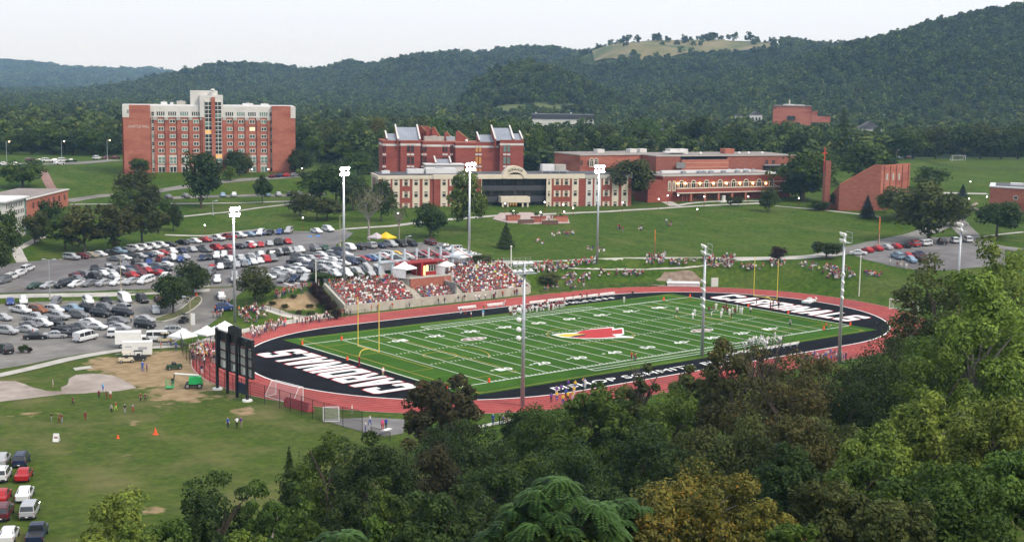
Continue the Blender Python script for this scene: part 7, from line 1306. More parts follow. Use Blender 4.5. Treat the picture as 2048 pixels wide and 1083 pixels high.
k = MB(); k.hexa([(-.9, -.95, .8), (1.5, -.95, .8), (1.5, .95, .8), (-.9, .95, .8)], [(-.7, -.8, 2.0), (1.2, -.8, 2.0), (1.2, .8, 2.0), (-.7, .8, 2.0)]); k.build('turret', GRN, t); k = MB(); k.box(-1.4, 1.4, -.8, .8, .45, .8); k.build('chassis', PLST, t); k = MB(); k.tube((.8, 0, 2.15), (-3.2, 0, 2.5), .2, .16, 8); k.build('boom', WHT, t); k = MB(); k.tube((-3.2, 0, 2.5), (-3.4, 0, .9), .1, .1, 6); k.build('jib', PLST, t)
k = MB()
for z in (.25, .8, 1.35):
    for a, b in (((-4.6, -.8), (-3.4, -.8)), ((-3.4, -.8), (-3.4, .8)), ((-3.4, .8), (-4.6, .8)), ((-4.6, .8), (-4.6, -.8))): k.tube((*a, z), (*b, z), .04, .04, 4)
for x in (-4.6, -3.4):
    for y in (-.8, .8): k.tube((x, y, .2), (x, y, 1.4), .04, .04, 4)
k.box(-4.6, -3.4, -.8, .8, .2, .27); k.build('basket', GRN, t); wheels(t, (-1.0, 1.0), 1.05, .48)
# ------------------------------------------------------------------ people
J0 = dict(pel=(0, 0, .95, .15, .115), spi=(0, 0, 1.17, .135, .10), che=(0, 0, 1.38, .165, .11), nec=(0, .0, 1.51, .055, .055), jaw=(0, .025, 1.57, .065, .075), hed=(0, .012, 1.66, .078, .092), crn=(0, 0, 1.73, .055, .065))
def pose(kind):
    j = {k_: list(v) for k_, v in J0.items()}
    for s, n in ((-1, 'l'), (1, 'r')):
        j['sh'+n] = [s*.185, 0, 1.41, .06, .06]; j['el'+n] = [s*.245, -.02, 1.14, .045, .045]; j['wr'+n] = [s*.25, .07, .91, .032, .032]; j['ha'+n] = [s*.245, .12, .80, .035, .022]
        j['hi'+n] = [s*.095, 0, .90, .095, .095]; j['kn'+n] = [s*.105, .02, .50, .062, .065]; j['an'+n] = [s*.105, -.02, .09, .042, .042]; j['to'+n] = [s*.115, .15, .045, .04, .03]
    if kind == 'walk':
        j['knr'][1] = .17; j['anr'][1] = .20; j['tor'][1] = .36; j['knl'][1] = -.03; j['anl'][1] = -.27; j['anl'][2] = .14; j['tol'][1] = -.14; j['tol'][2] = .05; j['ell'][1] = .08; j['wrl'][1] = .26; j['wrl'][2] = 1.02; j['hal'][1] = .34; j['hal'][2] = .97; j['elr'][1] = -.12; j['wrr'][1] = -.16; j['har'][1] = -.17
    if kind == 'arms':
        for n, s in (('l', -1), ('r', 1)): j['el'+n] = [s*.27, .1, 1.2, .045, .045]; j['wr'+n] = [s*.12, .26, 1.22, .032, .032]; j['ha'+n] = [s*.03, .28, 1.27, .035, .025]
    if kind == 'player':
        j['che'][3] = .20; j['che'][4] = .14
        for n, s in (('l', -1), ('r', 1)): j['sh'+n] = [s*.24, 0, 1.45, .10, .10]; j['el'+n][0] = s*.33; j['wr'+n] = [s*.30, .14, .98, .035, .035]; j['ha'+n] = [s*.28, .20, .9, .035, .025]; j['hi'+n][3] = .11; j['kn'+n][0] = s*.14; j['an'+n][0] = s*.15; j['to'+n][0] = s*.17
        j['hed'][3] = .11; j['hed'][4] = .125; j['crn'][3] = .08; j['crn'][4] = .09
    if kind == 'crouch':
        for k_ in ('spi', 'che', 'nec', 'jaw', 'hed', 'crn', 'shl', 'shr', 'ell', 'elr', 'wrl', 'wrr', 'hal', 'har'):
            z = j[k_][2]-.95; j[k_][1] += z*.72; j[k_][2] = .95+z*.70
        for k_ in j: j[k_][2] -= .12 if k_[:2] not in ('an', 'to') else 0
        for n in 'lr': j['kn'+n][1] += .18
        j['hed'][3] = .11; j['hed'][4] = .12
    if kind == 'sit':
        dz = -.52
        for k_ in j:
            if k_[:2] not in ('kn', 'an', 'to'): j[k_][2] += dz
        for n, s in (('l', -1), ('r', 1)): j['kn'+n] = [s*.13, .42, .46, .066, .066]; j['an'+n] = [s*.12, .40, .08, .042, .042]; j['to'+n] = [s*.13, .56, .045, .04, .03]; j['wr'+n] = [s*.16, .28, .50, .032, .032]; j['ha'+n] = [s*.13, .36, .50, .035, .022]; j['el'+n][1] = .04
    if kind == 'floor':
        dz = -.80
        for k_ in j:
            if k_[:2] not in ('kn', 'an', 'to'): j[k_][2] += dz
        for n, s in (('l', -1), ('r', 1)): j['kn'+n] = [s*.16, .40, .42, .066, .066]; j['an'+n] = [s*.14, .68, .08, .042, .042]; j['to'+n] = [s*.15, .82, .06, .04, .03]; j['wr'+n] = [s*.2, .32, .38, .032, .032]; j['ha'+n] = [s*.17, .40, .40, .035, .022]
    E = [('pel', 'spi', 1), ('spi', 'che', 1), ('che', 'nec', 1), ('nec', 'jaw', 0), ('jaw', 'hed', 0), ('hed', 'crn', 3)]
    for n in 'lr': E += [('che', 'sh'+n, 1), ('sh'+n, 'el'+n, 1), ('el'+n, 'wr'+n, 0), ('wr'+n, 'ha'+n, 0), ('pel', 'hi'+n, 2), ('hi'+n, 'kn'+n, 2), ('kn'+n, 'an'+n, 2), ('an'+n, 'to'+n, 4)]
    return j, E
def person_mesh(kind, sub):
    """one continuous body grown round a posed skeleton; faces then belong to skin, shirt, trousers, hair or shoes"""
    j, E = pose(kind); names = list(j); me = bpy.data.meshes.new('body'); me.from_pydata([j[n][:3] for n in names], [(names.index(a), names.index(b)) for a, b, _ in E], [])
    o = bpy.data.objects.new('body_build', me); o.modifiers.new('skin', 'SKIN'); sv = me.skin_vertices[0].data
    for i, n in enumerate(names): sv[i].radius = (j[n][3], j[n][4]); sv[i].use_root = (n == 'pel')
    if sub: m_ = o.modifiers.new('sub', 'SUBSURF'); m_.levels = sub; m_.render_levels = sub
    out = baked(o)
    seg = [(np.array(j[a][:3]), np.array(j[b][:3]), r_) for a, b, r_ in E]; mi = []
    for p in out.polygons:
        c = np.array(p.center); best = None
        for a, b, r_ in seg:
            d = b-a; t = np.clip((c-a)@d/(d@d), 0, 1); q = np.linalg.norm(c-a-d*t)
            if best is None or q < best[0]: best = (q, r_)
        r_ = best[1]; hz_ = j['hed']
        if r_ in (0, 3) and c[2] > j['jaw'][2]-.06: r_ = 3 if (c[2] > hz_[2]+.035 or c[1] < hz_[1]-.035) else 0
        mi.append(r_)
    out.materials.clear(); out.polygons.foreach_set('material_index', mi)
    return out, np.array(mi)
SK = [mat('skin_light', (.52, .33, .25), None, rough=.6), mat('skin_mid', (.40, .23, .16), None, rough=.6), mat('skin_dark', (.13, .07, .045), None, rough=.6)]
HAIR = [mat('hair_brown', (.06, .035, .02), None), mat('hair_black', (.015, .012, .011), None), mat('hair_fair', (.32, .22, .10), None), mat('cap_white', (.7, .7, .7), None), mat('cap_red', (.35, .02, .025), None)]
SHIRT = {'white': (.72, .72, .72), 'maroon': (.17, .018, .03), 'red': (.42, .02, .022), 'black': (.02, .02, .022), 'grey': (.28, .29, .30), 'blue': (.03, .09, .36), 'sky blue': (.15, .38, .62), 'navy': (.015, .025, .09), 'orange': (.72, .15, .03), 'yellow': (.70, .46, .03), 'pink': (.70, .08, .22), 'purple': (.14, .06, .30), 'green': (.03, .20, .06), 'lime': (.45, .65, .06), 'tan': (.40, .32, .22)}
SHM = {k_: mat('cloth_'+k_.replace(' ', '_'), v, None, rough=.9) for k_, v in SHIRT.items()}; TRS = {'dark': SHM['black'], 'jeans': mat('cloth_jeans', (.05, .08, .16), None, rough=.9), 'khaki': mat('cloth_khaki', (.34, .27, .18), None, rough=.9), 'white': SHM['white'], 'maroon': SHM['maroon'], 'grey': SHM['grey'], 'red': SHM['red'], 'lime': SHM['lime'], 'blue': SHM['blue'], 'green': SHM['green']}
SHOE = mat('shoe', (.10, .10, .10), None); HELM = {'white': mat('helmet_white', (.75, .75, .75), None, rough=.25), 'maroon': mat('helmet_maroon', (.14, .012, .02), None, rough=.25)}
PM = {}
for kd in ('stand', 'walk', 'arms', 'player', 'crouch', 'sit', 'floor'):
    me, _ = person_mesh(kd, 1); [me.materials.append(x) for x in (SK[0], SHM['white'], TRS['dark'], HAIR[0], SHOE)]; me.shade_smooth(); PM[kd] = me
PCOUNT = {}
def person(p, kd, shirt, trs, face, where, group, label=None, hair=None, scale=None):
    key = (where, shirt); PCOUNT[key] = PCOUNT.get(key, 0)+1
    lab = label or f"person in {shirt} {'jersey' if kd in ('player', 'crouch') else 'top'}, {ORD[min(PCOUNT[key], 30)]} from left {where}"
    o = link('person', PM[kd], None, p, face); tag(o, lab, 'person', group); s = scale or random.uniform(.95, 1.06); o.scale = (s*1.04, s*1.04, s)
    ms = [random.choice(SK[:2]+SK[:1]+SK), SHM[shirt], TRS[trs], hair or random.choice(HAIR), SHOE]
    for i, m_ in enumerate(ms): o.material_slots[i].link = 'OBJECT'; o.material_slots[i].material = m_
    return o
def to_field(p): return math.atan2(24.4-p[1], 54.9-p[0])-PI2
GK = 'children playing on the grass field'
for px, py, sh, tr, kd, lb in ((106, 776, 'grey', 'khaki', 'stand', 'child in grey alone on the gravel between the infields'), (146, 811, 'maroon', 'dark', 'walk', 'child in maroon walking alone left of the group'), (103, 843, 'black', 'grey', 'stand', 'child in black at the far left of the field games'), (118, 846, 'maroon', 'maroon', 'walk', 'child in maroon huddled with another by the white sign'), (124, 846, 'maroon', 'grey', 'arms', 'child in maroon and grey huddled by the white sign'), (171, 841, 'maroon', 'maroon', 'walk', 'child in maroon running toward the sign'), (198, 797, 'maroon', 'dark', 'stand', 'child in maroon and black in the upper trio'), (206, 782, 'sky blue', 'blue', 'walk', 'child in pale blue at the edge of the gravel infield'), (213, 798, 'maroon', 'maroon', 'arms', 'child all in maroon in the upper trio'), (221, 797, 'white', 'red', 'stand', 'child in white top and red trousers'), (223, 826, 'grey', 'dark', 'stand', 'taller child in grey with dark trousers'), (232, 821, 'red', 'lime', 'walk', 'child in red top and lime shorts'), (250, 826, 'black', 'grey', 'stand', 'child in black top and grey shorts'), (266, 824, 'grey', 'red', 'walk', 'child in grey top and red shorts'), (281, 803, 'maroon', 'dark', 'stand', 'left of the two maroon children by the bare earth'), (291, 803, 'maroon', 'dark', 'walk', 'right of the two maroon children by the bare earth'), (285, 742, 'blue', 'blue', 'stand', 'person in blue standing on the bare earth'), (294, 743, 'purple', 'dark', 'arms', 'person in lilac beside the person in blue'), (345, 774, 'black', 'jeans', 'stand', 'man in black beside the green boom lift'), (456, 857, 'blue', 'dark', 'stand', 'person in blue in the trio below the scoreboard'), (474, 856, 'white', 'dark', 'arms', 'person in white in the trio below the scoreboard'), (482, 855, 'purple', 'khaki', 'stand', 'person in purple in the trio below the scoreboard'), (180, 885-240, 'tan', 'jeans', 'stand', 'person beside the silver pickup in the lower lot'), (262, 646, 'tan', 'jeans', 'walk', 'person walking behind the parked cars in the lower lot'), (66, 672, 'red', 'dark', 'stand', 'person in red beside the black sedan in the lower lot'), (404, 748, 'navy', 'white', 'stand', 'person in navy leaning on the black fence'), (322, 700, 'red', 'khaki', 'stand', 'person in red behind the trailer'), (342, 692, 'yellow', 'jeans', 'stand', 'person in yellow near the golf cart'), (352, 700, 'blue', 'jeans', 'stand', 'person in blue at the corner of the black fence')):
    p = P(px, py); person(p, kd, sh, tr, random.uniform(0, 6.28), '', GK if px < 300 else 'people around the grass field', lb, None, .86 if px < 300 and py > 770 else None)
for px, py, sh, tr, kd, lb in ((704, 829, 'white', 'grey', 'stand', 'man in white standing inside the fence on the apron'), (740, 850, 'white', 'blue', 'walk', 'person in white walking to the near gate'), (731, 863, 'white', 'blue', 'stand', 'person in white and blue at the end of the fence'), (765, 860, 'pink', 'red', 'stand', 'person in pink by the ticket table'), (772, 858, 'blue', 'dark', 'arms', 'person in blue by the ticket table'), (986, 850, 'blue', 'jeans', 'stand', 'person in bright blue behind the white board'), (999, 850, 'black', 'dark', 'stand', 'person in black behind the white board'), (1006, 850, 'purple', 'jeans', 'arms', 'person in purple holding white behind the board'), (1013, 849, 'black', 'khaki', 'stand', 'rightmost person in black behind the white board'), (1268, 719, 'orange', 'dark', 'crouch', 'person in orange bending at the near sideline'), (1263, 719, 'orange', 'maroon', 'stand', 'person in orange standing at the near sideline'), (1273, 722, 'maroon', 'dark', 'crouch', 'person in maroon crouching beside the orange ones'), (766, 752, 'white', 'khaki', 'stand', 'person in white by the orange pylon behind the end line'), (966, 634, 'sky blue', 'white', 'stand', 'person in pale blue on the far sideline'), (942, 637, 'white', 'maroon', 'walk', 'person in white and maroon on the far sideline'), (931, 636, 'maroon', 'dark', 'stand', 'person in maroon on the far sideline'), (921, 627, 'navy', 'white', 'crouch', 'person in navy bending by the bench'), (967, 618, 'red', 'green', 'crouch', 'person in red between the benches'), (1010, 612, 'white', 'red', 'stand', 'person in white at the end of the benches'), (1248, 606, 'white', 'white', 'stand', 'official in white far up the sideline'), (1266, 587, 'black', 'dark', 'floor', 'person in black sitting on the kerb of the track'), (1634, 604, 'white', 'khaki', 'crouch', 'person in white bending on the far track'), (1354, 628, 'white', 'dark', 'player', 'referee in white and black in the far corner'), (1501, 627, 'white', 'dark', 'stand', 'referee with red cap by the distant goal line'), (1580, 653, 'grey', 'dark', 'stand', 'referee in stripes near the distant end line'), (1657, 661, 'tan', 'green', 'crouch', 'person in tan and green at the distant goal line pylon'), (1652, 660, 'orange', 'green', 'stand', 'person in orange and green at the distant pylon'), (1513, 608, 'black', 'dark', 'stand', 'person in black on the distant lettering'), (1546, 614, 'black', 'dark', 'stand', 'second person in black on the distant lettering'), (1557, 618, 'black', 'dark', 'stand', 'third person in black on the distant lettering'), (1146, 600, 'maroon', 'khaki', 'stand', 'coach in maroon beyond the players'), (1161, 598, 'black', 'khaki', 'stand', 'coach in black beyond the players'), (1174, 597, 'maroon', 'dark', 'walk', 'last maroon figure beyond the players')):
    q = at_z(px, py, .06); person(q, kd, sh, tr, random.uniform(0, 6.28), '', 'people around the field', lb)
for i, (px, py) in enumerate(((1389, 632), (1386, 637), (1418, 626), (1422, 632), (1426, 625), (1432, 620), (1442, 636), (1444, 630), (1447, 624), (1452, 621), (1459, 631), (1462, 636), (1465, 627), (1470, 630), (1474, 624), (1480, 627), (1484, 629), (1454, 627))):
    q = at_z(px, py, .06); wh = i in (0, 1, 3, 5, 6, 7, 10, 12, 14, 15, 16); person(q, 'crouch' if i in (1, 3, 11) else 'player', 'white' if wh else 'maroon', 'white' if wh else 'dark', random.uniform(0, 6.28), 'at the line of scrimmage', 'players at the line of scrimmage', None, HELM['white' if wh else 'maroon'])
def fill(poly, n, seed=0, zf=None):
    r_ = random.Random(seed); xs_ = [a for a, b in poly]; ys_ = [b for a, b in poly]; out = []
    def inside(x, y):
        c = False; j = len(poly)-1
        for i in range(len(poly)):
            if (poly[i][1] > y) != (poly[j][1] > y) and x < (poly[j][0]-poly[i][0])*(y-poly[i][1])/(poly[j][1]-poly[i][1])+poly[i][0]: c = not c
            j = i
        return c
    k_ = 0
    while len(out) < n and k_ < 5000:
        k_ += 1; x, y = r_.uniform(min(xs_), max(xs_)), r_.uniform(min(ys_), max(ys_))
        if inside(x, y) and all(abs(x-a)*1.0+abs(y-b)*2.0 > 3.2 for a, b in out): out.append((x, y))
    return sorted(out)
def crowd_of(poly, n, palette, trs, kinds, where, group, seed, flat=False, hair=None, face=None):
    for px, py in fill(poly, n, seed):
        p = at_z(px, py, .06) if flat else P(px, py); person(p, random.choice(kinds), random.choice(palette), random.choice(trs), (to_field(p) if face is None else face)+random.uniform(-.6, .6), where, group, None, random.choice(hair) if hair else None)
RW = ['maroon']*4+['white']*4+['red']*2+['black', 'grey', 'black', 'navy']; TM = ['dark', 'dark', 'jeans', 'khaki', 'grey']
crowd_of([(1014, 634), (1060, 628), (1130, 617), (1132, 612), (1080, 616), (1018, 625)], 44, ['maroon']*2+['white'], ['white', 'white', 'maroon'], ['player', 'player', 'crouch'], 'in the home sideline huddle', 'home players on the far sideline', 1, True, [HELM['maroon'], HELM['white'], HELM['white']], math.pi)
crowd_of([(372, 712), (384, 694), (425, 692), (438, 700), (436, 724), (404, 726)], 40, RW+['pink', 'sky blue', 'lime', 'yellow', 'red', 'red', 'blue'], TM, ['stand', 'stand', 'arms', 'walk'], 'in the crowd by the white tents', 'spectators by the white tents', 2)
crowd_of([(480, 680), (500, 668), (560, 648), (568, 655), (535, 668), (500, 686)], 24, RW+['purple', 'tan'], TM, ['stand', 'stand', 'walk'], 'on the track bend', 'spectators on the bend of the track', 3)
crowd_of([(474, 628), (500, 612), (540, 618), (534, 632), (490, 646)], 24, RW+['orange', 'purple', 'tan', 'red'], TM, ['stand', 'floor', 'floor', 'sit'], 'on the grass by the first mast', 'spectators on the grass by the first mast', 4)
crowd_of([(598, 644), (640, 636), (700, 628), (712, 630), (650, 644), (606, 652)], 26, RW+['yellow'], TM, ['stand', 'stand', 'arms'], 'at the railing left of the stands', 'spectators at the railing left of the stands', 5)
crowd_of([(422, 640), (436, 615), (450, 600), (466, 622), (440, 645)], 12, RW+['orange', 'navy'], TM, ['stand', 'walk'], 'walking down the driveway', 'spectators on the driveway', 6)
crowd_of([(400, 668), (440, 660), (470, 668), (440, 680), (405, 682)], 12, RW+['yellow'], TM, ['stand', 'walk'], 'behind the white tents', 'spectators behind the white tents', 7)
crowd_of([(720, 622), (800, 612), (1000, 590), (1040, 588), (1040, 594), (800, 618), (722, 628)], 24, RW, TM, ['stand', 'walk'], 'in front of the concrete wall', 'people in front of the stands', 8, True)
crowd_of([(1072, 800), (1110, 778), (1180, 772), (1170, 800), (1110, 812)], 14, ['yellow', 'yellow', 'blue', 'white', 'purple'], ['blue', 'white', 'dark'], ['stand', 'arms'], 'in the near track cheer squad', 'cheerleaders on the near track', 9, True)
crowd_of([(1478, 692), (1560, 676), (1562, 690), (1490, 704)], 26, ['white'], ['white', 'grey'], ['player', 'player', 'crouch'], 'on the near sideline', 'visiting players on the near sideline', 10, True, [HELM['white']])
crowd_of([(1590, 722), (1680, 706), (1700, 712), (1690, 726), (1600, 738)], 30, ['blue', 'blue', 'white', 'grey', 'navy', 'pink'], TM, ['stand', 'sit', 'arms'], 'in the blue visiting crowd', 'visiting spectators in blue', 11, True)
# the packed stands and the far bank: more than anyone could count, one mass
CR = {}
for kd in ('sit', 'floor', 'stand'):
    me, mi = person_mesh(kd, 0); v = np.array([tuple(x.co) for x in me.vertices]); CR[kd] = (v, [tuple(p.vertices) for p in me.polygons], mi)
LIN = [SHIRT[c] for c in ('maroon', 'maroon', 'maroon', 'maroon', 'red', 'red', 'white', 'white', 'white', 'white', 'white', 'grey', 'black', 'navy', 'tan', 'blue', 'orange', 'yellow', 'lime', 'pink')]; LW = np.array([1.5, 1.5, 1.5, 1.5, 1.1, 1.1]+[.72]*5+[.7, .6, .35, .5, .25, .2, .12, .12, .2]); LW = LW/LW.sum()
cv, cf, cc = [], [], []; nv = 0
def add_crowd(x, y, z, kd, rz, pal=None):
    global nv
    v, f, mi = CR[kd]; s = random.uniform(.93, 1.05); c, sn = math.cos(rz), math.sin(rz); cv.append(np.stack([x+(v[:, 0]*c-v[:, 1]*sn)*s*1.06, y+(v[:, 0]*sn+v[:, 1]*c)*s*1.06, z+v[:, 2]*s], -1)); cf.extend([tuple(i+nv for i in q) for q in f]); nv += len(v)
    sh = LIN[rng.choice(len(LIN), p=LW)] if pal is None else random.choice(pal); tr = random.choice([(.02, .02, .025), (.05, .08, .16), (.30, .24, .16), (.25, .25, .26), (.5, .5, .5)]); sk = random.choice([(.52, .33, .25), (.42, .25, .18), (.50, .31, .23), (.14, .08, .05)]); hr = random.choice([(.06, .035, .02), (.015, .012, .01), (.3, .2, .1), (.7, .7, .7), (.35, .02, .025), (.12, .08, .05)])
    cc.append(np.array([sk, sh, tr, hr, (.1, .1, .1)])[mi])
for x0, x1, n0, n1 in SECT:
    for i in range(n0, n1):
        x = x0+.5
        while x < x1-.4:
            if random.random() < .9: add_crowd(x+random.uniform(-.08, .08), Y0B+i*ROW+.40, Z0B+i*RISE-.02, 'sit' if random.random() < .88 else 'stand', math.pi+random.uniform(-.4, .4))
            x += random.uniform(.52, .66)
for x0, x1, yy, z in ((27, 46, Y0B+10*ROW+.8, Z0B+10*RISE-.2), (61, 79, Y0B+13*ROW+.8, Z0B+13*RISE-.2), (27, 46, Y0B+10*ROW+1.7, Z0B+10*RISE-.2)):
    x = x0
    while x < x1: x += random.uniform(.5, 1.6); add_crowd(x, yy+random.uniform(-.4, .4), z, 'stand', math.pi+random.uniform(-1, 1))
for poly, n, kinds in (([(1090, 530), (1130, 524), (1190, 522), (1200, 526), (1150, 534), (1110, 545)], 46, ['stand', 'floor', 'floor']), ([(376, 716), (388, 700), (430, 698), (440, 706), (436, 730), (408, 732)], 34, ['stand']), ([(500, 664), (560, 646), (600, 640), (604, 646), (540, 664), (510, 676)], 22, ['stand']), ([(476, 632), (505, 616), (538, 622), (530, 636), (494, 650)], 20, ['stand', 'floor']), ([(1060, 536), (1100, 528), (1110, 545), (1070, 545)], 30, ['sit', 'floor', 'stand']), ([(1120, 545), (1150, 548), (1155, 566), (1128, 568)], 18, ['floor']), ([(1150, 552), (1180, 548), (1178, 565), (1155, 566)], 12, ['floor']), ([(1180, 540), (1290, 540), (1285, 552), (1190, 555)], 22, ['floor']), ([(1288, 516), (1330, 514), (1328, 528), (1295, 530)], 26, ['stand', 'floor']), ([(1330, 522), (1400, 520), (1385, 530), (1345, 532)], 18, ['floor']), ([(1400, 518), (1470, 514), (1465, 538), (1425, 536)], 46, ['stand', 'floor', 'floor']), ([(1480, 530), (1530, 530), (1520, 540), (1490, 540)], 14, ['floor']), ([(1535, 525), (1575, 525), (1570, 534), (1540, 534)], 10, ['stand', 'floor']), ([(1590, 526), (1640, 530), (1690, 540), (1715, 552), (1708, 560), (1650, 556), (1640, 545), (1600, 536)], 52, ['floor', 'floor', 'stand']), ([(1728, 545), (1770, 546), (1768, 556), (1735, 552)], 12, ['floor']), ([(1100, 466), (1152, 464), (1152, 470), (1100, 474)], 14, ['floor']), ([(1064, 480), (1092, 482), (1090, 490), (1066, 488)], 5, ['floor']), ([(1170, 496), (1210, 496), (1208, 506), (1172, 504)], 9, ['floor']), ([(1234, 455), (1248, 455), (1246, 464), (1236, 464)], 4, ['stand', 'floor']), ([(1272, 458), (1290, 458), (1288, 464), (1276, 464)], 3, ['stand', 'floor']), ([(1330, 448), (1346, 448), (1344, 454), (1332, 454)], 3, ['stand', 'floor']), ([(1086, 436), (1140, 438), (1138, 446), (1088, 446)], 8, ['sit']), ([(1085, 576), (1180, 560), (1182, 572), (1090, 586)], 12, ['stand', 'floor']), ([(545, 592), (580, 580), (640, 572), (640, 580), (590, 590), (555, 600)], 22, ['stand']), ([(1770, 530), (1830, 536), (1825, 542), (1790, 538)], 6, ['floor', 'stand']), ([(1590, 716), (1690, 705), (1690, 716), (1600, 728)], 20, ['sit'])):
    for px, py in fill(poly, n, n*7+int(poly[0][0])):
        p = P(px, py); add_crowd(p.x, p.y, p.z+.05, random.choice(kinds), to_field(p)+random.uniform(-.6, .6), [SHIRT['blue'], SHIRT['white'], SHIRT['navy'], SHIRT['grey']] if px > 1588 and py > 690 else None)
me = bpy.data.meshes.new('spectator_crowd'); me.from_pydata(np.concatenate(cv).tolist(), [], cf); me.update(); a = me.attributes.new('cloth', 'FLOAT_COLOR', 'FACE'); ccn = np.concatenate(cc); a.data.foreach_set('color', np.concatenate([ccn, np.ones((len(ccn), 1))], 1).ravel().astype(np.float32))
m_ = bpy.data.materials.new('crowd_cloth'); m_.use_nodes = True; at_ = m_.node_tree.nodes.new('ShaderNodeAttribute'); at_.attribute_name = 'cloth'; m_.node_tree.links.new(at_.outputs['Color'], m_.node_tree.nodes['Principled BSDF'].inputs['Base Color']); m_.node_tree.nodes['Principled BSDF'].inputs['Roughness'].default_value = .9; me.materials.append(m_)
tag(link('spectator_crowd', me), 'packed crowd in red, maroon and white filling the stands and the grass bank', 'crowd', None, 'stuff')
# ------------------------------------------------------------------ lamps, poles, cones, signs, planters
RPOLE = mat('lamp_post_red', (.16, .035, .02), None, rough=.6); TPOLE = mat('tan_post', (.40, .34, .24), (.34, .29, .2), 2)
def globe_lamp(px, yg, yb, lab, glow=None, amber=False):
    p = P(px, yb); h = max(height_to(p, yg), 2.6); t = thing('street_lamp', lab, 'lamp', p, 0, 'globe lamps along the campus walks'); k = MB(); k.lathe([(.14, 0), (.14, .3), (.06, .4), (.05, h-.3), (.1, h-.22)], (0, 0, 0), 8); k.build('post', RPOLE, t); k = MB(); k.ball((0, 0, h), .21, 10, 7); k.build('globe', LITO if amber else LITW, t, smooth=True)
for i, (px, yg, yb, lb) in enumerate(((410, 450, 470, 'globe lamp on the lawn left of the first mast'), (606, 435, 460, 'globe lamp by the far parking bays'), (796, 426, 452, 'globe lamp beside the small bare tree'), (1027, 422, 440, 'globe lamp at the left planter'), (1010, 407, 428, 'globe lamp left of the porch'), (1081, 424, 446, 'globe lamp at the middle planter'), (1128, 423, 441, 'globe lamp at the right planter'), (1146, 418, 432, 'globe lamp right of the planters'), (1089, 404, 424, 'globe lamp right of the porch'), (1245, 405, 426, 'globe lamp under the olive tree'), (1126, 409, 428, 'globe lamp before the right wing'), (1296, 375, 398, 'globe lamp left of the dining hall'), (1317, 398, 418, 'globe lamp on the walk to the dining hall'), (1335, 391, 408, 'globe lamp before the dining hall corner'), (1356, 390, 408, 'globe lamp before the red door'), (1408, 393, 412, 'globe lamp before the first low windows'), (1496, 393, 410, 'globe lamp before the last low windows'), (1597, 396, 414, 'globe lamp under the broad green tree'), (1940, 363, 378, 'globe lamp on the slope below the upper pitch'), (1937, 399, 412, 'globe lamp beside the rockery'), (1973, 395, 408, 'globe lamp at the curved hall'), (537, 341, 352, 'left globe lamp at the dormitory base'), (604, 339, 350, 'globe lamp at the dormitory corner'), (504, 341, 352, 'globe lamp under the dormitory windows'), (1394, 424, 434, 'globe lamp below the dining hall lawn'))): globe_lamp(px, yg, yb, lb)
def lot_lamp(px, yt, yb, lab, heads=1, m=STEEL, lit=False, rz=0.0, banner=False):
    p = P(px, yb); h = height_to(p, yt); t = thing('lot_lamp', lab, 'lamp', p, rz, 'parking lot lamp posts'); k = MB(); k.lathe([(.3, 0), (.3, .7), (.001, .7)], (0, 0, 0), 10); k.build('footing', CONC, t); k = MB(); k.tube((0, 0, .7), (0, 0, h), .11, .08, 8); k.build('post', m, t)
    for s in ((1,), (1, -1))[heads-1]:
        k = MB(); k.tube((0, 0, h-.1), (s*1.3, 0, h+.1), .05); k.build('arm', m, t); k = MB(); k.hexa([(s*1.2-.35, -.22, h+.02), (s*1.2+.45, -.22, h+.02), (s*1.2+.45, .22, h+.02), (s*1.2-.35, .22, h+.02)], [(s*1.2-.3, -.18, h+.22), (s*1.2+.4, -.18, h+.22), (s*1.2+.4, .18, h+.22), (s*1.2-.3, .18, h+.22)]); f = k.build('lamp_head', STEEL if not lit else m, t)
        if lit: k = MB(); k.ball((s*1.2, 0, h-.05), .24); k.build('lamp_glow', LITO, f)
    if banner: k = MB(); k.box(-1.0, -.12, -.03, .03, 2.0, 4.4); k.build('banner', WHITE, t); k = MB(); k.box(-.85, -.3, -.045, -.03, 2.5, 3.9); k.build('banner_print', mat('banner_grey', (.35, .35, .36)), t)
lot_lamp(100, 519, 598, 'lot lamp with two arms at the edge of the lower lot', 2, rz=-.6); lot_lamp(381, 594, 668, 'tan lot lamp carrying a white banner by the driveway', 1, TPOLE, rz=2.4, banner=True); lot_lamp(242, 512, 582, 'lot lamp in the fourth row of the upper lot', 1, TPOLE); lot_lamp(680, 431, 492, 'amber lit lot lamp on the little grass point', 1, TPOLE, True); lot_lamp(426, 402, 430, 'slim pale lamp beside the dark tree below the dormitory', 1, STEEL); lot_lamp(14, 283, 333, 'tall lit lamp at the far left before the woods', 1, STEEL, True); lot_lamp(124, 282, 330, 'tall lit lamp in the middle of the row before the woods', 1, STEEL, True); lot_lamp(215, 280, 320, 'tall lit lamp left of the dormitory', 1, STEEL, True); lot_lamp(1793, 300, 325, 'lamp behind the slanted hall', 1, TPOLE); lot_lamp(812, 473, 492, 'low lamp behind the yellow tent', 1, STEEL); lot_lamp(1766, 229, 268, 'tall mast with a crown of lamps among the far trees', 2, STEEL); lot_lamp(638, 272, 322, 'slim mast right of the dormitory', 1, STEEL)
def mast(px, yt, yb, m1, m2, lab, r_=.1, split=.5, flat=False):
    p = at_z(px, yb, .05) if flat else P(px, yb); h = height_to(p, yt); t = thing('marker_pole', lab, 'pole', p, 0, 'marker poles around the ground'); k = MB(); k.tube((0, 0, 0), (0, 0, h*split), r_, r_, 8); k.build('lower_pole', m1, t); k = MB(); k.tube((0, 0, h*split), (0, 0, h), r_*.95, r_*.8, 8); k.build('upper_pole', m2, t); k = MB(); k.ball((0, 0, h+.05), r_*1.6); k.build('cap', m2, t)
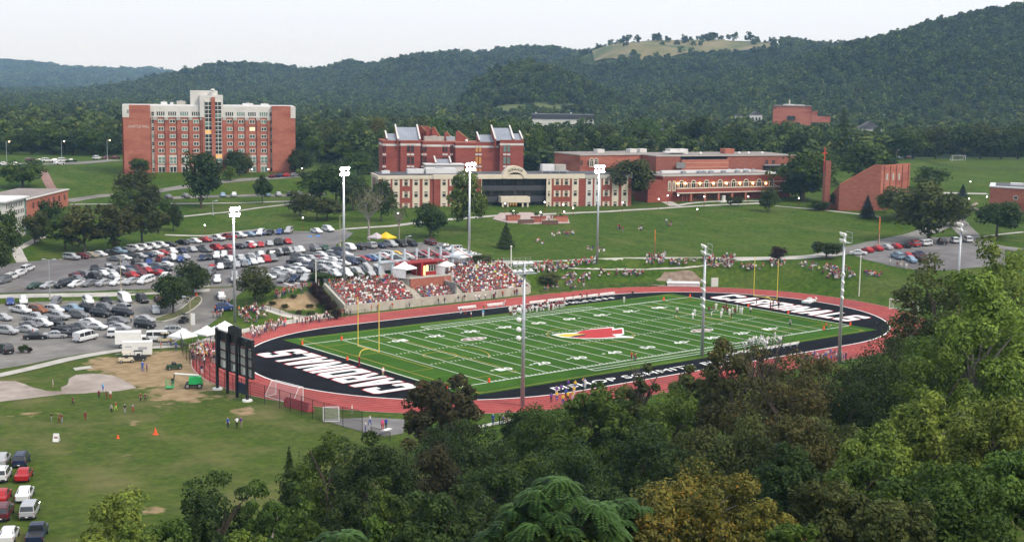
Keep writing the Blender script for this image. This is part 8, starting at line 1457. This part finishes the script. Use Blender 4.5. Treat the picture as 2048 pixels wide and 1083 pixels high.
PWH = mat('pole_white', (.66, .66, .60), None, rough=.5); POR = mat('pole_orange', (.62, .17, .03), None); PRU = mat('pole_rust', (.26, .11, .06), None)
mast(632, 521, 577, PWH, PWH, 'white flagpole at the top left of the stands', .13); mast(1022, 493, 534, PWH, PWH, 'white pole at the top right of the stands', .16); mast(1718, 512, 592, PWH, PWH, 'white pole on the grass bank by the far bend', .13); mast(1309, 461, 514, PRU, POR, 'rust and orange pole beside the bank walk', .12, .6); mast(1757, 436, 492, PRU, POR, 'orange topped pole on the lawn near the small lot', .14, .6); mast(1758, 436, 490, PWH, POR, 'orange pole next to its twin near the small lot', .08, .4)
def cone(px, py, h, lab):
    p = P(px, py); t = thing('traffic_cone', lab, 'cone', p, 0, 'orange cones'); k = MB(); k.lathe([(.24*h/.8, .06), (.05, h), (.001, h)], (0, 0, 0), 10); k.build('cone_body', PYL, t); k = MB(); k.box(-.3*h/.8, .3*h/.8, -.3*h/.8, .3*h/.8, 0, .06); k.build('cone_base', PYL, t)
cone(236, 876, .6, 'smaller orange cone on the grass field'); cone(311, 868, 1.0, 'taller orange cone on the grass field'); cone(393, 591, 1.1, 'orange cone on the tree island tip'); cone(447, 590, 1.1, 'orange cone on the driveway verge')
p = P(113, 883); t = thing('yard_sign', 'white sandwich board with dark print on the grass field', 'sign', p, R(-40))
for s in (-1, 1): k = MB(); k.hexa([(-.45, s*.35-.02, .1), (.45, s*.35-.02, .1), (.45, s*.35+.02, .1), (-.45, s*.35+.02, .1)], [(-.4, s*.04-.02, 1.25), (.4, s*.04-.02, 1.25), (.4, s*.04+.02, 1.25), (-.4, s*.04+.02, 1.25)]); b = k.build('board', WHITE, t)
k = MB(); k.hexa([(-.28, -.27, .45), (.28, -.27, .45), (.28, -.265, .45), (-.28, -.265, .45)], [(-.25, -.18, .85), (.25, -.18, .85), (.25, -.175, .85), (-.25, -.175, .85)]); k.build('print', mat('print_grey', (.28, .16, .18)), t)
for i, (px, py) in enumerate(((1026, 441), (1076, 444), (1121, 443))):
    p = P(px, py); t = thing('brick_planter', ['left brick planter on the forecourt', 'middle brick planter on the forecourt', 'right brick planter on the forecourt'][i], 'planter', p, R(-18), 'brick planters on the forecourt'); k = MB(); k.box(-2.1, 2.1, -.9, .9, 0, 1.6); k.build('planter_wall', BRICK, t); k = MB(); k.box(-2.2, 2.2, -1, 1, 1.6, 1.72); k.build('planter_cap', BRICK2, t); v, tt = crown('wide', 1.7, 1.8, 9, 500, .16, 50+i, .0); c = link('planting', mesh_from('planting', v, tt, LEAF['lime' if i != 1 else 'green']), t, (0, 0, 1.5))
for i, (px, py) in enumerate(((1052, 447), (1100, 449))): p = P(px, py); t = thing('retaining_wall', ['low brown wall between the left planters', 'low brown wall between the right planters'][i], 'wall', p, R(-18)); k = MB(); k.box(-2.6, 2.6, -.2, .2, 0, 1.3); k.build('wall_face', mat('wall_brown', (.13, .07, .055)), t); k = MB(); k.box(-2.7, 2.7, -.28, .28, 1.3, 1.42); k.build('wall_cap', CONC, t)
# rockery near the curved hall
ROCKM = mat('rockery_stone', (.34, .26, .22), (.44, .35, .30), 1, .9); _rk = []
for i in range(3):
    k = MB(); r_ = random.Random(i)
    for a in range(5): pass
    k.lathe([(.5, 0), (.72, .25), (.6, .6), (.25, .8), (.01, .82)], (0, 0, 0), 7); k.v = [(x*r_.uniform(.8, 1.25), y*r_.uniform(.8, 1.25), z*r_.uniform(.85, 1.2)) for x, y, z in k.v]; _rk.append(k.mesh('boulder', ROCKM))
for i, (px, py) in enumerate(((1920, 412), (1928, 414), (1935, 410), (1942, 414), (1948, 411), (1934, 417), (1942, 419), (1950, 419), (1957, 421), (1927, 409), (1952, 409))):
    p = P(px, py); o = link('boulder', _rk[i % 3], None, p, i*1.3); o.scale = (1.1, 1.0, .8); tag(o, f'{ORD[i+1]} pinkish boulder from the left in the rockery by the curved hall', 'boulder', 'boulders of the rockery')
# tables by the gate, bins
for px, py, lb in ((773, 868, 'folding ticket table with white top near the gate'), (430, 708, 'folding table with dark cloth under the tents'), (400, 712, 'folding table at the front of the tents')):
    p = P(px, py); t = thing('folding_table', lb, 'table', p, R(20)); k = MB(); k.box(-.95, .95, -.4, .4, .72, .76); k.build('tabletop', WHITE, t)
    for x in (-.8, .8):
        for y in (-.3, .3): k = MB(); k.tube((x, y, 0), (x, y, .72), .02, .02, 4); k.build('leg', STEEL, t)
# stall lines of the lots
SLN = mat('stall_yellow', (.48, .33, .08), (.36, .27, .09), 1.5, .8); 
def stalls(a, b, n, turn, par, ln=5.0, m=SLN):
    p, q = P(*a), P(*b); dv = Vector((q.x-p.x, q.y-p.y)); an = math.atan2(dv.y, dv.x)+turn; c, s = math.cos(an)*ln/2, math.sin(an)*ln/2
    for i in range(n+1):
        f = (i-.5)/max(n-1, 1); x, y = p.x+dv.x*f, p.y+dv.y*f; pts = dense([(x-c, y-s), (x+c, y+s)], 2.0); z = height(np.array([u[0] for u in pts]), np.array([u[1] for u in pts]))+.095; k = MB(); nx, ny = -math.sin(an)*.07, math.cos(an)*.07
        for j in range(len(pts)-1): k.face([(pts[j][0]-nx, pts[j][1]-ny, z[j]), (pts[j+1][0]-nx, pts[j+1][1]-ny, z[j+1]), (pts[j+1][0]+nx, pts[j+1][1]+ny, z[j+1]), (pts[j][0]+nx, pts[j][1]+ny, z[j])])
        k.build('stall_line', m, par)
stalls((20, 577), (292, 566), 11, -PI2-.6, upper); stalls((143, 519), (338, 493), 12, -PI2+.45, upper); stalls((366, 489), (578, 466), 12, -PI2, upper); stalls((152, 556), (330, 546), 11, -PI2+.5, upper); stalls((552, 512), (650, 500), 7, -PI2, upper); stalls((700, 500), (860, 489), 9, -PI2, upper); stalls((534, 560), (720, 527), 11, -PI2+.4, upper); stalls((20, 608), (320, 604), 11, -PI2-.15, lower, 4.6)
drape('handicap_mark', px_poly([(615, 472), (623, 471), (624, 474), (616, 474)]), mat('handicap_blue', (.06, .22, .55)), .10, 4, None, upper); drape('handicap_mark', px_poly([(632, 471), (640, 470), (641, 473), (633, 474)]), mat('handicap_blue', (.06, .22, .55)), .10, 4, None, upper); drape('crossing_mark', px_poly([(568, 566), (588, 571), (586, 572), (566, 567)]), WHITE, .10, 4, None, upper); drape('crossing_mark', px_poly([(584, 564), (600, 567), (598, 568), (582, 565)]), WHITE, .10, 4, None, upper)
# fence of the upper pitch
fence([tuple(P(a, b)[:2]) for a, b in ((1840, 322), (1880, 333), (1925, 341), (1985, 342), (2048, 343))], 1.4, 'thin dark fence along the upper pitch', 3.2, MESHL)
# hillside pasture, road cut, hilltop house
hill_patch('pasture', [(1150, 108), (1195, 92), (1240, 84), (1300, 82), (1380, 82), (1450, 84), (1540, 90), (1550, 98), (1460, 106), (1400, 108), (1340, 118), (1260, 128), (1190, 126), (1152, 118)], PAST, 'dry pasture clearing on the distant hilltop', 2.5, 1650)
hill_patch('road_cut', [(522, 190), (600, 186), (680, 180), (738, 175), (738, 181), (660, 188), (590, 193), (530, 196)], mat('cut_rock', (.36, .30, .26), (.46, .40, .35), .03), 'pale highway cut across the distant hillside', 8, 2200)
hill_patch('meadow', [(985, 226), (1000, 209), (1080, 206), (1150, 210), (1168, 224), (1080, 230)], mat('meadow_grass', (.07, .10, .03), (.11, .125, .045), .05), 'pale meadow slope behind the arena', 1.5, 1020)
p = P(1262, 82, 1650); t = thing('house', 'long low house on the cleared hilltop', 'house', (p.x, p.y, p.z+2), YAW-PI2+.2); k = MB(); k.box(-13, 13, 0, 9, -2, 4.5); k.build('wall', BRICK, t); k = MB(); k.hexa([(-14, -1, 4.5), (14, -1, 4.5), (14, 10, 4.5), (-14, 10, 4.5)], [(-13, 4.4, 8), (13, 4.4, 8), (13, 4.6, 8), (-13, 4.6, 8)]); k.build('roof', ROOFD, t)
# ------------------------------------------------------------------ air
hzm = bpy.data.materials.new('haze_air'); hzm.use_nodes = True; n = hzm.node_tree; n.nodes.clear()
o_ = n.nodes.new('ShaderNodeOutputMaterial'); pv = n.nodes.new('ShaderNodeVolumePrincipled'); pv.inputs['Color'].default_value = (.38, .64, 1.0, 1); pv.inputs['Absorption Color'].default_value = (1, 1, 1, 1); pv.inputs['Density'].default_value = .000105; pv.inputs['Anisotropy'].default_value = .2; n.links.new(pv.outputs[0], o_.inputs['Volume'])
_c = [from_dl(*p) for p in ((-560, -5600), (7800, -5600), (7800, 5600), (-560, 5600))]
k = MB(); k.prism(_c[::-1], float(GZ.min())-1.2, max(float(GZ.max())+40, 60)); hb = k.build('haze', hzm); tag(hb, 'thin blue evening haze over the whole valley', 'haze', None, 'stuff')
